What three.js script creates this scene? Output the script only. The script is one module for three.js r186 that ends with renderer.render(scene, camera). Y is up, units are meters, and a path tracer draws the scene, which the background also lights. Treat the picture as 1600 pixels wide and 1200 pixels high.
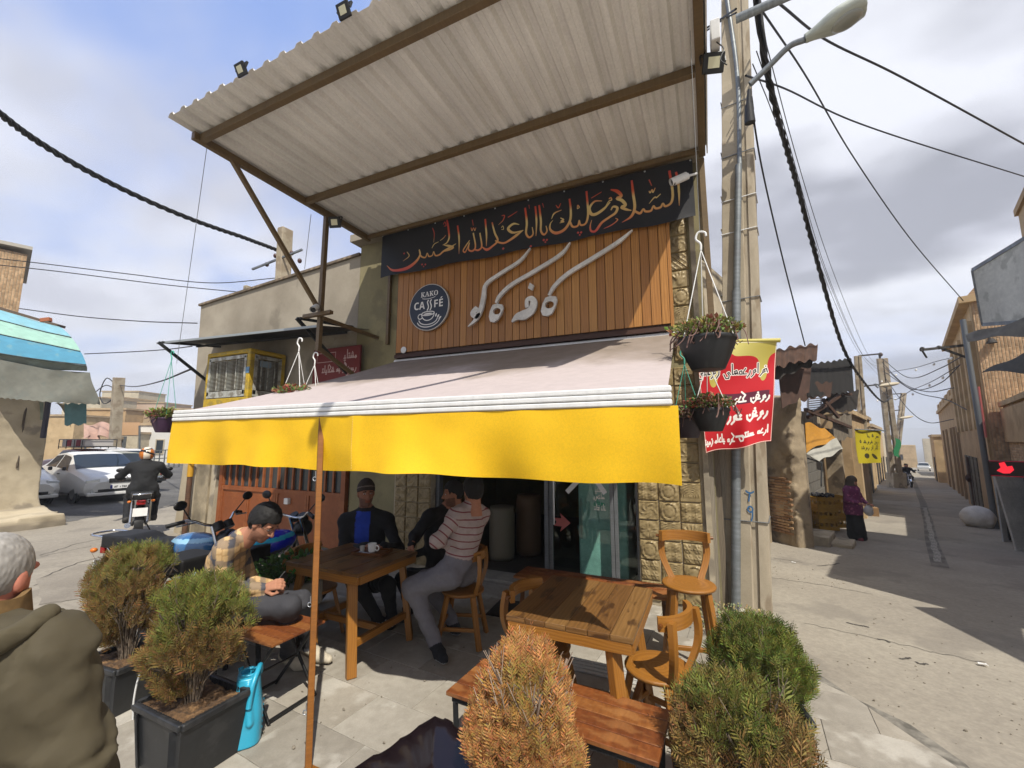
import * as THREE from 'three';
import { RoundedBoxGeometry } from 'three/addons/geometries/RoundedBoxGeometry.js';
import { mergeGeometries, toCreasedNormals } from 'three/addons/utils/BufferGeometryUtils.js';

// ---------------------------------------------------------------- camera, sky, sun, exposure
const FPX = 660, PITCH = 7.6 * Math.PI / 180, YAW = 24.9 * Math.PI / 180, EYE = 1.8;   // photo pixels 1600 x 1200
const scene = new THREE.Scene();
const camera = new THREE.PerspectiveCamera(2 * Math.atan(600 / FPX) * 180 / Math.PI, 4 / 3, 0.05, 3000);
camera.position.set(0, EYE, 0);
camera.rotation.order = 'YXZ';
camera.rotation.set(PITCH, YAW, 0);
const SUN = new THREE.Vector3(0.50, 1, 0.53).normalize();
const sun = new THREE.DirectionalLight(new THREE.Color(1.0, 0.945, 0.84), 5.0);
sun.target.position.set(-2, 0, -8); sun.position.copy(sun.target.position).addScaledVector(SUN, 60);
sun.castShadow = true; sun.shadow.mapSize.set(4096, 4096);
Object.assign(sun.shadow.camera, { left: -40, right: 40, top: 40, bottom: -40, near: 1, far: 160 });
sun.shadow.radius = 1;
scene.add(sun, sun.target);
const renderer = new THREE.WebGLRenderer({ antialias: true });
renderer.toneMapping = THREE.LinearToneMapping;
renderer.toneMappingExposure = 1.2;
renderer.shadowMap.enabled = true;

function rng(seed) { let a = seed >>> 0; return () => { a = (a + 0x6D2B79F5) | 0; let t = Math.imul(a ^ (a >>> 15), 1 | a); t = (t + Math.imul(t ^ (t >>> 7), 61 | t)) ^ t; return ((t ^ (t >>> 14)) >>> 0) / 4294967296; }; }
const R0 = rng(7);
const clamp = (x, a = 0, b = 1) => Math.min(b, Math.max(a, x)), lerp = (a, b, t) => a + (b - a) * t;
const sst = (a, b, x) => { const t = clamp((x - a) / (b - a)); return t * t * (3 - 2 * t); };
const hash3 = (x, y, z) => { let h = Math.imul(x, 374761393) ^ Math.imul(y, 668265263) ^ Math.imul(z, 2147483647 - 58); h = Math.imul(h ^ (h >>> 13), 1274126177); return ((h ^ (h >>> 16)) >>> 0) / 4294967296; };
function vnoise(x, y, z) {
const ix = Math.floor(x), iy = Math.floor(y), iz = Math.floor(z); let fx = x - ix, fy = y - iy, fz = z - iz;
fx = fx * fx * (3 - 2 * fx); fy = fy * fy * (3 - 2 * fy); fz = fz * fz * (3 - 2 * fz);
const c = (a, b, d) => hash3(ix + a, iy + b, iz + d);
return lerp(lerp(lerp(c(0, 0, 0), c(1, 0, 0), fx), lerp(c(0, 1, 0), c(1, 1, 0), fx), fy), lerp(lerp(c(0, 0, 1), c(1, 0, 1), fx), lerp(c(0, 1, 1), c(1, 1, 1), fx), fy), fz);
}
const fbm3 = (x, y, z, n = 4) => { let s = 0, a = 0.5, t = 0; for (let i = 0; i < n; i++) { s += a * vnoise(x, y, z); t += a; x = x * 2.03 + 17.1; y = y * 2.03 + 5.3; z = z * 2.03 + 9.7; a *= 0.5; } return s / t; };

{ // sky: blue with layered broken cloud, greyer and denser towards the alley side
const W = 1280, Hh = 640, d = new Float32Array(W * Hh * 4);
for (let j = 0; j < Hh; j++) {
const el = ((j + 0.5) / Hh - 0.5) * Math.PI, y = Math.sin(el), ce = Math.cos(el);
for (let i = 0; i < W; i++) {
if (y < 0) { d.set([0.3, 0.28, 0.26, 1], (j * W + i) * 4); continue; }
const az = ((i + 0.5) / W - 0.5) * 2 * Math.PI, x = Math.cos(az) * ce, z = Math.sin(az) * ce, k = (j * W + i) * 4;
const yy = Math.max(y, 0), h = 1 / (yy + 0.16);
const cx = x * h, cz = z * h;
const side = sst(-0.5, 0.6, x * 0.91 - z * 0.1);       // more cloud towards +x
const wp = fbm3(cx * 0.5 + 3, cz * 0.5, 4.2, 3) * 1.5;
const n = fbm3(cx * 0.62 + wp, cz * 0.95 - wp * 0.6, 1.3, 6), n2 = fbm3(cx * 1.7 + 8, cz * 2.5 + 3, 6.1, 5), n3 = fbm3(cx * 5, cz * 7, 3.1, 4);
const cov = sst(0.40 - 0.2 * side, 0.63 - 0.14 * side, n * 0.66 + n2 * 0.26 + n3 * 0.08);
const thick = sst(0.40, 0.66, fbm3(cx * 0.8 + 1, cz * 1.3 + 7, 2.7, 5) * 0.7 + n2 * 0.3);
const hz = Math.pow(1 - yy, 4);
const sky = [lerp(0.25, 0.58, hz), lerp(0.375, 0.68, hz), lerp(0.74, 0.87, hz)];
const cb = lerp(0.86, lerp(0.6, 0.36, side), clamp(thick * 0.85 + (n3 - 0.5) * 1.1 + (n2 - 0.5) * 0.9));
const cl = [cb * 0.985, cb * 1.0, cb * lerp(1.06, 1.12, thick)];
for (let c = 0; c < 3; c++) d[k + c] = y < 0 ? [0.3, 0.28, 0.26][c] : lerp(sky[c], cl[c], cov * 0.95);
d[k + 3] = 1;
}
}
const t = new THREE.DataTexture(d, W, Hh, THREE.RGBAFormat, THREE.FloatType);
t.mapping = THREE.EquirectangularReflectionMapping; t.magFilter = t.minFilter = THREE.LinearFilter; t.wrapS = THREE.RepeatWrapping; t.needsUpdate = true;
scene.background = t; scene.environment = t;
}
scene.fog = new THREE.FogExp2(new THREE.Color(0.72, 0.77, 0.86), 0.0016);

// ---------------------------------------------------------------- photo pixel -> place (a pixel gives only a direction)
const V = (x, y, z) => new THREE.Vector3(x, y, z);
const A3 = (p) => (Array.isArray(p) ? V(...p) : p);
const fwdH = V(-Math.sin(YAW), 0, -Math.cos(YAW)), rightV = V(Math.cos(YAW), 0, -Math.sin(YAW)), upW = V(0, 1, 0);
const fwdV = fwdH.clone().multiplyScalar(Math.cos(PITCH)).addScaledVector(upW, Math.sin(PITCH));
const upV = upW.clone().multiplyScalar(Math.cos(PITCH)).addScaledVector(fwdH, -Math.sin(PITCH));
const eyeP = V(0, EYE, 0);
const ray = (u, v) => fwdV.clone().multiplyScalar(FPX).addScaledVector(rightV, u - 800).addScaledVector(upV, -(v - 600));
const along = (u, v, t) => eyeP.clone().addScaledVector(ray(u, v), t);
const pz = (u, v, z) => along(u, v, z / ray(u, v).z);                    // on a plane z = const (the facade)
const pxx = (u, v, x) => along(u, v, x / ray(u, v).x);
const py = (u, v, y = 0) => along(u, v, (y - EYE) / ray(u, v).y);        // on a level plane
const hp = (u, v, D) => along(u, v, D / ray(u, v).dot(fwdH));                // at a known level distance ahead
const dp = (u, v, depth) => along(u, v, depth / FPX);                    // at a known distance
// the alley falls away beyond the cafe: direction and slope
const AD = V(Math.sin(18.2 * Math.PI / 180), 0, -Math.cos(18.2 * Math.PI / 180)), AR = V(-AD.z, 0, AD.x);
function terrain(x, z) {
const s = x * AD.x + z * AD.z, k = sst(-4, 0, x);
return -k * (0.065 * clamp(s - 4, 0, 11.5) + 0.03 * Math.max(0, s - 15.5)) - 0.02;
}
function og(u, v) { const r = ray(u, v); let t = (0 - EYE) / r.y; if (!(t > 0)) t = 0.2; for (let i = 0; i < 60; i++) { const p = along(u, v, t), h = terrain(p.x, p.z); const t2 = (h - EYE) / r.y; t = lerp(t, t2 > 0 ? t2 : t, 0.6); } return along(u, v, t); }

// ---------------------------------------------------------------- textures and materials
const texCount = { n: 0 };
function pnoise(x, y, px, py2, seed) { // periodic value noise
const ix = Math.floor(x), iy = Math.floor(y); let fx = x - ix, fy = y - iy; fx = fx * fx * (3 - 2 * fx); fy = fy * fy * (3 - 2 * fy);
const m = (a, p) => ((a % p) + p) % p, c = (a, b) => hash3(m(ix + a, px), m(iy + b, py2), seed);
return lerp(lerp(c(0, 0), c(1, 0), fx), lerp(c(0, 1), c(1, 1), fx), fy);
}
const pf = (u, v, fx, fy, n, seed) => { let s = 0, a = 0.5, t = 0; for (let i = 0; i < n; i++) { s += a * pnoise(u * fx, v * fy, fx, fy, seed + i * 31); t += a; a *= 0.55; fx *= 2; fy *= 2; } return s / t; };
function tex(size, fn, srgb) {
const d = new Uint8Array(size * size * 4);
for (let j = 0; j < size; j++) for (let i = 0; i < size; i++) { const c = fn(i / size, j / size), k = (j * size + i) * 4; for (let q = 0; q < 3; q++) d[k + q] = clamp(Math.round((Array.isArray(c) ? c[q] : c) * 255), 0, 255); d[k + 3] = 255; }
const t = new THREE.DataTexture(d, size, size); t.wrapS = t.wrapT = THREE.RepeatWrapping; t.magFilter = THREE.LinearFilter; t.minFilter = THREE.LinearMipmapLinearFilter; t.generateMipmaps = true;
if (srgb) t.colorSpace = THREE.SRGBColorSpace; t.needsUpdate = true; texCount.n++; return t;
}
// grey patterns, 0..1, shared by bump and by colour
const PAT = {
plaster: (u, v) => pf(u, v, 4, 4, 6, 1), rough: (u, v) => pf(u, v, 12, 12, 5, 5), blotch: (u, v) => 0.6 * pf(u, v, 3, 3, 5, 9) + 0.4 * pf(u, v, 24, 24, 3, 15),
asphalt: (u, v) => 0.55 * pf(u, v, 4, 4, 4, 21) + 0.45 * pf(u, v, 90, 90, 2, 25),
wood: (u, v) => { const w = pf(u, v, 2, 4, 3, 33) * 2.2; const g = Math.sin((v * 12 + w) * 6.283) * 0.5 + 0.5; return clamp(0.35 * g + 0.4 * pf(u, v, 3, 60, 3, 35) + 0.25 * pf(u, v, 4, 4, 3, 41)); },
fabric: (u, v) => 0.5 * pf(u, v, 5, 5, 5, 51) + 0.25 * (Math.sin(u * 6.283 * 128) * 0.5 + 0.5) + 0.25 * (Math.sin(v * 6.283 * 128) * 0.5 + 0.5),
streak: (u, v) => 0.6 * pf(u, v, 40, 3, 4, 61) + 0.4 * pf(u, v, 6, 6, 4, 65),
scratch: (u, v) => 0.5 * pf(u, v, 6, 6, 5, 71) + 0.5 * pf(u, v, 80, 8, 3, 75),
};
const patTex = {};
const bumpTex = (k) => (patTex[k] ??= tex(256, PAT[k], false));
const srgbOf = (c) => { const k = new THREE.Color(c); k.convertLinearToSRGB(); return [k.r, k.g, k.b]; };
// a material: hex colour(s), pattern that mixes them, metres per repeat, roughness, bump depth in metres
const matCache = {}, greyTex = {}, repeated = {};
function mat(c, o = {}) { return (matCache[c + JSON.stringify(o)] ??= newMat(c, o)); }
function newMat(c, o) {
const P = { roughness: o.rough ?? 0.8, metalness: o.metal ?? 0, side: THREE.DoubleSide };
if (o.pat) {
const f = PAT[o.pat], con = o.con ?? (o.pat === 'wood' ? 1.05 : 1.8), rx = 1 / (o.m ?? 1), ry = 1 / (o.m2 ?? o.m ?? 1), speck = (u, v) => 1 + 0.06 * (hash3(Math.floor(u * 256), Math.floor(v * 256), 3) - 0.5); let t;
if (o.c2 === undefined && o.c3 === undefined) { const am = Math.max(0.1, Math.round((o.amp ?? 0.25) * 5) / 5); t = (greyTex[o.pat + am] ??= tex(256, (u, v) => (1 - am * (1 - clamp((f(u, v) - 0.5) * con + 0.5))) * speck(u, v) * 0.97, true)).clone(); P.color = new THREE.Color(c).multiplyScalar(1.06); }
else {
const a = srgbOf(c), b = o.c2 !== undefined ? srgbOf(o.c2) : a.map((x) => x * (1 - (o.amp ?? 0.25))), e = o.c3 !== undefined ? srgbOf(o.c3) : null;
t = tex(o.size ?? 256, (u, v) => { const k = clamp((f(u, v) - 0.5) * con + 0.5); let r = a.map((x, q) => lerp(b[q], x, k)); if (e) { const w = sst(0.56, 0.72, pf(u, v, 5, 5, 5, 91)); r = r.map((x, q) => lerp(x, e[q], w * (o.a3 ?? 0.8))); } const g = speck(u, v); return r.map((x) => x * g); }, true);
}
t.repeat.set(rx, ry); t.needsUpdate = true; P.map = t;
if (o.bump) { const bt = bumpTex(o.pat).clone(); bt.repeat.set(rx, ry); bt.needsUpdate = true; P.bumpMap = bt; P.bumpScale = o.bump; }
} else P.color = new THREE.Color(c);
if (o.phys) return new THREE.MeshPhysicalMaterial({ ...P, ...o.phys });
return new THREE.MeshStandardMaterial(P);
}

// ---------------------------------------------------------------- geometry helpers (non-indexed, uv in metres)
const IDM = new THREE.Matrix4();
function fin(g) { if (g.index) g = g.toNonIndexed(); for (const k of Object.keys(g.attributes)) if (!['position', 'normal', 'uv', 'color'].includes(k)) g.deleteAttribute(k); return g; }
function uvBox(g) { // box projection in the geometry's own axes, longest axis along u
g.computeBoundingBox(); const s = g.boundingBox.getSize(V(0, 0, 0)), dims = [s.x, s.y, s.z], L = dims.indexOf(Math.max(...dims));
const p = g.attributes.position, n = g.attributes.normal, uv = new Float32Array(p.count * 2);
const o1 = [p.getX(0) * 7.3 % 1, p.getY(0) * 3.1 % 1];
for (let i = 0; i < p.count; i++) {
const N = [Math.abs(n.getX(i)), Math.abs(n.getY(i)), Math.abs(n.getZ(i))], ax = N.indexOf(Math.max(...N)), P = [p.getX(i), p.getY(i), p.getZ(i)];
let a = [0, 1, 2].filter((k) => k !== ax); if (a[1] === L) a = [a[1], a[0]];
uv[2 * i] = P[a[0]]; uv[2 * i + 1] = P[a[1]];
}
g.setAttribute('uv', new THREE.BufferAttribute(uv, 2)); return g;
}
const _m = new THREE.Matrix4(), _q = new THREE.Quaternion(), _e = new THREE.Euler();
function place(g, p = [0, 0, 0], r = [0, 0, 0], s = [1, 1, 1]) { return g.applyMatrix4(new THREE.Matrix4().compose(A3(p), new THREE.Quaternion().setFromEuler(new THREE.Euler(...r)), A3(s))); }
function box(w, h, d, p, r, bev = 0) { const g = bev ? new RoundedBoxGeometry(w, h, d, 1, Math.min(bev, w / 2.1, h / 2.1, d / 2.1)) : new THREE.BoxGeometry(w, h, d); return place(uvBox(fin(g)), p, r); }
function basis(a, b, up = V(0, 1, 0)) { const z = b.clone().sub(a).normalize(); let x = up.clone().cross(z); if (x.lengthSq() < 1e-6) x = V(1, 0, 0).cross(z); x.normalize(); const y = z.clone().cross(x); return new THREE.Matrix4().makeBasis(x, y, z); }
function bar(a, b, w, h, bev = 0, up) { a = A3(a); b = A3(b); const L = a.distanceTo(b); const g = box(w, h, L, [0, 0, 0], [0, 0, 0], bev); return g.applyMatrix4(basis(a, b, up)).translate(...a.clone().lerp(b, 0.5).toArray()); }
function cyl(a, b, r0, r1 = r0, seg = 10, caps = true) { a = A3(a); b = A3(b); const L = a.distanceTo(b); const g = fin(new THREE.CylinderGeometry(r1, r0, L, seg, 1, !caps)); const uv = g.attributes.uv; for (let i = 0; i < uv.count; i++) { const u = uv.getX(i); uv.setXY(i, uv.getY(i) * L, u * 6.28 * r0); } g.rotateX(Math.PI / 2); return g.applyMatrix4(basis(a, b)).translate(...a.clone().lerp(b, 0.5).toArray()); }
function tube(pts, r, n = 24, rad = 6, closed = false) { const c = new THREE.CatmullRomCurve3(pts.map(A3), closed, 'centripetal'); const L = c.getLength(); const g = fin(new THREE.TubeGeometry(c, n, r, rad, closed)); const uv = g.attributes.uv; for (let i = 0; i < uv.count; i++) uv.setXY(i, uv.getX(i) * L, uv.getY(i) * 6.28 * r); return g; }
function lathe(pts, seg = 24, p, r) { const g = fin(new THREE.LatheGeometry(pts.map((q) => new THREE.Vector2(q[0], q[1])), seg)); const uv = g.attributes.uv; for (let i = 0; i < uv.count; i++) uv.setXY(i, uv.getX(i) * 0.8, uv.getY(i) * 0.5); return place(g, p, r); }
function ball(r, p, s = [1, 1, 1], seg = 14, rot) { return place(fin(new THREE.SphereGeometry(r, seg, Math.max(6, seg - 4))), p, rot, s); }
function torus(R, r, p, rot, seg = 28, rad = 8, arc = 6.2832) { return place(fin(new THREE.TorusGeometry(R, r, rad, seg, arc)), p, rot); }
function ext(pts, depth, p, r, bev = 0, holes = []) { const s = new THREE.Shape(pts.map((q) => new THREE.Vector2(q[0], q[1]))); for (const h of holes) s.holes.push(new THREE.Path(h.map((q) => new THREE.Vector2(q[0], q[1])))); const g = fin(new THREE.ExtrudeGeometry(s, { depth, bevelEnabled: bev > 0, bevelSize: bev, bevelThickness: bev, bevelSegments: 1, curveSegments: 8 })); return place(uvBox(g), p, r); }
// a sheet with thickness: fn(u, v) -> [x, y, z]
function sheet(fn, nu, nv, th = 0.003, uvFn) {
const P = [], N = []; for (let j = 0; j <= nv; j++) for (let i = 0; i <= nu; i++) P.push(A3(fn(i / nu, j / nv)));
const at = (i, j) => P[clamp(j, 0, nv) * (nu + 1) + clamp(i, 0, nu)];
for (let j = 0; j <= nv; j++) for (let i = 0; i <= nu; i++) N.push(at(i + 1, j).clone().sub(at(i - 1, j)).cross(at(i, j + 1).clone().sub(at(i, j - 1))).normalize());
const pos = [], nor = [], uv = [], W = []; let acc = 0;
const id = (i, j) => j * (nu + 1) + i, tri = (idx, s) => { for (const k of idx) { const n = N[k].clone().multiplyScalar(s), q = P[k].clone().addScaledVector(N[k], s * th / 2); pos.push(q.x, q.y, q.z); nor.push(n.x, n.y, n.z); const i = k % (nu + 1), j = (k / (nu + 1)) | 0; const w = uvFn ? uvFn(i / nu, j / nv) : [i / nu * Lu, j / nv * Lv]; uv.push(w[0], w[1]); } };
let Lu = 0, Lv = 0; for (let i = 0; i < nu; i++) Lu += at(i, 0).distanceTo(at(i + 1, 0)); for (let j = 0; j < nv; j++) Lv += at(0, j).distanceTo(at(0, j + 1));
for (let j = 0; j < nv; j++) for (let i = 0; i < nu; i++) { const a = id(i, j), b = id(i + 1, j), c = id(i + 1, j + 1), d = id(i, j + 1); tri([a, b, c], 1); tri([a, c, d], 1); tri([a, c, b], -1); tri([a, d, c], -1); }
const edge = (a, b) => { const q = (k, s) => P[k].clone().addScaledVector(N[k], s * th / 2), A = q(a, 1), B = q(b, 1), C = q(b, -1), D = q(a, -1), n = B.clone().sub(A).cross(D.clone().sub(A)).normalize(); for (const w of [A, C, B, A, D, C]) { pos.push(w.x, w.y, w.z); nor.push(-n.x, -n.y, -n.z); uv.push(0, 0); } };
for (let i = 0; i < nu; i++) { edge(id(i, 0), id(i + 1, 0)); edge(id(i + 1, nv), id(i, nv)); } for (let j = 0; j < nv; j++) { edge(id(0, j + 1), id(0, j)); edge(id(nu, j), id(nu, j + 1)); }
const g = new THREE.BufferGeometry(); g.setAttribute('position', new THREE.Float32BufferAttribute(pos, 3)); g.setAttribute('normal', new THREE.Float32BufferAttribute(nor, 3)); g.setAttribute('uv', new THREE.Float32BufferAttribute(uv, 2)); return g;
}
function merge(gs) { gs = gs.flat(9).filter(Boolean); const col = gs.some((g) => g.attributes.color); for (const g of gs) { if (!g.attributes.uv) g.setAttribute('uv', new THREE.BufferAttribute(new Float32Array(g.attributes.position.count * 2), 2)); if (!col) g.deleteAttribute('color'); } return gs.length === 1 ? gs[0] : mergeGeometries(gs); }

// ---------------------------------------------------------------- things, parts, structure
const used = {};
const numbered = (n) => { used[n] = (used[n] ?? -1) + 1; return used[n] ? n + '_' + String(used[n]).padStart(3, '0') : n; };
function sh(m) { m.castShadow = m.receiveShadow = true; return m; }
function thing(name, label, category, pos = [0, 0, 0], turn = 0, group) { const o = new THREE.Group(); o.name = numbered(name); o.position.copy(A3(pos)); o.rotation.y = turn; o.userData = { label, category }; if (group) o.userData.group = group; scene.add(o); return o; }
function part(parent, name, gs, m, label) { const o = sh(new THREE.Mesh(merge([gs]), m)); o.name = name; if (label) o.userData.label = label; parent.add(o); return o; }
function solo(name, label, category, gs, m, group) { const o = sh(new THREE.Mesh(merge([gs]), m)); o.name = numbered(name); o.userData = { label, category }; if (group) o.userData.group = group; scene.add(o); return o; }
function struct(name, gs, m) { const o = sh(new THREE.Mesh(merge([gs]), m)); o.name = numbered(name); o.userData = { kind: 'structure' }; scene.add(o); return o; }
function copyOf(o, pos, turn, label, group) { const c = o.clone(); c.name = numbered(o.name.replace(/_\d{3}$/, '')); c.userData = { ...o.userData }; c.position.copy(A3(pos)); c.rotation.set(0, turn, 0); if (label) c.userData.label = label; if (group) c.userData.group = group; scene.add(c); return c; }
function canvasTex(w, h, draw) { const c = document.createElement('canvas'); c.width = w; c.height = h; draw(c.getContext('2d'), w, h); const t = new THREE.CanvasTexture(c); t.colorSpace = THREE.SRGBColorSpace; t.anisotropy = 8; return t; }

// ================================================================ GROUND
const FZ = -5.13;                                        // facade plane
const mRoad = mat('#989184', { pat: 'asphalt', c2: '#827b70', m: 3.1, rough: 0.92, bump: 0.006, c3: '#767067', a3: 0.55, size: 512 });
const mAsph = mat('#6d6b68', { pat: 'asphalt', amp: 0.3, m: 2.3, rough: 0.93, bump: 0.006 });
{
const ax = [], az = []; const sp = (t) => Math.sign(t) * (Math.abs(t) * 14 + Math.pow(Math.abs(t), 3) * 190);
const n = 120; for (let i = 0; i <= n; i++) { ax.push(sp(i / n * 2 - 1)); az.push(sp(i / n * 2 - 1) - 8); }
const pos = [], nor = [], uv = [];
const nrm = (x, z) => V(terrain(x - 0.2, z) - terrain(x + 0.2, z), 0.4, terrain(x, z - 0.2) - terrain(x, z + 0.2)).normalize();
for (let j = 0; j < n; j++) for (let i = 0; i < n; i++) for (const [a, b] of [[0, 0], [0, 1], [1, 1], [0, 0], [1, 1], [1, 0]]) {
const x = ax[i + a], z = az[j + b], q = nrm(x, z); pos.push(x, terrain(x, z), z); nor.push(q.x, q.y, q.z); uv.push(x, z);
}
const g = new THREE.BufferGeometry(); g.setAttribute('position', new THREE.Float32BufferAttribute(pos, 3)); g.setAttribute('normal', new THREE.Float32BufferAttribute(nor, 3)); g.setAttribute('uv', new THREE.Float32BufferAttribute(uv, 2));
struct('ground', g, mRoad);
}
// a flat patch that follows the terrain, from an outline
function patch(pts, dy, step = 0.6) {
const s = new THREE.Shape(pts.map((p) => new THREE.Vector2(p[0], -p[1]))); let g = fin(new THREE.ShapeGeometry(s)); g.rotateX(-Math.PI / 2);
const p = g.attributes.position, uv = g.attributes.uv; for (let i = 0; i < p.count; i++) { p.setY(i, terrain(p.getX(i), p.getZ(i)) + dy); uv.setXY(i, p.getX(i), p.getZ(i)); } return g;
}
const wob = (pts, n, a, r) => { const o = []; for (let i = 0; i < pts.length; i++) { const A = pts[i], B = pts[(i + 1) % pts.length]; for (let k = 0; k < n; k++) o.push([lerp(A[0], B[0], k / n) + (r() - 0.5) * a, lerp(A[1], B[1], k / n) + (r() - 0.5) * a]); } return o; };
{ // the older tarmac where the cars stand
const P = [[92, 818], [160, 806], [215, 800], [262, 790]].map(([u, v]) => py(u, v, -0.02)), r = rng(3);
struct('tarmac_road', patch(wob([[P[0].x - 7, P[0].z + 1.2], ...P.map((p) => [p.x, p.z]), [-9.2, -6.6], [-9.0, -40], [-70, -40], [-70, -2]], 9, 0.22, r), 0.006), mAsph);
}
function ribbon(pts, w, dy) { // a thin strip on the ground
const pos = [], nor = [], uv = []; const P = pts.map(A3); let acc = 0;
for (let i = 0; i < P.length - 1; i++) { const a = P[i], b = P[i + 1], d = b.clone().sub(a), n = V(-d.z, 0, d.x).normalize().multiplyScalar(w / 2), L = d.length(); const q = (p, k, u) => { const x = p.x + n.x * k, z = p.z + n.z * k; pos.push(x, terrain(x, z) + dy, z); nor.push(0, 1, 0); uv.push(u, k * w); }; q(a, 1, acc); q(b, 1, acc + L); q(b, -1, acc + L); q(a, 1, acc); q(b, -1, acc + L); q(a, -1, acc); acc += L; }
const g = new THREE.BufferGeometry(); g.setAttribute('position', new THREE.Float32BufferAttribute(pos, 3)); g.setAttribute('normal', new THREE.Float32BufferAttribute(nor, 3)); g.setAttribute('uv', new THREE.Float32BufferAttribute(uv, 2)); return g;
}
{ // cracks and patched seams in the road
const r = rng(11), mk = mat('#4d4944', { rough: 0.95 }); const lines = [];
const crack = (uvs, w) => { const P = uvs.map(([u, v]) => og(u, v)), o = []; for (let i = 0; i < P.length - 1; i++) for (let k = 0; k < 8; k++) { const q = P[i].clone().lerp(P[i + 1], k / 8); q.x += (r() - 0.5) * 0.05; q.z += (r() - 0.5) * 0.05; o.push(q); } lines.push(ribbon(o, w, 0.004)); };
crack([[60, 905], [120, 880], [200, 860], [262, 842]], 0.018); crack([[62, 868], [120, 850], [180, 838]], 0.014); crack([[66, 870], [100, 862], [150, 852]], 0.01); crack([[50, 915], [160, 880]], 0.012);
crack([[1200, 902], [1290, 915], [1380, 932]], 0.012); crack([[1208, 872], [1260, 880]], 0.015); crack([[1280, 885], [1318, 880]], 0.03); crack([[1325, 974], [1368, 982]], 0.03); crack([[1370, 998], [1390, 1004]], 0.02); crack([[1434, 1036], [1455, 1040]], 0.02); crack([[1410, 1030], [1422, 1028]], 0.02); crack([[1260, 975], [1380, 1000], [1460, 1020], [1560, 1040]], 0.008);
const o = struct('road_crack', lines, mk);
}
{ // gutter: sunken channel with a pale cement strip, running down the alley
const pts = []; for (let s = 11.2; s < 60; s += 0.8) { const t = 0.17 + 0.012 * Math.sin(s * 0.7) - 0.01 * Math.max(0, s - 26); const p = AD.clone().multiplyScalar(s).addScaledVector(AR, t); pts.push(p); }
struct('alley_gutter', ribbon(pts, 0.24, 0.005), mat('#8d877d', { pat: 'asphalt', amp: 0.35, m: 1.3, rough: 0.95, bump: 0.01 }));
const q = []; for (let s = 11.8; s < 26; s += 0.5) q.push(AD.clone().multiplyScalar(s).addScaledVector(AR, 0.18 + 0.015 * Math.sin(s * 3)));
struct('gutter_edging', ribbon(q, 0.11, 0.012), mat('#b9b4a8', { pat: 'rough', amp: 0.3, m: 0.6, rough: 0.9 }));
}
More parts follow.
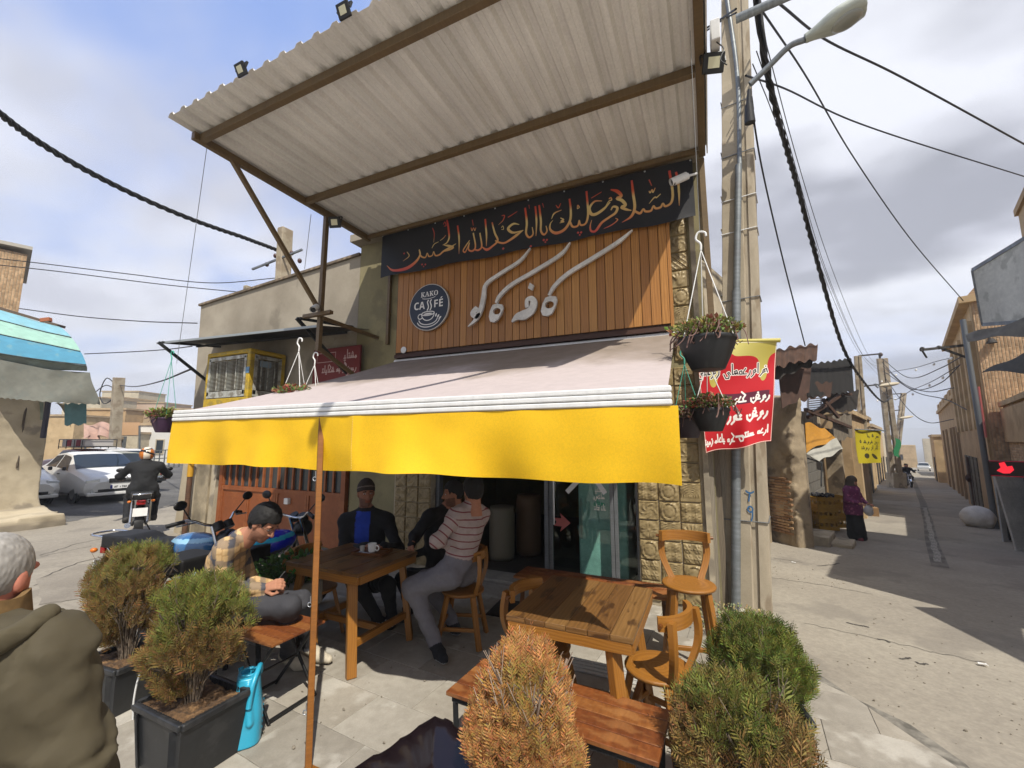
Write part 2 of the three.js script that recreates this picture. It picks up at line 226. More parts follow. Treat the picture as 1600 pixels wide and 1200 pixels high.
// ---- terrace of pale stone slabs, each slab its own piece
const slabVariants = ['#a29c90', '#a7a196', '#9b958a', '#a19a8e'].map((c, i) => mat(c, { pat: 'blotch', c2: ['#867f74', '#8b857a', '#7f796f', '#867f73'][i], m: 1.1 + 0.17 * i, rough: 0.75, bump: 0.002, c3: '#c1bdb4', a3: 0.5 }));
{
const r = rng(5), root = new THREE.Group(); root.name = 'terrace_paving'; root.userData = { kind: 'structure' }; scene.add(root);
const edge = [[-6.4, -5.12], [0.15, -5.12], [0.82, -3.95], [1.06, -3.75], [1.2, -3.45], [1.25, -3.0], [1.2, -0.4], [-4.0, 0.4], [-4.9, -2.2]];
const clip = (poly) => { let out = poly; for (let i = 0; i < edge.length; i++) { const A = edge[i], B = edge[(i + 1) % edge.length], ins = (p) => (B[0] - A[0]) * (p[1] - A[1]) - (B[1] - A[1]) * (p[0] - A[0]) >= 0; const inp = out; out = []; for (let k = 0; k < inp.length; k++) { const p = inp[k], q = inp[(k + 1) % inp.length], a = ins(p), b = ins(q); const X = () => { const d1 = (B[0] - A[0]) * (p[1] - A[1]) - (B[1] - A[1]) * (p[0] - A[0]), d2 = (B[0] - A[0]) * (q[1] - A[1]) - (B[1] - A[1]) * (q[0] - A[0]), t = d1 / (d1 - d2); return [lerp(p[0], q[0], t), lerp(p[1], q[1], t)]; }; if (a) out.push(p); if (a !== b) out.push(X()); } if (out.length < 3) return null; } return out; };
// mortar bed
const bed = new THREE.Shape(edge.map((p) => new THREE.Vector2(p[0], -p[1]))); const bg = fin(new THREE.ExtrudeGeometry(bed, { depth: 0.03, bevelEnabled: false })); bg.rotateX(-Math.PI / 2); bg.translate(0, -0.026, 0); uvBox(bg);
part(root, 'mortar_bed', bg, mat('#8f8a80', { pat: 'rough', amp: 0.3, m: 0.7, rough: 0.95 }));
const W = 0.6, D = 0.4, ang = 0.07, ca = Math.cos(ang), sa = Math.sin(ang);
for (let j = -14; j < 5; j++) for (let i = -14; i < 6; i++) {
const x0 = i * W + (j % 2 ? W * 0.5 : 0), z0 = j * D, g = 0.0022; const sq = [[x0 + g, z0 + g], [x0 + W - g, z0 + g], [x0 + W - g, z0 + D - g], [x0 + g, z0 + D - g]].map(([x, z]) => [x * ca - z * sa, x * sa + z * ca]);
const c = clip(sq); if (!c) continue; let ar = 0; for (let k = 0; k < c.length; k++) { const a = c[k], b = c[(k + 1) % c.length]; ar += a[0] * b[1] - a[1] * b[0]; } if (Math.abs(ar) < 0.004) continue;
const s = new THREE.Shape(c.map((p) => new THREE.Vector2(p[0], -p[1]))); const eg = fin(new THREE.ExtrudeGeometry(s, { depth: 0.012, bevelEnabled: true, bevelSize: 0.002, bevelThickness: 0.002, bevelSegments: 1, bevelOffset: -0.002 })); eg.rotateX(-Math.PI / 2); uvBox(eg); eg.translate(0, -0.006 + (r() - 0.5) * 0.002, 0);
const uvv = eg.attributes.uv, ou = r() * 5, ov = r() * 5; for (let k = 0; k < uvv.count; k++) uvv.setXY(k, uvv.getX(k) + ou, uvv.getY(k) + ov);
part(root, 'slab', eg, slabVariants[(r() * 4) | 0]);
}
}

// ================================================================ PERSIAN STROKE LETTERING (drawn, no font has these letters)
// glyph: [width, joinsLeft, strokes(x leftwards, y up), dots[[x,y]...]]
const FA = {
'ا': [0.26, 0, [[[0.13, 0.9], [0.12, 0]]], []], 'آ': [0.3, 0, [[[0.13, 0.75], [0.13, 0]], [[0, 0.9], [0.15, 0.98], [0.3, 0.92]]], []],
'ل': [0.3, 1, [[[0, 0], [0.14, 0], [0.15, 0.95], [0.15, 0], [0.3, 0]]], []],
'ب': [0.3, 1, [[[0, 0], [0.15, 0], [0.16, 0.3], [0.16, 0], [0.3, 0]]], [[0.15, -0.22]]], 'ت': [0.34, 1, [[[0, 0], [0.17, 0], [0.18, 0.3], [0.18, 0], [0.34, 0]]], [[0.1, 0.48], [0.24, 0.48]]], 'ن': [0.3, 1, [[[0, 0], [0.15, 0], [0.16, 0.3], [0.16, 0], [0.3, 0]]], [[0.16, 0.5]]], 'ی': [0.32, 1, [[[0, 0], [0.15, 0], [0.16, 0.3], [0.16, 0], [0.32, 0]]], [[0.08, -0.22], [0.24, -0.22]]], 'ئ': [0.3, 1, [[[0, 0], [0.15, 0], [0.16, 0.3], [0.16, 0], [0.3, 0]]], [[0.16, 0.45]]],
'N': [0.62, 0, [[[0, 0.3], [0.02, -0.08], [0.28, -0.32], [0.52, -0.1], [0.54, 0.2]]], [[0.28, 0.18]]], 'Y': [0.72, 0, [[[0, 0], [0.14, 0.18], [0.3, 0.12], [0.14, -0.08], [0.2, -0.34], [0.5, -0.36], [0.68, -0.02]]], []],
'ر': [0.32, 0, [[[0, 0.25], [0.05, -0.02], [0.32, -0.32]]], []], 'ز': [0.34, 0, [[[0, 0.25], [0.05, -0.02], [0.32, -0.32]]], [[0.1, 0.45]]],
'و': [0.48, 0, [[[0.2, 0.04], [0, 0.1], [0.06, 0.34], [0.22, 0.24], [0.2, -0.1], [0.48, -0.34]]], []], 'د': [0.36, 0, [[[0.08, 0.5], [0.3, 0.2], [0.3, 0], [0, 0]]], []],
'ه': [0.44, 1, [[[0, 0], [0.12, 0.34], [0.36, 0.26], [0.24, 0], [0.1, 0.12], [0.3, 0.12], [0.44, 0]]], []], 'H': [0.36, 0, [[[0, 0], [0.05, 0.3], [0.26, 0.25], [0.28, 0.02], [0, 0]]], []],
'غ': [0.4, 1, [[[0.34, 0.46], [0.16, 0.48], [0.08, 0.28], [0.28, 0.14], [0, 0], [0.4, 0]]], [[0.2, 0.68]]], 'ع': [0.4, 1, [[[0.34, 0.46], [0.16, 0.48], [0.08, 0.28], [0.28, 0.14], [0, 0], [0.4, 0]]], []],
'ف': [0.4, 1, [[[0, 0], [0.1, 0.36], [0.3, 0.3], [0.22, 0.06], [0.4, 0]]], [[0.18, 0.58]]], 'ک': [0.46, 1, [[[0.42, 0.98], [0.04, 0.62], [0.3, 0.3], [0.26, 0], [0, 0], [0.46, 0]]], []],
'م': [0.34, 1, [[[0, 0], [0.1, 0.2], [0.24, 0.1], [0.16, -0.08], [0.04, 0.02], [0.34, 0]]], []], 'س': [0.62, 1, [[[0, 0], [0.12, 0.0], [0.14, 0.26], [0.16, 0.0], [0.32, 0], [0.34, 0.26], [0.36, 0], [0.5, 0.02], [0.52, 0.26], [0.54, 0], [0.62, 0]]], []], 'ش': [0.62, 1, [[[0, 0], [0.12, 0.0], [0.14, 0.26], [0.16, 0.0], [0.32, 0], [0.34, 0.26], [0.36, 0], [0.5, 0.02], [0.52, 0.26], [0.54, 0], [0.62, 0]]], [[0.2, 0.45], [0.38, 0.45], [0.29, 0.6]]],
'ح': [0.46, 1, [[[0.42, 0.34], [0.1, 0.36], [0.0, 0.3], [0.36, 0.02], [0, 0], [0.46, 0]]], []], 'خ': [0.46, 1, [[[0.42, 0.34], [0.1, 0.36], [0.0, 0.3], [0.36, 0.02], [0, 0], [0.46, 0]]], [[0.22, 0.58]]], 'ج': [0.46, 1, [[[0.42, 0.34], [0.1, 0.36], [0.0, 0.3], [0.36, 0.02], [0, 0], [0.46, 0]]], [[0.25, -0.2]]],
'ض': [0.62, 1, [[[0, 0], [0.1, 0.3], [0.34, 0.3], [0.36, 0.04], [0.02, 0], [0.46, 0], [0.48, 0.24], [0.5, 0], [0.62, 0]]], [[0.24, 0.5]]], 'گ': [0.46, 1, [[[0.42, 0.98], [0.04, 0.62], [0.3, 0.3], [0.26, 0], [0, 0], [0.46, 0]], [[0.4, 1.15], [0.05, 0.8]]], []],
'۱': [0.3, 0, [[[0.2, 0.75], [0.12, 0]]], []], '۲': [0.4, 0, [[[0.3, 0.75], [0.2, 0], [0.3, 0.75], [0.24, 0.5], [0.05, 0.55], [0.02, 0.75]]], []], '۰': [0.3, 0, [], [[0.15, 0.3]]], '۳': [0.45, 0, [[[0.36, 0.75], [0.26, 0], [0.36, 0.75], [0.28, 0.5], [0.18, 0.7], [0.14, 0.5], [0.02, 0.72]]], []], '۴': [0.4, 0, [[[0.3, 0.75], [0.2, 0], [0.3, 0.75], [0.26, 0.45], [0.05, 0.42]]], []], '۵': [0.4, 0, [[[0.2, 0.75], [0.36, 0.25], [0.25, 0.05], [0.2, 0.2], [0.14, 0.05], [0.04, 0.25], [0.2, 0.75]]], []], '-': [0.5, 0, [[[0.1, 0.2], [0.45, 0.2]]], []], ' ': [0.32, 0, [], []],
};
function fa(ctx, text, xr, yb, s, w, sx = 1) { let x = xr; ctx.lineWidth = w; ctx.lineCap = ctx.lineJoin = 'round'; for (const ch of text) { const g = FA[ch]; if (!g) continue; for (const st of g[2]) { ctx.beginPath(); st.forEach(([a, b], i) => (i ? ctx.lineTo(x - a * s * sx, yb - b * s) : ctx.moveTo(x - a * s * sx, yb - b * s))); ctx.stroke(); } for (const [a, b] of g[3]) { ctx.beginPath(); ctx.arc(x - a * s * sx, yb - b * s, w * 0.62, 0, 7); ctx.fill(); } x -= (g[0] + (g[1] ? 0 : 0.07)) * s * sx; } return x; }
const faWidth = (text, s, sx = 1) => [...text].reduce((a, ch) => a + (FA[ch] ? (FA[ch][0] + (FA[ch][1] ? 0 : 0.07)) * s * sx : 0), 0);

// ================================================================ CAFE BUILDING
const mPlaster = mat('#a3977c', { pat: 'plaster', c2: '#877b62', m: 2.2, rough: 0.93, bump: 0.006, c3: '#746a57', a3: 0.5 });
const mPlasterG = mat('#8d8462', { pat: 'plaster', c2: '#776f52', m: 1.9, rough: 0.93, bump: 0.006, c3: '#6a624c', a3: 0.5 });
const mCement = mat('#a39a8a', { pat: 'plaster', c2: '#847b6c', m: 2.6, rough: 0.95, bump: 0.006, c3: '#6f675a', a3: 0.55, size: 512 });
const mPale = mat('#b9ad96', { pat: 'plaster', c2: '#9a8e78', m: 1.7, rough: 0.95, bump: 0.01, c3: '#6f675c', a3: 0.6 });
const mDarkIn = mPlasterG;
const mTan = mat('#6f5a3a', { pat: 'scratch', amp: 0.2, m: 0.9, rough: 0.5 });      // painted steel tube
const mBlack = mat('#141414', { rough: 0.45 }), mBlackMatt = mat('#17181a', { rough: 0.75 });
const mWhite = mat('#e4e4e2', { pat: 'blotch', amp: 0.06, m: 0.7, rough: 0.4 });
const mSteel = mat('#b9bcc0', { rough: 0.3, metal: 0.9 }), mDullSteel = mat('#8a8d90', { pat: 'scratch', amp: 0.25, m: 0.5, rough: 0.5, metal: 0.6 });
const glassPane = (c = '#dfeee9', rough = 0.03) => new THREE.MeshPhysicalMaterial({ color: new THREE.Color(c), roughness: rough, transmission: 1, thickness: 0, ior: 1.5, side: THREE.DoubleSide });
const mGlass = glassPane();
const cafe = thing('cafe_building', 'single storey corner cafe with relief tiled pillars and dark open doorway', 'building', [0, 0, FZ]);
{
const w = []; const T = 0.28, zc = -T / 2;                     // local z = 0 is the facade plane
const wall = (x0, x1, y0, y1) => box(x1 - x0, y1 - y0, T, [(x0 + x1) / 2, (y0 + y1) / 2, zc]);
part(cafe, 'wall', [wall(-5.22, -4.32, -0.1, 5.1), wall(-4.32, -0.03, 2.62, 5.1), box(0.1, 5.2, 1.5, [-0.02, 2.5, -0.755])], mPlasterG);
part(cafe, 'pillar_core', wall(-4.32, -3.66, -0.1, 2.618), mPale); part(cafe, 'pillar_core', wall(-0.79, -0.03, -0.1, 2.618), mPale);
// room behind
part(cafe, 'room_wall', [box(0.15, 2.9, 4.6, [-5.15, 1.35, -2.58]), box(5.2, 2.9, 0.15, [-2.6, 1.35, -4.9]), box(0.12, 2.9, 3.3, [0.06, 1.35, -3.2])], mDarkIn);
part(cafe, 'ceiling', box(5.3, 0.12, 4.7, [-2.58, 2.86, -2.64]), mDarkIn);
part(cafe, 'room_floor', box(5.2, 0.05, 4.7, [-2.6, -0.02, -2.64]), mat('#4b443c', { pat: 'blotch', amp: 0.3, m: 1.2, rough: 0.6 }));
part(cafe, 'roof', box(5.4, 0.12, 5.2, [-2.58, 5.15, -2.4]), mCement);
part(cafe, 'threshold', box(2.9, 0.06, 0.34, [-2.22, 0.012, -0.1], [0, 0, 0], 0.01), mat('#a59f92', { pat: 'blotch', amp: 0.2, m: 0.8, rough: 0.6 }));
}
// ---- relief tiles: brass coloured pressed panels, each its own piece
const mBrass = mat('#a5926a', { pat: 'blotch', c2: '#7d6c4a', m: 0.5, rough: 0.5, metal: 0.08, c3: '#5d4e33', a3: 0.5 });
const TS = 0.215;
const reliefs = [
(x, y) => { const r = Math.hypot(x, y), a = Math.atan2(y, x); return r < 0.16 ? 0.9 * Math.sqrt(1 - (r / 0.16) ** 2) : r < 0.85 ? (Math.abs(Math.sin(a * 6)) ** 0.5) * sst(0.85, 0.7, r) * (0.35 + 0.5 * r) : 0; },
(x, y) => { const r = Math.hypot(x, y * 0.85); let h = sst(0.66, 0.4, r) * 0.8; const hair = Math.abs(r - 0.72) < 0.1 + 0.04 * Math.sin(9 * Math.atan2(y, x)) ? 0.75 : 0; h = Math.max(h, hair); if (Math.abs(x) < 0.07 && y > -0.15 && y < 0.2) h += 0.25; if (Math.abs(Math.abs(x) - 0.24) < 0.12 && Math.abs(y - 0.12) < 0.05) h -= 0.3; if (Math.abs(Math.abs(x) - 0.24) < 0.14 && Math.abs(y - 0.27) < 0.035) h += 0.2; if (Math.abs(x) < 0.16 && Math.abs(y + 0.3) < 0.05) h += 0.2; return h; },
(x, y) => { const a = Math.abs(Math.sin((x + y) * 5.2)), b = Math.abs(Math.sin((x - y) * 5.2)); return (a < 0.28 || b < 0.28 ? 0.6 : 0.05) * (Math.max(Math.abs(x), Math.abs(y)) < 0.9 ? 1 : 0); },
(x, y) => { let h = 0; for (const [cx, cy] of [[-0.45, -0.45], [0.45, -0.45], [-0.45, 0.45], [0.45, 0.45]]) { const r = Math.hypot(x - cx, y - cy), a = Math.atan2(y - cy, x - cx); h = Math.max(h, r < 0.12 ? 0.8 : r < 0.4 ? 0.6 * Math.abs(Math.sin(a * 3)) : 0); } return h; },
(x, y) => { const w = Math.abs(((Math.hypot(x, y + 0.4) * 4.4) % 1) - 0.5); return y > -0.5 && w < 0.2 && Math.abs(x) < 0.8 ? 0.55 : 0; },
(x, y) => { let h = Math.hypot(x, y + 0.35) < 0.36 ? 0.55 : 0; for (let k = -2; k <= 2; k++) { const a = Math.PI / 2 - k * 0.36, px2 = x * Math.cos(a) + (y + 0.35) * Math.sin(a), q = -x * Math.sin(a) + (y + 0.35) * Math.cos(a); if (px2 > 0.2 && px2 < (k === 2 ? 0.75 : 1.15) && Math.abs(q) < 0.1) h = 0.6; } return h; },
(x, y) => { const d = Math.abs(((x + y) * 2.4) % 1); return (x - y > 0.1 ? (Math.abs(d) < 0.45 ? 0.6 : 0.08) : Math.hypot(x + 0.35, y - 0.35) < 0.35 ? 0.5 : 0.1); },
(x, y) => { const r = Math.hypot(x, y), a = Math.atan2(y, x); return Math.abs(Math.sin(a * 2.5 + r * 5)) < 0.35 && r < 0.85 ? 0.6 : Math.max(Math.abs(x), Math.abs(y)) > 0.84 ? 0.3 : 0; },
];
const reliefGeo = reliefs.map((f) => { // height field with a small rim
const n = 18, S = TS - 0.005, pos = [], uv = []; const P = (i, j) => { const x = i / n * 2 - 1, y = j / n * 2 - 1; const e = Math.max(Math.abs(x), Math.abs(y)); let h = 0; for (const [a, b] of [[0, 0], [0.05, 0], [-0.05, 0], [0, 0.05], [0, -0.05]]) h += f(x + a, y + b) / 5; return [x * S / 2, y * S / 2, e > 0.99 ? -0.012 : 0.006 + 0.02 * clamp(h)]; };
for (let j = 0; j < n; j++) for (let i = 0; i < n; i++) for (const [a, b] of [[0, 0], [1, 0], [1, 1], [0, 0], [1, 1], [0, 1]]) { const p = P(i + a, j + b); pos.push(...p); uv.push(p[0], p[1]); }
const g = new THREE.BufferGeometry(); g.setAttribute('position', new THREE.Float32BufferAttribute(pos, 3)); g.setAttribute('uv', new THREE.Float32BufferAttribute(uv, 2)); g.computeVertexNormals(); return toCreasedNormals(g, 0.9);
});
function tilePillar(x0, x1, y0, y1, name) {
const r = rng(x0 * 100 | 0), cols = Math.round((x1 - x0) / TS), dx = (x1 - x0) / cols, pil = new THREE.Group(); pil.name = name; cafe.add(pil);
for (let k = 0; y0 + (k + 0.5) * TS < y1; k++) for (let c = 0; c < cols; c++) { let t = (r() * 8) | 0; const m = sh(new THREE.Mesh(reliefGeo[t], mBrass)); m.name = 'relief_tile'; m.position.set(x0 + (c + 0.5) * dx, y0 + (k + 0.5) * TS, 0.013 + (r() - 0.5) * 0.003); m.scale.set(dx / TS, 1, 1); m.rotation.z = (r() - 0.5) * 0.01 + (t === 2 || t === 3 ? ((r() * 4) | 0) * Math.PI / 2 : 0); pil.add(m); }
}
tilePillar(-0.79, -0.03 - 0.085, 0.05, 2.7, 'tiled_pillar'); tilePillar(-0.32, -0.105, 2.7, 4.85, 'tiled_pillar'); tilePillar(-4.30, -3.66, 0.05, 2.4, 'tiled_pillar');
part(cafe, 'wall_edge', box(0.055, 5.0, 0.05, [-0.055, 2.4, 0.022]), mPale);
{ // glass entrance leaf standing in the opening, with printed sticker, and the dark fixed pane beside it
const zf = -0.16, y1 = 2.3;
const fr = (x0, x1, n) => { const g = new THREE.Group(); g.name = 'glass_door'; cafe.add(g); part(g, 'frame', [box(0.045, y1, 0.05, [x0, y1 / 2 + 0.05, zf], [0, 0, 0], 0.006), box(0.045, y1, 0.05, [x1, y1 / 2 + 0.05, zf], [0, 0, 0], 0.006), box(x1 - x0 - 0.046, 0.07, 0.05, [(x0 + x1) / 2, 0.09, zf]), box(x1 - x0 - 0.046, 0.05, 0.05, [(x0 + x1) / 2, y1 + 0.02, zf])], mDullSteel); part(g, 'pane', box(x1 - x0 - 0.046, y1 - 0.16, 0.006, [(x0 + x1) / 2, y1 / 2 + 0.07, zf]), mGlass); return g; };
const d1 = fr(-1.90, -1.12, 1); const d2 = fr(-1.07, -0.815, 1);
part(d1, 'handle', [cyl([-1.84, 0.75, zf + 0.07], [-1.84, 1.3, zf + 0.07], 0.014), cyl([-1.84, 0.8, zf], [-1.84, 0.8, zf + 0.07], 0.008), cyl([-1.84, 1.25, zf], [-1.84, 1.25, zf + 0.07], 0.008)], mSteel);
const ar = [[0, 0.05], [0.1, 0.05], [0.08, 0.115], [0.22, 0], [0.08, -0.115], [0.1, -0.05], [0, -0.05], [0.035, 0]];
const gp = (u, v) => { const q = pz(u, v, FZ + zf); return [q.x, q.y, zf + 0.0065]; }; part(d1, 'arrow_sticker', ext(ar, 0.002, gp(866, 815)), mat('#a35a55', { rough: 0.5 }), 'red arrow sticker with white edge');
const sticker = canvasTex(512, 256, (c, w, h) => { c.clearRect(0, 0, w, h); c.strokeStyle = c.fillStyle = '#d8d5cc'; fa(c, 'بستنی', 430, 60, 70, 9); fa(c, 'ساندویچ', 430, 130, 62, 9); c.strokeStyle = c.fillStyle = '#2f8a6c'; fa(c, 'سوخاری', 430, 190, 60, 9); c.strokeStyle = c.fillStyle = '#e6e2d8'; fa(c, 'نان جان', 440, 245, 66, 9); });
const sm = new THREE.MeshStandardMaterial({ map: sticker, alphaMap: null, transparent: true, roughness: 0.6, side: THREE.DoubleSide }); const sp = new THREE.PlaneGeometry(0.44, 0.3); sp.translate(gp(926, 778)[0], gp(926, 778)[1], zf + 0.0075); part(d1, 'window_lettering', fin(sp), sm);
part(d1, 'white_tape', [bar(gp(886, 769), gp(918, 736), 0.06, 0.002, 0, V(0, 0, 1)), bar(gp(946, 771), gp(921, 736), 0.06, 0.003, 0, V(0, 0, 1))], mWhite);
part(cafe, 'door_post', box(0.06, 2.5, 0.1, [-3.62, 1.25, -0.15]), mDullSteel); part(cafe, 'door_post', box(0.05, 2.5, 0.08, [-1.95, 1.25, -0.15]), mDullSteel);
}
{ // inside: two round drums and a pale freezer whose colour imitates the bright reflection in the glass
const drum = (x, z, h, r, m, l, cat) => solo('storage_drum', l, 'drum', lathe([[0, 0], [r, 0], [r, h * 0.1], [r * 1.02, h * 0.12], [r * 1.02, h * 0.9], [r * 0.96, h * 0.93], [r * 0.96, h], [0, h]], 26, [x, 0.01, z]), m);
drum(-2.98, -6.05, 0.78, 0.19, mat('#7d7462', { rough: 0.55 }), 'short beige drum with pale rim on the cafe floor inside doorway');
drum(-2.72, -6.5, 0.92, 0.2, mat('#6b5138', { rough: 0.6 }), 'taller brown drum behind the beige one inside the doorway');
const z = -5.75, fz = thing('reflection_freezer', 'pale turquoise freezer standing in for the bright reflection in the glass door', 'freezer', [-1.28, 0.01, -5.75]);
part(fz, 'cabinet', box(0.62, 1.35, 0.6, [0, 0.7, 0], [0, 0, 0], 0.03), mat('#dcf0f2', { pat: 'blotch', amp: 0.1, m: 0.8, rough: 0.35 })); part(fz, 'handle', box(0.03, 0.5, 0.03, [-0.26, 0.8, 0.316], [0, 0, 0], 0.008), mSteel); part(fz, 'foot_panel', box(0.58, 0.1, 0.02, [0, 0.06, 0.31]), mBlackMatt);
const mb = thing('menu_board', 'dark hanging menu board with pale print inside the doorway', 'menu board', [-3.2, 1.95, -6.6]); part(mb, 'panel', box(0.8, 0.55, 0.03, [0, 0, 0]), mat('#3a2a26', { rough: 0.6 })); part(mb, 'price_card', [box(0.24, 0.2, 0.006, [-0.05, 0.1, 0.02]), box(0.1, 0.25, 0.006, [0.22, 0.05, 0.02])], mat('#7fa7a0', { rough: 0.6 }));
}

// ================================================================ FASCIA: plank board, raised letters, round logo, black banner
const SZ = -4.96;                                                // front of the planks
const fascia = thing('fascia_sign', 'varnished plank fascia board above the awning with raised white lettering', 'sign', [0, 0, 0]);
const signTL = pz(622, 432, SZ), signBR = pz(1048, 513, SZ), sx0 = -4.25, sx1 = -0.325, sy0 = 3.06, sy1 = 4.98;
{
const r = rng(21), woods = ['#bb8342', '#b1793b', '#c28c49', '#a66f34'].map((c, i) => mat(c, { pat: 'wood', c2: ['#8d5f28', '#865925', '#96682f', '#7c5120'][i], m: 0.9 + 0.2 * i, m2: 0.3, rough: 0.45, bump: 0.0015 }));
part(fascia, 'backing_board', box(sx1 - sx0 + 0.04, sy1 - sy0 + 0.0, 0.1, [(sx0 + sx1) / 2, (sy0 + sy1) / 2, SZ - 0.075]), mat('#3a1f10', { rough: 0.7 }));
let x = sx0; while (x < sx1 - 0.02) { const w = Math.min(0.098 + r() * 0.012, sx1 - x); const g = box(w - 0.006, sy1 - sy0 - 0.05 - 0.004, 0.018, [x + w / 2, (sy0 + sy1) / 2 + 0.025, SZ - 0.011 + (r() - 0.5) * 0.003], [0, 0, 0], 0.003); const uv = g.attributes.uv, o = r() * 7; for (let k = 0; k < uv.count; k++) uv.setXY(k, uv.getX(k) + o, uv.getY(k) + o * 1.7); part(fascia, 'plank', g, woods[(r() * 4) | 0]); x += w; }
part(fascia, 'bottom_trim', box(sx1 - sx0 + 0.05, 0.05, 0.12, [(sx0 + sx1) / 2, sy0 - 0.002, SZ - 0.06]), mat('#3d2011', { rough: 0.6 }));
part(fascia, 'side_trim', [box(0.035, sy1 - sy0, 0.05, [sx1 + 0.018, (sy0 + sy1) / 2, SZ - 0.02])], woods[1]);
part(fascia, 'cable_port', lathe([[0, 0], [0.05, 0], [0.05, 0.012], [0.03, 0.016], [0, 0.016]], 18, pz(631, 547, SZ).toArray(), [Math.PI / 2, 0, 0]), mWhite, 'small white round cap');
}
// variable width stroke -> outline polygon in plane coordinates
function strokePoly(pts, ws) { const c = new THREE.CatmullRomCurve3(pts.map((p) => V(p[0], p[1], 0)), false, 'centripetal'), n = pts.length * 5, L = [], Rr = []; for (let i = 0; i <= n; i++) { const t = i / n, p = c.getPoint(t), d = c.getTangent(t), k = t * (ws.length - 1), a = Math.floor(k), w = lerp(ws[a], ws[Math.min(a + 1, ws.length - 1)], k - a) / 2; L.push([p.x - d.y * w, p.y + d.x * w]); Rr.push([p.x + d.y * w, p.y - d.x * w]); } return [...L, ...Rr.reverse()]; }
{
const Zl = SZ + 0.075, A = ([a, b]) => { const p = pz(580 + a / 2.963, 240 + b / 2.963, Zl); return [p.x, p.y]; }, B = ([a, b]) => { const p = pz(600 + a / 5.333, 430 + b / 5.333, Zl); return [p.x, p.y]; };
const L = new THREE.Group(); L.name = 'raised_lettering'; L.userData.label = 'raised white Persian letters'; fascia.add(L);
const mL = mat('#e2e0da', { pat: 'blotch', amp: 0.1, m: 0.6, rough: 0.5 }), letter = (poly, holes = []) => part(L, 'letter', ext(poly, 0.035, [0, 0, Zl - 0.035], [0, 0, 0], 0.0015, holes), mL);
const ov = (cx, cy, rx, ry, rot) => { const o = []; for (let i = 0; i < 20; i++) { const a = i / 20 * 6.2832, x = Math.cos(a) * rx, y = Math.sin(a) * ry; o.push([cx + x * Math.cos(rot) - y * Math.sin(rot), cy + x * Math.sin(rot) + y * Math.cos(rot)]); } return o; };
letter(strokePoly([[735, 436], [690, 492], [600, 552], [528, 607], [519, 660], [505, 722], [482, 768], [448, 800]].map(A), [0.008, 0.04, 0.046, 0.046, 0.062, 0.066, 0.05, 0.008]));
letter(strokePoly([[775, 268], [742, 318], [772, 342], [800, 318]].map(B), [0.07, 0.09, 0.07, 0.04]));
letter(strokePoly([[920, 410], [884, 458], [760, 540], [640, 612], [590, 662], [576, 690]].map(A), [0.008, 0.042, 0.05, 0.05, 0.046, 0.03]));
letter([[905, 248], [940, 236], [985, 246], [992, 275], [975, 320], [945, 372], [915, 392], [885, 385], [874, 345], [882, 300]].map(B), [ov(940, 300, 32, 27, -0.3).map(B)]);
letter([[1215, 62], [1246, 84], [1232, 124], [1200, 106]].map(B));
letter(strokePoly([[1190, 268], [1192, 205], [1228, 192], [1246, 225], [1225, 290], [1165, 330], [1110, 345], [1064, 388]].map(B), [0.05, 0.05, 0.06, 0.09, 0.1, 0.13, 0.09, 0.02]));
letter(strokePoly([[1208, 352], [1150, 402], [1020, 486], [905, 558], [845, 615], [822, 655]].map(A), [0.008, 0.042, 0.05, 0.05, 0.046, 0.03]));
letter([[1345, 188], [1385, 172], [1432, 178], [1442, 205], [1425, 262], [1395, 322], [1360, 340], [1322, 334], [1307, 300], [1322, 235]].map(B), [ov(1378, 246, 38, 30, -0.3).map(B)]);
// stand-off pins
const pins = [[700, 478], [600, 552], [520, 660], [480, 770], [880, 460], [760, 540], [640, 612], [1150, 402], [1020, 486], [905, 558]].map(A).map(([x, y]) => cyl([x, y, SZ - 0.01], [x, y, Zl - 0.03], 0.008, 0.008, 6)); part(L, 'standoff_pin', pins, mDullSteel);
}
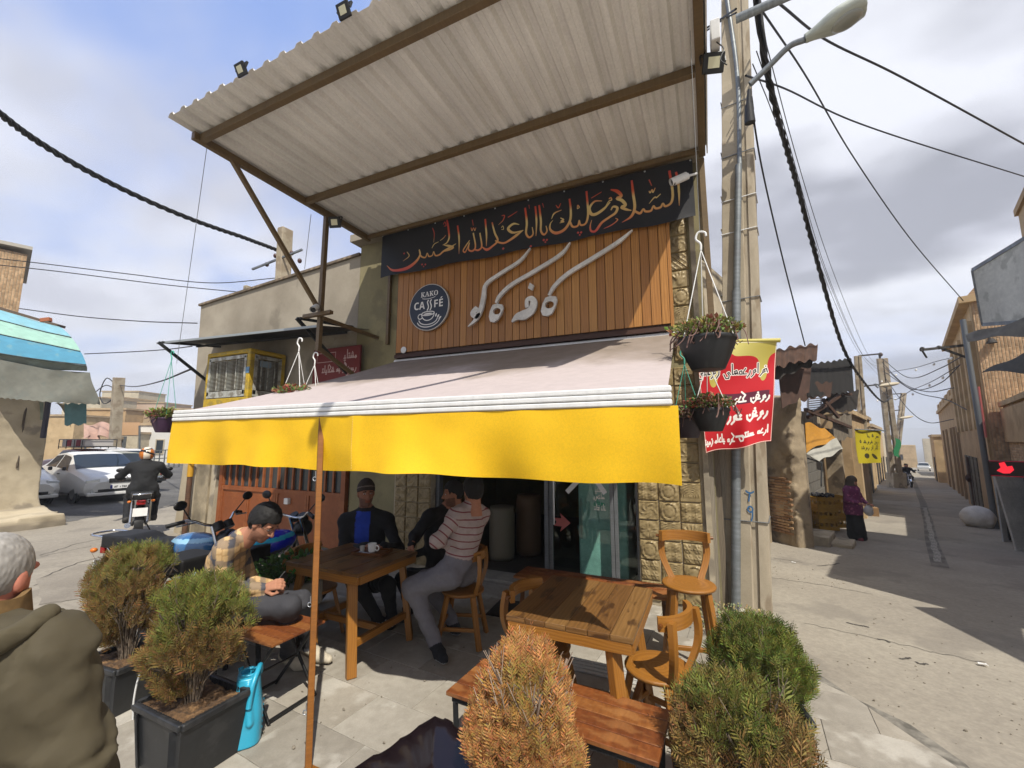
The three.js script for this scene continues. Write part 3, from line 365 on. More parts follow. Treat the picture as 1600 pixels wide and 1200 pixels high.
{ // round logo, print on a disc
const c = pz(670, 480, SZ + 0.05), t = canvasTex(512, 512, (x) => {
x.fillStyle = '#151f33'; x.fillRect(0, 0, 512, 512); x.fillStyle = x.strokeStyle = '#d9d7d2'; x.textAlign = 'center'; x.lineCap = 'round';
x.font = 'bold 78px serif'; x.fillText('KAKO', 262, 132); x.lineWidth = 6; x.beginPath(); x.moveTo(168, 148); x.quadraticCurveTo(250, 172, 340, 146); x.stroke();
x.font = 'bold 118px sans-serif'; x.textAlign = 'left'; x.fillText('CA', 52, 268); x.fillText('F\u00c9', 318, 268);
x.lineWidth = 15; for (const q of [238, 276]) { x.beginPath(); x.moveTo(q + 12, 178); x.bezierCurveTo(q - 26, 210, q + 44, 232, q, 288); x.stroke(); }
x.lineWidth = 11; x.beginPath(); x.ellipse(248, 326, 84, 22, 0, 0, 7); x.stroke(); x.beginPath(); x.ellipse(248, 330, 56, 10, 0, 0, 7); x.fill(); x.beginPath(); x.moveTo(164, 328); x.bezierCurveTo(170, 430, 326, 430, 332, 328); x.stroke(); x.beginPath(); x.ellipse(146, 352, 30, 28, 0, 0.4, 5.4); x.stroke();
x.beginPath(); x.moveTo(130, 396); x.bezierCurveTo(150, 470, 350, 470, 372, 396); x.stroke(); x.beginPath(); x.moveTo(110, 420); x.bezierCurveTo(150, 500, 350, 500, 400, 410); x.stroke();
for (const [a, b, r] of [[356, 356, 0.4], [384, 372, 0.6], [408, 392, 0.9]]) { x.beginPath(); x.ellipse(a, b, 10, 21, r, 0, 7); x.fill(); }
});
const R = 0.352, disc = fin(new THREE.CircleGeometry(R - 0.012, 56)), lg = new THREE.Group(); lg.name = 'logo_disc'; lg.userData.label = 'round navy cafe logo with cup'; lg.position.set(c.x, c.y, SZ); fascia.add(lg);
part(lg, 'rim', lathe([[0, 0], [R, 0], [R, 0.045], [R - 0.01, 0.052], [R - 0.014, 0.046], [0, 0.046]], 56, [0, 0, 0.004], [Math.PI / 2, 0, 0]), mat('#c9c7c2', { rough: 0.4 }));
disc.translate(0, 0, 0.0535); part(lg, 'logo_face', disc, new THREE.MeshStandardMaterial({ map: t, roughness: 0.45, side: THREE.DoubleSide }));
}
{ // black cloth banner with calligraphy, nailed over the top of the boards
const BZ = SZ + 0.06, tl = pz(598, 368, BZ), tr = pz(1080, 249, BZ), bl = pz(598, 434, BZ), br = pz(1084, 339, BZ);
const x0 = tl.x, x1 = tr.x + 0.01, y1 = (tl.y + tr.y) / 2, y0 = (bl.y + br.y) / 2, W = x1 - x0, Hh = y1 - y0, K = 2048, KH = Math.round(K * Hh / W);
const t = canvasTex(K, KH, (c) => {
c.fillStyle = '#15161b'; c.fillRect(0, 0, K, KH); const gr = c.createLinearGradient(0, 0, 0, KH); gr.addColorStop(0.08, '#b23a30'); gr.addColorStop(0.3, '#c0512f'); gr.addColorStop(0.42, '#cdb878'); gr.addColorStop(0.62, '#c9a86a'); gr.addColorStop(0.75, '#c98a52'); gr.addColorStop(0.92, '#c24a41');
const conv = (a, b, ou) => { const p = pz(ou + a / 5.714, 240 + b / 5.714, BZ); return [(p.x - x0) / W * K, (y1 - p.y) / Hh * KH]; };
const S = (ou, pts, ws) => { c.fillStyle = gr; const P = strokePoly(pts.map(([a, b]) => conv(a, b, ou)), ws.map((w) => w * 1.28)); c.beginPath(); P.forEach(([x, y], i) => (i ? c.lineTo(x, y) : c.moveTo(x, y))); c.fill(); };
const D = (ou, a, b, r = 8) => { const [x, y] = conv(a, b, ou); c.fillStyle = '#b8433a'; c.beginPath(); c.moveTo(x, y - r); c.lineTo(x + r, y); c.lineTo(x, y + r); c.lineTo(x - r, y); c.fill(); };
const a = 580, b = 820;
S(a, [[142, 1012], [190, 1052], [270, 1050], [350, 1018], [415, 958], [440, 905], [432, 865]], [2, 12, 18, 18, 14, 9, 4]);
S(a, [[430, 870], [447, 925], [485, 934], [500, 895], [515, 925], [545, 915], [556, 880], [572, 915], [605, 910], [640, 880], [690, 850], [757, 808]], [5, 9, 8, 4, 8, 7, 4, 8, 9, 10, 13, 3]);
S(a, [[648, 822], [690, 828], [730, 842], [700, 862], [645, 880]], [4, 12, 12, 9, 4]); S(a, [[680, 602], [690, 690], [692, 760], [672, 800], [636, 822]], [10, 11, 10, 8, 3]); S(a, [[772, 648], [784, 760], [784, 902]], [9, 10, 2]);
S(a, [[325, 890], [343, 925], [290, 972]], [4, 6, 2]); S(a, [[548, 672], [562, 715], [556, 800]], [5, 5, 2]); S(a, [[540, 850], [560, 815], [600, 792]], [4, 5, 3]); S(a, [[612, 782], [640, 760], [664, 732]], [3, 5, 4]); S(a, [[645, 640], [660, 620], [668, 650], [650, 655]], [4, 5, 5, 3]); D(a, 300, 905, 8); D(a, 455, 998); D(a, 485, 998); D(a, 470, 1015, 6);
S(a, [[882, 780], [846, 830], [822, 872], [838, 886], [860, 850], [880, 800], [872, 862], [905, 876], [932, 850], [916, 715]], [5, 8, 7, 8, 6, 5, 8, 10, 9, 8]); S(a, [[925, 862], [958, 868], [988, 845], [976, 715]], [8, 10, 9, 8]); S(a, [[895, 668], [905, 695], [918, 670], [930, 695], [940, 668]], [4, 5, 4, 5, 4]); S(a, [[906, 598], [916, 650]], [5, 3]);
S(a, [[1022, 590], [1034, 720], [1032, 832]], [9, 10, 3]); S(a, [[1084, 620], [1108, 715], [1132, 782], [1085, 830], [1035, 862], [985, 832]], [7, 10, 10, 10, 14, 3]); S(a, [[1110, 780], [1140, 795], [1190, 800], [1245, 770], [1300, 728], [1358, 682]], [6, 9, 10, 12, 14, 4]); S(a, [[1322, 632], [1270, 628], [1225, 672], [1262, 706], [1356, 686]], [3, 11, 14, 12, 4]);
S(a, [[1168, 560], [1192, 556], [1180, 600], [1140, 642]], [4, 6, 5, 2]); S(a, [[1165, 668], [1178, 650], [1184, 680], [1166, 682]], [3, 4, 4, 3]); S(a, [[1222, 572], [1305, 516]], [5, 3]); D(a, 1180, 850, 9);
S(a, [[1374, 482], [1388, 620], [1384, 715], [1412, 746], [1442, 720], [1436, 652]], [9, 11, 10, 10, 8, 4]); S(a, [[1464, 466], [1474, 600], [1470, 734]], [9, 10, 3]); S(a, [[1498, 456], [1514, 600], [1516, 692], [1544, 720], [1568, 690], [1560, 640]], [9, 11, 10, 10, 8, 4]); D(a, 1425, 830, 9); D(a, 1540, 768); D(a, 1568, 768); D(a, 1555, 788, 6);
S(a, [[1408, 456], [1412, 490]], [4, 2]); S(a, [[1528, 440], [1540, 478]], [4, 2]);
S(b, [[400, 400], [412, 500], [404, 600], [350, 680], [275, 706], [226, 672], [228, 622], [252, 590]], [8, 10, 12, 14, 14, 10, 6, 2]); S(b, [[238, 580], [262, 532], [330, 500]], [3, 8, 3]); S(b, [[318, 570], [346, 588], [322, 600], [350, 604], [312, 616]], [4, 8, 5, 7, 3]);
S(b, [[404, 600], [430, 650], [474, 642], [488, 592], [500, 634], [540, 626], [566, 560], [552, 330]], [8, 10, 9, 4, 9, 9, 10, 9]); S(b, [[566, 526], [622, 542], [700, 496], [764, 428]], [8, 14, 12, 5]); S(b, [[692, 420], [625, 426], [580, 490], [604, 542], [650, 530]], [3, 9, 12, 14, 6]); S(b, [[596, 396], [688, 338]], [4, 3]); S(b, [[752, 402], [768, 388], [776, 410], [756, 418], [720, 470]], [5, 6, 6, 5, 2]);
S(b, [[278, 455], [300, 480], [322, 440]], [3, 6, 3]); S(b, [[470, 490], [474, 458], [488, 478], [470, 492]], [3, 5, 5, 3]); D(b, 476, 702); D(b, 504, 700); D(b, 492, 722, 6); D(b, 170, 770); D(b, 198, 768); D(b, 186, 790, 6);
S(b, [[770, 500], [790, 468], [826, 476], [812, 520], [760, 560], [690, 612], [625, 692], [592, 684], [586, 640], [600, 590]], [5, 9, 11, 12, 10, 11, 12, 9, 6, 2]); S(b, [[706, 664], [760, 640], [812, 604], [830, 582], [810, 570]], [2, 5, 5, 5, 3]);
S(b, [[768, 316], [826, 330], [862, 372], [826, 392], [868, 410], [898, 452], [866, 470], [908, 490], [952, 498]], [6, 16, 12, 14, 14, 13, 14, 11, 4]); S(b, [[954, 228], [966, 340], [980, 480], [950, 552], [868, 608]], [8, 11, 12, 12, 2]);
S(b, [[976, 500], [1030, 522], [1058, 480], [1074, 502], [1125, 496], [1148, 450], [1166, 474], [1212, 464], [1232, 428], [1252, 456], [1300, 432], [1320, 370], [1290, 138]], [9, 12, 5, 10, 10, 5, 10, 10, 5, 10, 10, 10, 10]); S(b, [[1108, 318], [1118, 335], [1136, 305], [1142, 332], [1164, 290]], [4, 6, 4, 6, 4]); S(b, [[1108, 434], [1150, 382], [1165, 372], [1172, 378], [1212, 344]], [2, 6, 5, 6, 4]); S(b, [[1108, 218], [1132, 272]], [5, 3]); S(b, [[1348, 148], [1366, 222], [1376, 330], [1378, 452]], [9, 9, 9, 2]);
});
const cloth = sheet((u, v) => { const x = lerp(x0, x1, u), sag = 0.012 * Math.sin(u * 19) * Math.sin(v * 3.1), edge = v > 0.9 || v < 0.1 ? 0.008 * Math.abs(Math.sin(u * 28)) : 0; return [x, lerp(lerp(bl.y, br.y, u), lerp(tl.y, tr.y, u), v) + (v < 0.02 ? 0.012 * Math.sin(u * 26) : 0), BZ + sag + edge + 0.008 * vnoise(u * 30, v * 5, 2)]; }, 90, 10, 0.002, (u, v) => [u, v]);
const bn = thing('calligraphy_banner', 'long black cloth banner with red and gold Arabic calligraphy above plank sign', 'banner'); part(bn, 'cloth', cloth, new THREE.MeshStandardMaterial({ map: t, roughness: 0.62, side: THREE.DoubleSide }));
for (let i = 0; i <= 9; i++) part(bn, 'nail', [ball(0.012, [lerp(x0 + 0.02, x1 - 0.02, i / 9), lerp(tl.y, tr.y, i / 9) - 0.02, BZ + 0.02], [1, 1, 0.6], 8)], mSteel);
}

// ================================================================ STEEL CANOPY over the sign
const CY = 5.03, CX0 = -4.85, CX1 = 0.15, CZ0 = -2.08, CZ1 = -4.9;
const mSheetM = mat('#e8e6e0', { pat: 'streak', amp: 0.12, m: 2.2, m2: 3.0, rough: 0.55, c3: '#cfcac0', a3: 0.3 });
const canopy = thing('steel_canopy', 'cream corrugated metal canopy on brown steel frame above the black banner', 'canopy');
{
// corrugated sheets, one part each
const pitch = 0.206, prof = (x) => { const t = ((x - CX0) / pitch) % 1; return t < 0.12 ? t / 0.12 : t < 0.36 ? 1 : t < 0.48 ? 1 - (t - 0.36) / 0.12 : (t > 0.70 && t < 0.74) ? 0.14 : 0; };
const N = 5, w = (CX1 - CX0) / N;
for (let k = 0; k < N; k++) {
const x0 = CX0 + k * w, x1 = x0 + w + (k < N - 1 ? 0.03 : 0), xs = []; const r = rng(k + 50);
for (let x = x0 - pitch; x < x1 + pitch; x += pitch) { const b = CX0 + Math.floor((x - CX0) / pitch + 1e-6) * pitch; for (const q of [0.001, 0.12, 0.36, 0.48, 0.69, 0.72, 0.75]) { const v = b + q * pitch; if (v >= x0 && v <= x1) xs.push(v); } } xs.push(x0, x1); xs.sort((a, b) => a - b);
const fz = CZ0 + (r() - 0.5) * 0.03; const g = sheet((u, v) => { const x = xs[Math.round(u * (xs.length - 1))]; return [x, CY + 0.045 + prof(x) * 0.038 + k % 2 * 0.002 + 0.03 * (1 - v) * 0 + 0.004 * vnoise(x * 3, v * 4, k), lerp(CZ1, fz, v)]; }, xs.length - 1, 6, 0.0012, (u, v) => [xs[Math.round(u * (xs.length - 1))], v * 2.8]);
part(canopy, 'roof_sheet', toCreasedNormals(g, 0.5), mSheetM);
}
const t = 0.07, y = CY; const B = (a, b, w2 = t, h = t) => bar(a, b, w2, h, 0.004);
part(canopy, 'purlin', B([CX0 + 0.06, y, -2.38], [CX1 - 0.09, y, -2.38], 0.06, 0.08), mTan); part(canopy, 'purlin', B([CX0 + 0.06, y, -3.7], [CX1 - 0.09, y, -3.7], 0.06, 0.08), mTan); part(canopy, 'purlin', B([CX0 + 0.06, y, -4.84], [CX1 - 0.09, y, -4.84], 0.05, 0.06), mTan);
part(canopy, 'rafter', B([CX0 + 0.03, y - 0.002, -2.3], [CX0 + 0.03, y - 0.002, CZ1], 0.06, 0.084), mTan); part(canopy, 'rafter', B([CX1 - 0.05, y - 0.002, -2.0], [CX1 - 0.05, y - 0.002, CZ1], 0.07, 0.09), mTan);
part(canopy, 'edge_flashing', box(0.012, 0.12, CZ0 - CZ1, [CX1 + 0.004, CY + 0.04, (CZ0 + CZ1) / 2]), mWhite);
const pp = py(508, 340, CY); const px0 = CX0 + 0.03, pzz = -4.05;
part(canopy, 'post', B([px0, CY - 0.04, pzz], [px0, 3.02, pzz], 0.06, 0.06), mTan);
part(canopy, 'brace', B([px0, CY - 0.03, -2.72], [px0, 3.62, pzz + 0.05], 0.05, 0.05), mTan);
part(canopy, 'brace', B([px0, 3.06, pzz], [px0 + 0.02, 2.6, FZ + 0.02], 0.05, 0.05), mTan);
part(canopy, 'wall_bracket', [B([px0 - 0.25, 3.52, pzz + 0.06], [px0 + 0.28, 3.52, pzz + 0.06], 0.06, 0.05), B([px0 + 0.05, 3.48, pzz], [px0 + 0.05, 3.44, FZ], 0.05, 0.05)], mTan);
part(canopy, 'wall_post', B([CX0 + 0.32, CY - 0.06, FZ + 0.04], [CX0 + 0.32, 3.3, FZ + 0.04], 0.05, 0.05), mTan); part(canopy, 'wall_post', B([0.09, CY - 0.06, FZ + 0.2], [0.09, 2.7, FZ + 0.2], 0.06, 0.06), mTan);
part(canopy, 'outrigger', B([-0.47, CY + 0.02, -2.3], [-0.80, CY + 0.02, -0.3], 0.07, 0.07), mTan, 'brown steel outrigger tube in front of the canopy edge');
}
// ---- floodlights
const mLed = mat('#d7d4b4', { rough: 0.35 });
function floodlight(p, turn, tilt, label, group) {
const f = thing('floodlight', label, 'floodlight', p, turn, group);
const M = (g) => g.rotateX(tilt);
part(f, 'housing', M(merge([box(0.17, 0.15, 0.03, [0, 0, 0], [0, 0, 0], 0.008), ...[-2, -1, 0, 1, 2].map((k) => box(0.012, 0.11, 0.03, [k * 0.028, 0, -0.028]))])), mBlack); part(f, 'lens', M(box(0.09, 0.08, 0.004, [0, 0, 0.0175])), mLed); part(f, 'bracket', [bar([-0.095, 0, 0], [-0.095, 0.09, -0.02], 0.006, 0.025), bar([0.095, 0, 0], [0.095, 0.09, -0.02], 0.006, 0.025), bar([-0.098, 0.09, -0.02], [0.098, 0.09, -0.02], 0.025, 0.006)], mBlack); return f;
}
floodlight([-4.66, CY - 0.16, -4.06], 0.35, 0.35, 'small black floodlight hanging by the canopy post');
floodlight([CX1 + 0.05, CY - 0.14, -3.52], 0.3, 0.5, 'black and white floodlight on the canopy edge beside concrete pole');
for (const [u, v] of [[388, 118], [552, 34]]) { const p = py(u, v, CY + 0.07); const f = floodlight([p.x, CY + 0.07, CZ0 + 0.035], 0, 0.5, 'small black floodlight on top of the canopy front edge', 'floodlights on the canopy front edge'); f.scale.setScalar(0.7); }
{ const w = thing('lamp_driver_box', 'white sunlit box on the canopy edge above the floodlight', 'box', [CX1 + 0.07, CY + 0.02, -3.45]); part(w, 'case', box(0.07, 0.16, 0.22, [0, 0, 0], [0.2, 0, 0], 0.01), mWhite); part(w, 'cable', tube([[0, -0.08, 0.05], [0.05, -0.2, 0.08], [0.02, -0.3, 0.1], [0.06, -0.38, 0.12]], 0.005, 12, 5), mBlack); }
// ---- CCTV
function cctv(p, dir, label) { const c = thing('security_camera', label, 'camera', p); const d = A3(dir).normalize(), a = V(0, 0, 0), b = d.clone().multiplyScalar(0.17); part(c, 'body', cyl(a, b, 0.035, 0.038, 16), mWhite); part(c, 'lens', cyl(b.clone().addScaledVector(d, -0.004), b.clone().addScaledVector(d, 0.012), 0.032, 0.032, 16), mBlack); part(c, 'hood', cyl(a.clone().addScaledVector(d, 0.02).add(V(0, 0.012, 0)), b.clone().addScaledVector(d, 0.035).add(V(0, 0.012, 0)), 0.041, 0.041, 14, false), mWhite); part(c, 'arm', [cyl(a, d.clone().multiplyScalar(-0.08).add(V(0.02, 0.02, -0.05)), 0.014, 0.014, 8)], mWhite); }
cctv(pz(1075, 275, -4.72), [-0.75, -0.35, 0.3], 'white bullet security camera over the right end of black banner');
cctv(pz(495, 480, -3.98), [0.35, -0.35, 0.5], 'grey bullet security camera on the canopy brace');

// ================================================================ AWNING
const AZ = -2.05, ABX0 = -4.25, ABX1 = -0.30, AFX0 = -4.06, AFX1 = -0.165, ABY = 2.99, AFY = 2.005;
const awning = thing('retractable_awning', 'pink white retractable awning with a yellow front valance', 'awning');
{
const top = tex(512, (u, v) => { // u across, v from wall (0) to front (1): browner towards the wall, with a ragged edge
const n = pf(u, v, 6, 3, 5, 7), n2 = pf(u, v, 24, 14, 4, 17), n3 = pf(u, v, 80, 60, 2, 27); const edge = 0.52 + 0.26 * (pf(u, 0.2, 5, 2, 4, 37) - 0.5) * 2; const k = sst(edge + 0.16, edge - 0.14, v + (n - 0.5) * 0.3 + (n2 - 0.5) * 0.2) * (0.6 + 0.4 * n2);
const base = [0.70, 0.655, 0.65], brownTone = [0.45, 0.40, 0.345]; const g = 0.97 + 0.06 * n3; return base.map((b, q) => lerp(b, brownTone[q], k * 0.9) * g);
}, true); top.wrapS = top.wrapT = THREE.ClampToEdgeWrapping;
const cloth = sheet((u, v) => { const y = lerp(ABY, AFY + 0.035, v) - 0.035 * Math.sin(Math.PI * v) - 0.012 * Math.sin(u * Math.PI) * Math.sin(Math.PI * v) + 0.006 * (vnoise(u * 9, v * 5, 3) - 0.5); return [lerp(lerp(ABX0, AFX0, v), lerp(ABX1, AFX1, v), u), y, lerp(FZ + 0.14, AZ - 0.03, v)]; }, 40, 24, 0.002, (u, v) => [u, v]);
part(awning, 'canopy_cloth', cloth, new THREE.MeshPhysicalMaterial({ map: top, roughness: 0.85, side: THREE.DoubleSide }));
part(awning, 'roller_case', cyl([ABX0 - 0.05, ABY - 0.02, FZ + 0.09], [ABX1 + 0.05, ABY - 0.02, FZ + 0.09], 0.06, 0.06, 16), mWhite);
const pr = [[0, 0], [0.045, 0], [0.05, 0.018], [0.043, 0.026], [0.05, 0.034], [0.043, 0.042], [0.05, 0.05], [0.043, 0.058], [0.05, 0.066], [0.04, 0.086], [0, 0.09]];
const bg = ext(pr, AFX1 - AFX0 + 0.04, [0, 0, 0]); bg.rotateY(-Math.PI / 2); bg.scale(-1, 1, 1); { const idx = bg.attributes.position; } bg.translate(AFX0 - 0.02, AFY - 0.045, AZ - 0.02);
// local x of the profile must face +z
const bar2 = []; for (let i = 0; i < 3; i++) bar2.push(box(AFX1 - AFX0 + 0.04, 0.028, 0.05, [(AFX0 + AFX1) / 2, AFY - 0.032 + i * 0.031, AZ + 0.01 - (i === 2 ? 0.006 : 0)], [0, 0, 0], 0.008));
part(awning, 'front_bar', [...bar2, box(AFX1 - AFX0 + 0.02, 0.094, 0.03, [(AFX0 + AFX1) / 2, AFY, AZ - 0.012])], mWhite);
// valance: hanging cloth in two lengths with a stitched seam
const mY = mat('#e6b808', { pat: 'fabric', c2: '#dcae06', m: 1.3, rough: 0.7, bump: 0.001 });
mY.side = THREE.DoubleSide; const vy0 = AFY - 0.05, drop = (u) => 0.335 + 0.02 * u;
const seam = 0.515; const val = (ua, ub, zo) => sheet((s, v) => { const u = lerp(ua, ub, s), x = lerp(AFX0 - 0.03, AFX1 + 0.045, u), k = v * v; const wv = 0.03 * Math.sin(u * 24 + 1.3 * Math.sin(u * 7)) * k + 0.014 * Math.sin(u * 61 + 2) * v + 0.006 * (vnoise(u * 26, v * 3, 5) - 0.5) + (u > seam ? 0.05 * Math.sin((u - seam) / (1 - seam) * Math.PI * 2.2) * k : 0); const pleat = 0.012 * Math.exp(-(((u - seam) * 90) ** 2)); return [x, vy0 - v * (drop(u) + 0.006 * Math.sin(u * 17) + 0.004 * Math.sin(u * 43 + 1)), AZ + 0.022 + zo + wv + pleat]; }, 90, 14, 0.0016);
const v1 = part(awning, 'valance', val(0, seam, 0), mY, 'bright yellow valance cloth'), v2 = part(awning, 'valance', val(seam, 1, 0.004), mY, 'bright yellow valance cloth');
const sx = lerp(AFX0 - 0.03, AFX1 + 0.045, seam); const st = []; for (let i = 0; i < 22; i++) { const v = (i + 0.5) / 22, u = seam, wv = 0.03 * Math.sin(u * 24 + 1.3 * Math.sin(u * 7)) * v * v + 0.014 * Math.sin(u * 61 + 2) * v + 0.012; st.push(box(0.003, 0.008, 0.002, [sx - 0.006, vy0 - v * 0.335, AZ + 0.0225 + wv])); } part(v2, 'stitching', st, mat('#e9d27a', { rough: 0.8 }));
// folding arms
for (const k of [0, 1]) { const a = V(k ? -0.9 : -3.6, ABY - 0.06, FZ + 0.12), e = V(k ? -1.9 : -2.7, 2.4, -3.7), b = V(k ? -0.9 : -3.5, AFY - 0.01, AZ - 0.05); part(awning, 'folding_arm', [bar(a, e, 0.05, 0.04, 0.008), bar(e, b, 0.045, 0.035, 0.008), cyl(e.clone().add(V(0, -0.04, 0)), e.clone().add(V(0, 0.04, 0)), 0.04, 0.04, 12)], mWhite); }
}
{ // prop pole under the valance
const b = py(481, 1212, 0), t = V(-2.37, AFY - 0.04, AZ + 0.0), mOch = mat('#8d5a20', { pat: 'scratch', c2: '#704415', m: 0.6, rough: 0.45 }); const d = t.clone().sub(b);
const p = thing('awning_prop_pole', 'ochre painted steel pole propping up the yellow awning', 'pole', b); part(p, 'tube', bar([0, 0, 0], d, 0.034, 0.034, 0.004), mOch); part(p, 'foot_plate', box(0.1, 0.008, 0.1, [0, 0.012, 0]), mOch);
for (const k of [0.42, 0.145, 0.79]) part(p, 'hook', [torus(0.012, 0.004, d.clone().multiplyScalar(k).add(V(-0.028, 0, 0.01)).toArray(), [0, 0.4, 0], 14, 6), cyl(d.clone().multiplyScalar(k).add(V(-0.02, 0.012, 0.01)), d.clone().multiplyScalar(k).add(V(-0.02, 0.05, 0.012)), 0.004, 0.004, 6)], mSteel);
}

// ================================================================ NEIGHBOUR BUILDING on the left: brown folding door, cooler, sheet roof
const nb = thing('neighbour_workshop', 'low plastered workshop with brown metal door and worn cement parapet', 'building', [0, 0, FZ]);
{
const T = 0.3, wall = (x0, x1, y0, y1, z = 0) => box(x1 - x0, y1 - y0, T, [(x0 + x1) / 2, (y0 + y1) / 2, z - T / 2]);
const par = ext([[-9.62, 2.2], [-5.225, 2.2], [-5.225, 4.93], [-9.72, 4.66]], T, [0, 0, -T]); part(nb, 'parapet_wall', par, mCement);
part(nb, 'coping', bar([-9.76, 4.67, -0.14], [-5.225, 4.945, -0.14], 0.36, 0.05, 0.006), mat('#8f7f6a', { pat: 'rough', amp: 0.3, m: 0.8, rough: 0.9 }));
const pier = ext([[-9.78, -0.1], [-8.62, -0.1], [-8.5, 2.2], [-9.60, 2.2]], T + 0.06, [0, 0, -T]); part(nb, 'pier', pier, mPale); part(nb, 'side_wall', box(T, 4.75, 5.2, [-9.5, 2.27, -T - 2.6]), mPale); part(nb, 'pier_panel', box(0.42, 2.2, 0.035, [-8.93, 1.1, 0.08]), mat('#a89a80', { pat: 'plaster', amp: 0.3, m: 1.1, rough: 0.95 }));
part(nb, 'wall', [wall(-8.5, -5.225, 1.96, 2.198), box(4.6, 0.1, 5.0, [-7.3, 4.3, -2.9])], mPlasterG);
part(nb, 'back_wall', box(4.0, 4.4, 0.2, [-7.3, 2.1, -5.4]), mDarkIn);
// brown folding door: frame, lower panels, small panes
const mBr = mat('#8a4c25', { pat: 'blotch', c2: '#77401e', m: 1.2, rough: 0.55, c3: '#9a5f35', a3: 0.4 }), dz = 0.02, x0 = -8.46, x1 = -5.26;
const door = new THREE.Group(); door.name = 'folding_door'; nb.add(door);
part(door, 'frame', [box(x1 - x0, 0.08, 0.07, [(x0 + x1) / 2, 1.90, dz]), box(x1 - x0, 0.07, 0.07, [(x0 + x1) / 2, 0.93, dz]), box(0.09, 2.0, 0.08, [x0 + 0.04, 0.95, dz + 0.002]), box(0.09, 2.0, 0.08, [x1 - 0.04, 0.95, dz + 0.002])], mBr);
const n = 4, w = (x1 - x0 - 0.16) / n; for (let k = 0; k < n; k++) { const a = x0 + 0.08 + k * w; part(door, 'panel', [box(w - 0.012, 0.9, 0.03, [a + w / 2, 0.445, dz], [0, 0, 0], 0.004), box(0.04, 0.9, 0.045, [a + 0.025, 0.445, dz + 0.01]), box(0.04, 0.9, 0.045, [a + w - 0.025, 0.445, dz + 0.01])], mBr);
for (let q = 0; q < 4; q++) { const pw = (w - 0.02) / 4, xx = a + 0.01 + q * pw; part(door, 'mullion', box(0.035, 0.9, 0.05, [xx, 1.41, dz + 0.001]), mBr); part(door, 'pane', box(pw - 0.036, 0.88, 0.006, [xx + pw / 2, 1.41, dz - 0.012]), mat('#3c4245', { rough: 0.06, metal: 0.1 })); } }
part(door, 'lock_box', box(0.1, 0.1, 0.06, [-6.55, 0.78, dz + 0.045], [0, 0, 0], 0.01), mWhite);
part(nb, 'rain_pipe', [cyl([-9.22, -0.05, 0.16], [-9.22, 1.35, 0.16], 0.045, 0.045, 12)], mat('#6a4a35', { pat: 'blotch', amp: 0.4, m: 0.4, rough: 0.8 })); part(nb, 'pipe_collar', cyl([-9.22, 1.1, 0.16], [-9.22, 1.34, 0.16], 0.052, 0.052, 12), mat('#b98a1e', { rough: 0.6 }));
part(nb, 'cable', [tube([[-9.3, 1.45, 0.14], [-9.2, 1.55, 0.2], [-9.1, 1.45, 0.18], [-9.15, 1.35, 0.2], [-9.28, 1.5, 0.22], [-9.12, 1.6, 0.16]], 0.012, 30, 5)], mBlack);
// red painted board in the recess
const rt = canvasTex(512, 384, (c) => { c.fillStyle = '#6d1f1e'; c.fillRect(0, 0, 512, 384); c.strokeStyle = '#b39a94'; c.lineWidth = 5; c.strokeRect(40, 30, 210, 70); c.fillStyle = c.strokeStyle = '#b9a19b'; fa(c, 'مشتاقی', 480, 85, 70, 9); fa(c, 'رسیدگی به شکایات', 480, 180, 58, 8); fa(c, '۱۲۰', 430, 260, 80, 9); fa(c, '۱۲۳۰', 430, 345, 70, 8); });
const rb = thing('red_notice_board', 'dark red board with pale Persian print in shade beside the cooler', 'sign', [0, 0, 0]); const p0 = pz(487, 600, FZ + 0.12), p1 = pz(563, 543, FZ + 0.12); const bx = (p0.x + p1.x) / 2; part(rb, 'board', box(p1.x - p0.x, 0.86, 0.03, [bx, 2.9, FZ + 0.1]), mat('#5d1b1a', { rough: 0.7 })); const pl = new THREE.PlaneGeometry(p1.x - p0.x - 0.02, 0.84); pl.translate(bx, 2.9, FZ + 0.1165); part(rb, 'print', fin(pl), new THREE.MeshStandardMaterial({ map: rt, roughness: 0.65, side: THREE.DoubleSide }));
}
{ // dark metal sheet roof on brackets over the cooler
const r = thing('sheet_metal_roof', 'thin dark sheet metal roof on angled brackets over the cooler', 'canopy'); const z1 = -4.15, fl = pz(246, 536, z1), frr = pz(556, 500, z1);
const mDk = mat('#3a3c3d', { pat: 'scratch', amp: 0.3, m: 0.8, rough: 0.6, metal: 0.3 });
part(r, 'sheet', sheet((u, v) => [lerp(fl.x, -4.95, u), lerp(lerp(fl.y, frr.y, u), lerp(fl.y, frr.y, u) + 0.18, v) + 0.012 * Math.abs(Math.sin(u * 60)), lerp(z1, FZ + 0.01, v)], 80, 6, 0.004), mDk); part(r, 'edge_trim', bar([fl.x, fl.y - 0.005, z1 + 0.004], [-4.95, frr.y - 0.005, z1 + 0.004], 0.02, 0.035), mat('#9da3a3', { rough: 0.5, metal: 0.5 }));
for (const x of [fl.x + 0.25, -5.3]) part(r, 'bracket', [bar([x, fl.y - 0.03, z1 + 0.1], [x, fl.y - 0.75, FZ + 0.02], 0.03, 0.05), bar([x, fl.y - 0.02, z1 + 0.05], [x, fl.y + 0.1, FZ + 0.02], 0.03, 0.04)], mDk);
part(r, 'rail', bar([fl.x + 0.2, fl.y + 0.03, -4.7], [-5.0, frr.y + 0.04, -4.7], 0.03, 0.04), mDk);
}
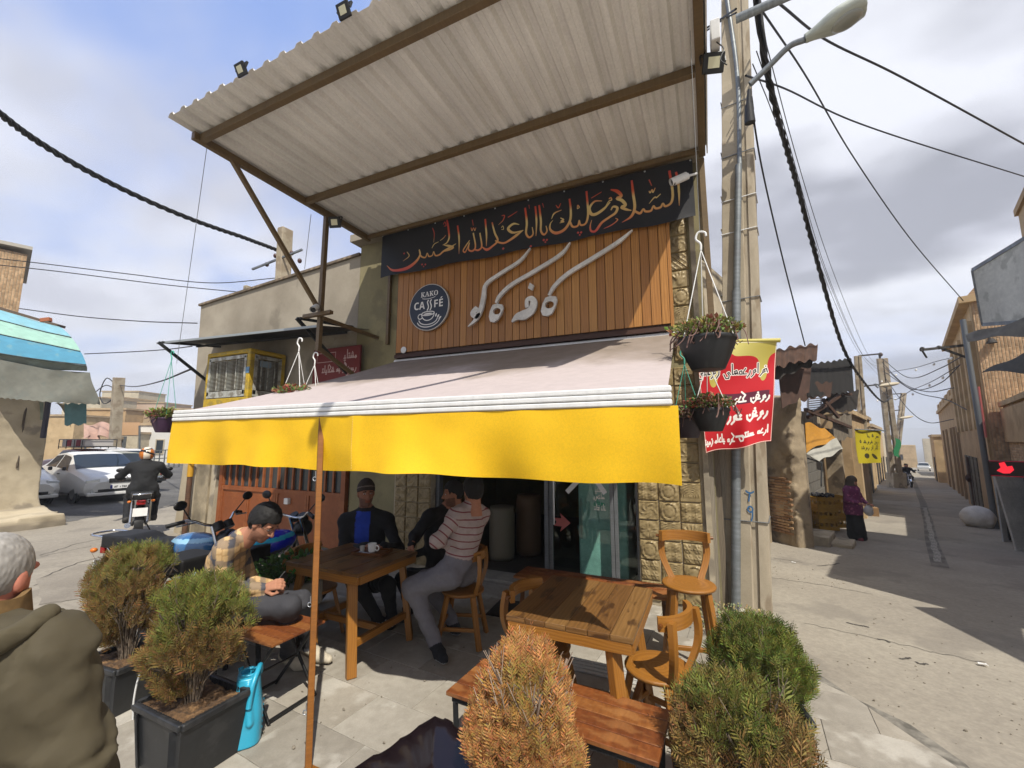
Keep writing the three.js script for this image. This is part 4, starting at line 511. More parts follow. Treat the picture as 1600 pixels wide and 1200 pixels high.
{ // evaporative cooler
const z = -4.42, a = pz(316, 638, z), b = pz(392, 545, z), x0 = a.x, x1 = b.x, y0 = a.y, y1 = b.y + 0.02, w = x1 - x0, h = y1 - y0, d = 0.66, cx = (x0 + x1) / 2, cy = (y0 + y1) / 2, cz = z - d / 2;
const c = thing('evaporative_cooler', 'old yellow evaporative cooler with louvred sides under the sheet roof', 'air cooler', [cx, y0, cz]); const mYl = mat('#c7a526', { pat: 'blotch', c2: '#ab8c1e', m: 0.6, rough: 0.55, c3: '#7a6c40', a3: 0.5 }), mGv = mat('#cfd0c8', { pat: 'blotch', c2: '#a3a398', m: 0.5, rough: 0.5, metal: 0.4, c3: '#6f6656', a3: 0.6 }), mPad = mat('#57493a', { pat: 'rough', amp: 0.4, m: 0.25, rough: 0.95 });
part(c, 'cabinet', [box(w, 0.08, d, [0, h - 0.04, 0], [0, 0, 0], 0.025), box(w, 0.16, d, [0, 0.08, 0], [0, 0, 0], 0.02), ...[[-1, 1], [1, 1], [-1, -1], [1, -1]].map(([i, j]) => box(0.09, h - 0.05, 0.09, [i * (w / 2 - 0.047), h / 2, j * (d / 2 - 0.047)], [0, 0, 0], 0.02))], mYl);
for (const [rot, len, off] of [[0, w, d / 2], [Math.PI / 2, d, w / 2]]) { const L = new THREE.Group(); L.name = 'louvre_panel'; L.rotation.y = rot; L.position.set(rot ? off - 0.03 : 0, 0, rot ? 0 : off - 0.03); c.add(L); const pw = len - 0.17;
part(L, 'panel_frame', [box(pw, 0.06, 0.03, [0, h - 0.13, 0.02], [0, 0, 0], 0.004), box(pw, 0.11, 0.03, [0, 0.22, 0.02], [0, 0, 0], 0.004), box(0.05, h - 0.33, 0.03, [-pw / 2 + 0.025, h / 2 + 0.04, 0.02]), box(0.05, h - 0.33, 0.03, [pw / 2 - 0.025, h / 2 + 0.04, 0.02])], mGv); part(L, 'cooling_pad', box(pw - 0.1, h - 0.44, 0.02, [0, h / 2 + 0.045, -0.01]), mPad);
const y0s = 0.29, y1s = h - 0.17, N = 22; for (let k = 0; k < N; k++) part(L, 'slat', box(pw - 0.1, 0.006, 0.03, [0, lerp(y0s, y1s, (k + 0.5) / N), 0.015], [0.6, 0, 0]), mGv); part(L, 'slat_rib', [-0.25, 0, 0.25].map((k) => box(0.012, y1s - y0s, 0.012, [k * pw, (y0s + y1s) / 2, 0.032])), mGv); }
part(c, 'badge', box(0.095, 0.1, 0.006, [w / 2 - 0.046, h * 0.62, d / 2 + 0.001]), mat('#5d86a8', { rough: 0.4 })); part(c, 'stand', [bar([-w / 2, -0.03, d / 2 - 0.1], [w / 2, -0.03, d / 2 - 0.1], 0.05, 0.05), bar([-w / 2, -0.03, -d / 2 + 0.1], [w / 2, -0.03, -d / 2 + 0.1], 0.05, 0.05), bar([-w / 2 + 0.05, -0.05, d / 2], [-w / 2 + 0.05, -0.6, -d / 2 - 0.02], 0.04, 0.04), bar([w / 2 - 0.05, -0.05, d / 2], [w / 2 - 0.05, -0.6, -d / 2 - 0.02], 0.04, 0.04)], mBlackMatt);
part(c, 'side_badge', box(0.006, 0.1, 0.2, [w / 2 + 0.004, h * 0.75, 0.05]), mat('#7c8c96', { rough: 0.4 }));
}

// ================================================================ BODIES: distance fields meshed into one skin
function surfaceNets(lo, hi, cell, f, colorFn) {
const nx = Math.ceil((hi[0] - lo[0]) / cell) + 1, ny = Math.ceil((hi[1] - lo[1]) / cell) + 1, nz = Math.ceil((hi[2] - lo[2]) / cell) + 1, S = new Float32Array(nx * ny * nz), id = (i, j, k) => (k * ny + j) * nx + i;
for (let k = 0; k < nz; k++) for (let j = 0; j < ny; j++) for (let i = 0; i < nx; i++) S[id(i, j, k)] = f(lo[0] + i * cell, lo[1] + j * cell, lo[2] + k * cell);
const vid = new Int32Array(nx * ny * nz).fill(-1), P = [], idx = [];
const E = [[0, 1], [2, 3], [4, 5], [6, 7], [0, 2], [1, 3], [4, 6], [5, 7], [0, 4], [1, 5], [2, 6], [3, 7]];
for (let k = 0; k < nz - 1; k++) for (let j = 0; j < ny - 1; j++) for (let i = 0; i < nx - 1; i++) {
const c = []; let m = 0; for (let q = 0; q < 8; q++) { const v = S[id(i + (q & 1), j + ((q >> 1) & 1), k + (q >> 2))]; c.push(v); if (v < 0) m |= 1 << q; } if (m === 0 || m === 255) continue;
let x = 0, y = 0, z = 0, n = 0; for (const [a, b] of E) if ((c[a] < 0) !== (c[b] < 0)) { const t = c[a] / (c[a] - c[b]); x += lerp(a & 1, b & 1, t); y += lerp((a >> 1) & 1, (b >> 1) & 1, t); z += lerp(a >> 2, b >> 2, t); n++; }
vid[id(i, j, k)] = P.length / 3; P.push(lo[0] + (i + x / n) * cell, lo[1] + (j + y / n) * cell, lo[2] + (k + z / n) * cell);
}
const quad = (a, b, c, d, flip) => { if (a < 0 || b < 0 || c < 0 || d < 0) return; if (flip) idx.push(a, c, b, a, d, c); else idx.push(a, b, c, a, c, d); };
for (let k = 1; k < nz - 1; k++) for (let j = 1; j < ny - 1; j++) for (let i = 1; i < nx - 1; i++) { const v = S[id(i, j, k)] < 0;
if (v !== S[id(i + 1, j, k)] < 0) quad(vid[id(i, j - 1, k - 1)], vid[id(i, j, k - 1)], vid[id(i, j, k)], vid[id(i, j - 1, k)], !v);
if (v !== S[id(i, j + 1, k)] < 0) quad(vid[id(i - 1, j, k - 1)], vid[id(i - 1, j, k)], vid[id(i, j, k)], vid[id(i, j, k - 1)], !v);
if (v !== S[id(i, j, k + 1)] < 0) quad(vid[id(i - 1, j - 1, k)], vid[id(i, j - 1, k)], vid[id(i, j, k)], vid[id(i - 1, j, k)], !v); }
const g = new THREE.BufferGeometry(); g.setAttribute('position', new THREE.Float32BufferAttribute(P, 3)); g.setIndex(idx); g.computeVertexNormals();
let UV = null; if (colorFn) { const C = []; for (let i = 0; i < P.length; i += 3) { const c = colorFn(P[i], P[i + 1], P[i + 2]); C.push(c[0], c[1], c[2]); if (c.length > 3) (UV ??= []).push(c[3], c[4]); } g.setAttribute('color', new THREE.Float32BufferAttribute(C, 3)); }
if (UV) { g.setAttribute('uv', new THREE.Float32BufferAttribute(UV, 2)); return g.toNonIndexed(); } const o = g.toNonIndexed(); o.setAttribute('uv', new THREE.Float32BufferAttribute(Array.from({ length: o.attributes.position.count * 2 }, (_, i) => o.attributes.position.array[(i >> 1) * 3 + (i & 1)]), 2)); return o;
}
const smin = (a, b, k) => { const h = Math.max(k - Math.abs(a - b), 0) / k; return Math.min(a, b) - h * h * k * 0.25; };
function capD(px, py, pz, B) { const bx = B.d[0], by = B.d[1], bz = B.d[2], ax = px - B.a[0], ay = py - B.a[1], az = pz - B.a[2]; let h = (ax * bx + ay * by + az * bz) / B.l2; h = h < 0 ? 0 : h > 1 ? 1 : h; const x = ax - bx * h, y = ay - by * h, z = az - bz * h; return Math.sqrt(x * x + y * y + z * z) - (B.r0 + (B.r1 - B.r0) * h); }
const bone = (a, b, r0, r1, tag) => { a = A3(a).toArray(); b = A3(b).toArray(); const d = [b[0] - a[0], b[1] - a[1], b[2] - a[2]]; return { a, d, l2: Math.max(1e-9, d[0] ** 2 + d[1] ** 2 + d[2] ** 2), r0, r1, tag }; };
const lin = (hex) => { const c = new THREE.Color(hex); return [c.r, c.g, c.b]; };
function bonesMesh(bones, cell, k, colorFn, disp) {
const lo = [1e9, 1e9, 1e9], hi = [-1e9, -1e9, -1e9]; for (const b of bones) for (let q = 0; q < 3; q++) { const R = Math.max(b.r0, b.r1) + 0.035; lo[q] = Math.min(lo[q], b.a[q] - R, b.a[q] + b.d[q] - R); hi[q] = Math.max(hi[q], b.a[q] + R, b.a[q] + b.d[q] + R); }
const near = (x, y, z) => { let m = 1e9, t = null; for (const b of bones) { const d = capD(x, y, z, b); if (d < m) { m = d; t = b; } } return t; };
return surfaceNets(lo, hi, cell, (x, y, z) => { let d = 1e9; for (const b of bones) d = smin(d, capD(x, y, z, b), k); return disp && Math.abs(d) < 0.05 ? d + disp(x, y, z) : d; }, (x, y, z) => colorFn(x, y, z, near(x, y, z)));
}
const vcMat = (rough = 0.85, o = {}) => new THREE.MeshStandardMaterial({ vertexColors: true, roughness: rough, side: THREE.DoubleSide, ...o });
const mBody = vcMat(0.85, { bumpMap: (() => { const b = bumpTex('fabric').clone(); b.repeat.set(5, 5); b.needsUpdate = true; return b; })(), bumpScale: 0.001 });
// a hand: palm, four fingers, thumb; axes: d = along the fingers, n = out of the palm's back
function handMesh(w, d, n, curl, side, skin, cell = 0.0045, s = 1) {
d = A3(d).clone().normalize(); n = A3(n).clone(); n.addScaledVector(d, -n.dot(d)).normalize(); const l = d.clone().cross(n).multiplyScalar(side); w = A3(w); const B = [], at = (a, b, c) => w.clone().addScaledVector(d, a * s).addScaledVector(l, b * s).addScaledVector(n, c * s);
B.push(bone(at(-0.02, 0, 0), at(0.02, 0, 0), 0.027 * s, 0.026 * s)); for (const q of [-0.028, -0.01, 0.01, 0.027]) B.push(bone(at(0.015, q * 0.6, 0), at(0.085, q, 0), 0.015 * s, 0.0125 * s));
[[-0.03, 0.066], [-0.0105, 0.078], [0.0105, 0.074], [0.03, 0.058]].forEach(([q, L]) => { let a = at(0.082, q, 0), ang = curl * 0.4; for (let j = 0; j < 3; j++) { const seg = L * [0.45, 0.32, 0.25][j]; const dir = d.clone().multiplyScalar(Math.cos(ang)).addScaledVector(n, -Math.sin(ang)).addScaledVector(l, q * 2.5); const b = a.clone().addScaledVector(dir, seg * s); B.push(bone(a, b, 0.0095 * s, 0.0085 * s)); a = b; ang += curl * 0.75; } });
let a = at(0.02, -0.03, -0.004); const t1 = at(0.055, -0.055, -0.012 - 0.012 * curl), t2 = at(0.088, -0.058 + 0.012 * curl, -0.018 - 0.02 * curl); B.push(bone(a, t1, 0.014 * s, 0.0115 * s), bone(t1, t2, 0.011 * s, 0.009 * s));
return bonesMesh(B, cell * s, 0.008 * s, (x, y, z) => { const k = 0.94 + 0.12 * vnoise(x * 90, y * 90, z * 90); return skin.map((c) => c * k); });
}
const ellD = (x, y, z, c, r) => { const a = (x - c[0]) / r[0], b = (y - c[1]) / r[1], d = (z - c[2]) / r[2]; return (Math.sqrt(a * a + b * b + d * d) - 1) * Math.min(...r); };
// head facing +z about its centre; hair is a mesh of its own
function headMesh(o, cell = 0.006) {
const cap = (a, b, r0, r1) => bone(a, b, r0, r1), nose = cap([0, 0.022, 0.088], [0, -0.026, 0.112], 0.008, 0.0145), wing = [cap([-0.014, -0.03, 0.098], [0.014, -0.03, 0.098], 0.009, 0.009)], brow = cap([-0.045, 0.034, 0.08], [0.045, 0.034, 0.08], 0.011, 0.011), lip1 = cap([-0.02, -0.06, 0.087], [0.02, -0.06, 0.087], 0.006, 0.006), lip2 = cap([-0.016, -0.071, 0.085], [0.016, -0.071, 0.085], 0.007, 0.007), neck = cap([0, -0.06, -0.018], [0, -0.2, -0.04], 0.056, 0.062);
const f = (x, y, z) => { let d = ellD(x, y, z, [0, 0.032, -0.012], [0.076, 0.1, 0.098]); d = smin(d, ellD(x, y, z, [0, -0.045, 0.022], [0.061, 0.072, 0.07]), 0.04); d = smin(d, ellD(x, y, z, [0, -0.1, 0.062], [0.026, 0.022, 0.022]), 0.03); d = smin(d, capD(x, y, z, brow), 0.015); const e = Math.min(Math.hypot(x - 0.032, y - 0.013, z - 0.101), Math.hypot(x + 0.032, y - 0.013, z - 0.101)) - 0.017; d = -smin(-d, e, 0.012); d = Math.min(d, Math.min(Math.hypot(x - 0.032, y - 0.013, z - 0.075), Math.hypot(x + 0.032, y - 0.013, z - 0.075)) - 0.0135); d = smin(d, capD(x, y, z, nose), 0.012); d = smin(d, capD(x, y, z, wing[0]), 0.008); d = smin(d, capD(x, y, z, lip1), 0.006); d = smin(d, capD(x, y, z, lip2), 0.006); d = smin(d, Math.min(ellD(x, y, z, [0.078, 0, -0.008], [0.011, 0.031, 0.02]), ellD(x, y, z, [-0.078, 0, -0.008], [0.011, 0.031, 0.02])), 0.008); return smin(d, capD(x, y, z, neck), 0.03); };
const sk = o.skin, hr = o.hair ?? sk; const col = (x, y, z) => { const eye = Math.min(Math.hypot(x - 0.032, y - 0.013), Math.hypot(x + 0.032, y - 0.013)); if (z > 0.06 && eye < 0.0055) return [0.01, 0.008, 0.006]; if (z > 0.07 && eye < 0.011 && Math.abs(y - 0.013) < 0.006) return [0.5, 0.48, 0.45]; if (z > 0.06 && Math.abs(y - 0.036 + Math.abs(x) * 0.1) < 0.006 && Math.abs(x) > 0.014 && Math.abs(x) < 0.05) return hr.map((c) => c * 0.8); if (z > 0.07 && Math.abs(x) < 0.024 && Math.abs(y + 0.066) < 0.011) return [sk[0] * 0.85, sk[1] * 0.6, sk[2] * 0.58]; if (o.beard && y < -0.03 - 0.3 * Math.max(0, z - 0.05) && y > -0.13 && z > -0.01 && !(Math.abs(x) < 0.02 && y > -0.055)) { const k = o.beard * (0.6 + 0.6 * vnoise(x * 200, y * 200, z * 200)); return sk.map((c, i) => lerp(c, hr[i], clamp(k))); } const k = 0.93 + 0.14 * vnoise(x * 60, y * 60, z * 60); return sk.map((c) => c * k); };
const body = surfaceNets([-0.11, -0.21, -0.13], [0.11, 0.15, 0.14], cell, f, col); let hair = null;
if (o.hair && o.style !== 'none') { const T = o.thick ?? 0.013; hair = surfaceNets([-0.12, -0.16, -0.15], [0.12, 0.18, 0.13], cell, (x, y, z) => { let d = ellD(x, y, z, [0, 0.034, -0.014], [0.076 + T, 0.1 + T * (o.top ?? 1.4), 0.098 + T]); d += (T < 0.01 ? 0.0015 : 0.006) * (vnoise(x * 70, y * 45, z * 70) - 0.5) + 0.003 * (vnoise(x * 260, y * 90, z * 260) - 0.5); const low = o.low ?? -0.055; const cut = Math.max(z - (0.058 + 0.25 * (y - 0.07)), -(y - (low + 0.85 * Math.max(0, z + 0.02) + (Math.abs(x) > 0.066 && z > -0.045 ? 0.05 : 0)))); const fringe = y > 0.062 ? z - 0.099 : 1; return Math.max(d, Math.min(cut, fringe)); }, (x, y, z) => { const k = 0.75 + 0.6 * vnoise(x * 160, y * 60, z * 160); return o.hair.map((c) => c * k); }); }
return { body, hair };
}
function orient(pos, yaw, pitch = 0, roll = 0, s = 1) { return new THREE.Matrix4().compose(A3(pos), new THREE.Quaternion().setFromEuler(new THREE.Euler(pitch, yaw, roll, 'YXZ')), V(s, s, s)); }
// yaw (about y) that faces +z towards a level direction
const yawTo = (d) => Math.atan2(d.x, d.z);
/* J: joints in metres (world); look: head yaw/pitch; colour: (x,y,z,tag) -> linear rgb */
function person(label, J, o) {
const base = o.base ?? V(J.pelvis.x, terrain(J.pelvis.x, J.pelvis.z), J.pelvis.z), B = [], k = o.bulk ?? 1, add = (a, b, r0, r1, tag) => B.push(bone(J[a], J[b], r0 * k, r1 * k, tag));
const mid = (a, b, t = 0.5) => J[a].clone().lerp(J[b], t); J.waist = J.waist ?? mid('pelvis', 'chest', 0.45);
for (const s of ['L', 'R']) { const sh = J['sh' + s], hip = J['hip' + s]; B.push(bone(J.chest.clone().lerp(sh, 0.45), mid('waist', 'waist').lerp(hip, 0.35), 0.105 * k, 0.105 * k, 'torso')); B.push(bone(J.waist.clone().lerp(hip, 0.4), hip, 0.11 * k, 0.115 * k, 'hip')); B.push(bone(J.neck, sh, 0.06 * k, 0.07 * k, 'torso')); B.push(bone(sh, J['el' + s], 0.062 * k, 0.05 * k, 'sleeve')); B.push(bone(J['el' + s], J['wr' + s], 0.05 * k, 0.036 * k, 'forearm')); const L = o.legs ?? 1; B.push(bone(hip, J['kn' + s], 0.098 * L, 0.074 * L, 'thigh')); B.push(bone(J['kn' + s], J['an' + s], 0.072 * L, 0.05 * L, 'shin')); const an = J['an' + s], toe = J['toe' + s]; B.push(bone(an.clone().lerp(toe, -0.15).add(V(0, -0.035, 0)), an.clone().lerp(toe, 0.5).add(V(0, -0.03, 0)), 0.042, 0.042, 'shoe')); B.push(bone(an.clone().lerp(toe, 0.5).add(V(0, -0.03, 0)), toe, 0.042, 0.032, 'shoe')); }
B.push(bone(J.neck, J.chest, 0.07 * k, 0.11 * k, 'torso')); B.push(bone(J.chest, J.waist, 0.12 * k, 0.11 * k, 'torso')); B.push(bone(J.neck, mid('neck', 'head', 0.4), 0.052, 0.05, 'neck')); for (const e of o.extra ?? []) B.push(e);
const off = base.clone().negate(), gs = []; const W = o.wrinkle ?? 0.007;
const body = bonesMesh(B, o.cell ?? 0.012, 0.045, (x, y, z, b) => o.color(x, y, z, b.tag), (x, y, z) => W * (vnoise(x * 16, y * 22, z * 16) - 0.5) * 2 + W * 0.5 * (vnoise(x * 41 + y * 20, y * 50, z * 41) - 0.5) + (o.folds ? o.folds(x, y, z) : 0)); gs.push(body);
const hd = headMesh(o.headOpt, o.headCell ?? 0.006), flat = (g) => { if (o.plain) { const a = g.attributes.uv.array; a.fill(0.5); } return g; }, M = orient(J.head, o.look[0], o.look[1], o.look[2] ?? 0, o.headScale ?? 1); gs.push(flat(hd.body.applyMatrix4(M)));
for (const s of ['L', 'R']) { const H = o['hand' + s]; if (!H) continue; gs.push(flat(handMesh(J['wr' + s], H[0], H[1], H[2] ?? 0.5, s === 'L' ? 1 : -1, o.headOpt.skin, o.handCell ?? 0.005))); }
const t = thing('person', label, 'person', base); for (const g of gs) g.translate(...off.toArray()); part(t, 'body', gs, o.mat ?? mBody);
if (hd.hair) part(t, 'hair', hd.hair.applyMatrix4(M).translate(...off.toArray()), vcMat(0.75)); t.userData.M = undefined; delete t.userData.M; return { t, M: M.clone().premultiply(new THREE.Matrix4().makeTranslation(off.x, off.y, off.z)), off };
}
const tagCol = (map) => (x, y, z, tag) => { const c = map[tag] ?? map.torso, k = 0.9 + 0.2 * vnoise(x * 40, y * 40, z * 40); return c.map((q) => q * k); };
const CAMR = rightV, CAMF = fwdH; const dirC = (r, f, y = 0) => CAMR.clone().multiplyScalar(r).addScaledVector(CAMF, f).add(V(0, y, 0)).normalize();   // right / away / up of this spot
const SKIN = lin('#a5735a'), SKIN2 = lin('#9a6a52'), DARKH = lin('#0c0a09');
{ // striped sweater, arms folded, on the chair
const J = { pelvis: hp(716, 893, 3.98), chest: hp(730, 822, 3.95), neck: hp(737, 792, 3.93), head: hp(739, 768, 3.92), shL: hp(713, 806, 3.82), shR: hp(752, 803, 4.1), elL: hp(683, 846, 3.72), elR: hp(735, 855, 4.2), wrL: hp(706, 851, 3.95), wrR: hp(706, 842, 4.05), hipL: hp(702, 898, 3.85), hipR: hp(724, 893, 4.08), knL: hp(646, 916, 3.68), knR: hp(665, 905, 4.1), anL: hp(676, 990, 3.5), anR: hp(708, 958, 4.15), toeL: hp(685, 1027, 3.42), toeR: hp(716, 985, 3.95) };
J.knL = hp(645, 918, 3.85); J.knR = hp(664, 906, 4.2); J.anL = py(679, 1000, 0.13); J.toeL = py(694, 1030, 0.06); J.anR = py(706, 966, 0.15); J.toeR = py(716, 988, 0.05);
const up = J.chest.clone().sub(J.pelvis).normalize(), arm = J.elL.clone().sub(J.shL).normalize(), sweater = lin('#a2948f'), red = lin('#5a2230'), grey = lin('#6e6c72'), sole = lin('#b9b9b9'), shoe = lin('#15171d');
const col = (x, y, z, tag) => { const k = 0.92 + 0.16 * vnoise(x * 60, y * 60, z * 60); let c, tt = 0.03; if (tag === 'torso' || tag === 'sleeve' || tag === 'forearm') { const p = V(x, y, z); let t; if (tag === 'torso') t = p.clone().sub(J.pelvis).dot(up); else t = 0.44 - (tag === 'sleeve' ? p.clone().sub(J.shL).dot(arm) : 0.3 + p.clone().sub(J.elL).dot(J.wrL.clone().sub(J.elL).normalize()));  tt = t > 0.05 ? t : 0.03; c = sweater; } else if (tag === 'shoe') c = y < 0.042 ? sole : shoe; else if (tag === 'neck') c = SKIN; else c = grey; return [...c.map((q) => q * k), 0.5, tt / 0.062]; }; const stripe = tex(64, (u, v) => (v < 0.17 ? [0.74, 0.42, 0.46] : [1, 1, 1]), true);
const f = dirC(-0.55, 0.83); const P = person('man in striped sweater and grey trousers sitting with folded arms', J, { color: col, look: [yawTo(f), 0.05], headOpt: { skin: SKIN, hair: DARKH, beard: 0.5, thick: 0.016, low: -0.085 }, legs: 1.16, bulk: 1.06, handL: [dirC(0.8, 0.5, 0.1), dirC(-0.3, -0.6, 0.6), 0.6], handR: [dirC(-0.9, -0.2, 0), dirC(0, -0.6, 0.6), 0.6], cell: 0.009, wrinkle: 0.01, mat: vcMat(0.85, { map: stripe }), plain: 0.5 });
part(P.t, 'wrist_watch', torus(0.034, 0.007, J.wrL.clone().add(P.off).toArray(), [0, 1.0, 0], 18, 6), mSteel);
}
{ // plaid shirt, bent over a phone
const J = { pelvis: hp(352, 942, 3.36), chest: hp(352, 878, 3.34), neck: hp(378, 842, 3.32), head: hp(412, 818, 3.28), shR: hp(352, 858, 3.14), shL: hp(372, 852, 3.5), elR: hp(345, 916, 3.12), elL: hp(392, 908, 3.5), wrR: hp(412, 919, 3.2), wrL: hp(425, 915, 3.38), hipR: hp(350, 950, 3.22), hipL: hp(362, 944, 3.48), knR: hp(452, 948, 3.2), knL: hp(470, 940, 3.48), anR: hp(446, 1024, 3.35), anL: hp(486, 1018, 3.5), toeR: hp(482, 1042, 3.3), toeL: hp(512, 1034, 3.45) };
J.anR = py(450, 1020, 0.13); J.toeR = py(484, 1040, 0.05); J.anL = py(484, 1008, 0.12); J.toeL = py(514, 1030, 0.05);
const cream = lin('#c9a878'), dk = lin('#4b4a50'), tan = lin('#b08d5d'), pants = lin('#35353a'), shoe = lin('#b5ab98'), sock = lin('#8d86a0'); const up = J.neck.clone().sub(J.pelvis).normalize(), fr = CAMR, sd = CAMF;
const col = (x, y, z, tag) => { const k = 0.92 + 0.16 * vnoise(x * 60, y * 60, z * 60), p = V(x, y, z); let c; if (['torso', 'sleeve', 'forearm', 'hip'].includes(tag) && !(tag === 'hip' && y < 0.5)) { const t = p.clone().sub(J.pelvis), a = (t.dot(up) + 4) % 0.125, b = (t.dot(fr) + t.dot(sd) * 0.6 + 4) % 0.125; const A = a < 0.045, Bq = b < 0.045; c = A && Bq ? dk : A || Bq ? dk.map((q, i) => lerp(q, cream[i], 0.38)) : (a > 0.08 && a < 0.09) || (b > 0.08 && b < 0.09) ? tan : cream; } else if (tag === 'shoe') c = shoe; else if (tag === 'neck') c = SKIN; else if (tag === 'shin' && y < 0.24 && x < J.anL.x - 0.12) c = sock; else c = pants; return c.map((q) => q * k); };
const P = person('young man in plaid shirt bent over his phone beside small folding table', J, { color: col, look: [yawTo(dirC(0.95, -0.15)), 0.62], headOpt: { skin: SKIN, hair: DARKH, beard: 0.35, thick: 0.02, top: 1.6 }, handR: [dirC(0.9, 0.1, 0.25), dirC(0, -0.6, 0.5), 0.9], handL: [dirC(0.85, -0.35, 0.1), dirC(0.2, 0.8, 0.4), 0.9], cell: 0.0095 });
const ph = thing('mobile_phone', 'dark phone held in the hands of the plaid shirt man', 'phone', hp(436, 910, 3.28)); ph.rotation.set(-0.9, yawTo(dirC(-0.9, 0.1)), 0); part(ph, 'case', box(0.075, 0.15, 0.009, [0, 0, 0], [0, 0, 0], 0.003), mBlack); part(ph, 'screen', box(0.068, 0.14, 0.001, [0, 0, 0.0052]), mat('#20242c', { rough: 0.1 }));
const gl = part(P.t, 'glasses', [torus(0.019, 0.0016, [0.032, 0.012, 0.104], [0, 0, 0], 16, 5), torus(0.019, 0.0016, [-0.032, 0.012, 0.104], [0, 0, 0], 16, 5), cyl([-0.012, 0.014, 0.108], [0.012, 0.014, 0.108], 0.0016, 0.0016, 5), cyl([0.05, 0.014, 0.1], [0.082, 0.012, 0], 0.0016, 0.0016, 5), cyl([-0.05, 0.014, 0.1], [-0.082, 0.012, 0], 0.0016, 0.0016, 5)].map((g) => g.applyMatrix4(P.M)), mBlack);
const st = thing('wooden_stool_seat', 'low dark bench seat under the plaid shirt man', 'bench', [J.pelvis.x, 0, J.pelvis.z]); part(st, 'seat', box(0.5, 0.035, 0.42, [0, 0.415, 0], [0, 0.4, 0], 0.006), mat('#5a3a1c', { pat: 'wood', amp: 0.4, m: 0.6, m2: 0.2, rough: 0.6 })); for (const [i, j] of [[-1, -1], [1, -1], [-1, 1], [1, 1]]) part(st, 'leg', bar([i * 0.18, 0.4, j * 0.15], [i * 0.2, 0.0, j * 0.17], 0.03, 0.03), mBlackMatt);
}
{ // beanie, black jacket over blue shirt, behind the table
const J = { pelvis: hp(575, 905, 4.72), chest: hp(572, 832, 4.66), neck: hp(572, 800, 4.62), head: hp(572, 772, 4.58), shL: hp(604, 812, 4.62), shR: hp(541, 814, 4.62), elL: hp(622, 858, 4.5), elR: hp(537, 866, 4.5), wrL: hp(598, 873, 4.2), wrR: hp(572, 872, 4.22), hipL: hp(588, 905, 4.7), hipR: hp(560, 905, 4.7), knL: hp(606, 915, 4.25), knR: hp(560, 915, 4.25), anL: hp(610, 962, 4.3), anR: hp(590, 966, 4.25), toeL: hp(606, 980, 4.05), toeR: hp(582, 985, 4.0) };
J.anL = py(612, 962, 0.12); J.toeL = py(607, 978, 0.05); J.anR = py(590, 966, 0.12); J.toeR = py(583, 983, 0.05); J.wrL.y = J.wrR.y = 0.8;
const jk = lin('#121214'), blue = lin('#1f3fa8'), pant = lin('#121214'), shoe = lin('#131419'), wht = lin('#c9c9c9'); const fd = dirC(0.1, -1), c0 = J.chest.clone();
const col = (x, y, z, tag) => { const k = 0.9 + 0.2 * vnoise(x * 50, y * 50, z * 50), t = V(x, y, z).sub(c0), s = t.dot(CAMR), fz = t.dot(fd); let c = jk; if (tag === 'torso' && fz > 0.03 && Math.abs(s - 0.0) < 0.075 && y < J.neck.y + 0.02) c = blue; else if (tag === 'shoe') c = Math.abs(((x * 0.7 + z * 0.7) * 40) % 1) < 0.35 && y > 0.05 ? wht : shoe; else if (tag === 'neck') c = SKIN2; else if (tag === 'thigh' || tag === 'shin') c = pant; return c.map((q) => q * k); };
const P = person('smiling man in beanie and black jacket over blue shirt behind table', J, { color: col, look: [yawTo(dirC(0.5, -0.86)), 0.0], headOpt: { skin: SKIN2, hair: lin('#3a3330'), beard: 0.55, style: 'none' }, handL: [dirC(-0.8, -0.4, 0), V(0, 1, 0), 0.6], handR: [dirC(0.8, -0.4, 0), V(0, 1, 0), 0.6], bulk: 1.12, cell: 0.01 });
const cap = surfaceNets([-0.12, -0.04, -0.14], [0.12, 0.2, 0.14], 0.006, (x, y, z) => { let d = ellD(x, y, z, [0, 0.05, -0.012], [0.09, 0.118, 0.112]) + 0.002 * Math.sin(Math.atan2(x, z) * 40); return Math.max(d, -(y - 0.025 - 0.25 * (z + 0.0))); }, (x, y, z) => (y < 0.075 + 0.25 * z && y > 0.062 + 0.25 * z ? lin('#6d625a') : lin('#3b332e')).map((c) => c * (0.85 + 0.3 * vnoise(x * 120, y * 120, z * 120))));
part(P.t, 'beanie', cap.applyMatrix4(P.M), vcMat(0.95));
}
{ // all in black, hand on the table
const J = { pelvis: hp(690, 898, 4.75), chest: hp(682, 832, 4.7), neck: hp(696, 798, 4.66), head: hp(708, 772, 4.62), shL: hp(672, 806, 4.48), shR: hp(706, 806, 4.88), elL: hp(648, 838, 4.4), elR: hp(690, 850, 4.8), wrL: hp(643, 852, 4.22), wrR: hp(650, 866, 4.6), hipL: hp(680, 905, 4.6), hipR: hp(695, 900, 4.85), knL: hp(630, 905, 4.5), knR: hp(640, 900, 4.8), anL: hp(640, 965, 4.55), anR: hp(650, 958, 4.8), toeL: hp(622, 980, 4.42), toeR: hp(632, 968, 4.7) };
J.toeL.y = J.toeR.y = 0.05; J.anL.y = J.anR.y = 0.12; const bk = lin('#0d0d0f');
person('man dressed all in black with one hand on the table edge', J, { color: tagCol({ torso: bk, shoe: bk, neck: SKIN2 }), look: [yawTo(dirC(-0.8, -0.2)), 0.1], headOpt: { skin: SKIN2, hair: DARKH, beard: 0.6 }, handL: [dirC(-0.2, -0.5, -0.5), dirC(-0.6, -0.2, 0.6), 0.4], bulk: 1.05, cell: 0.013 });
}
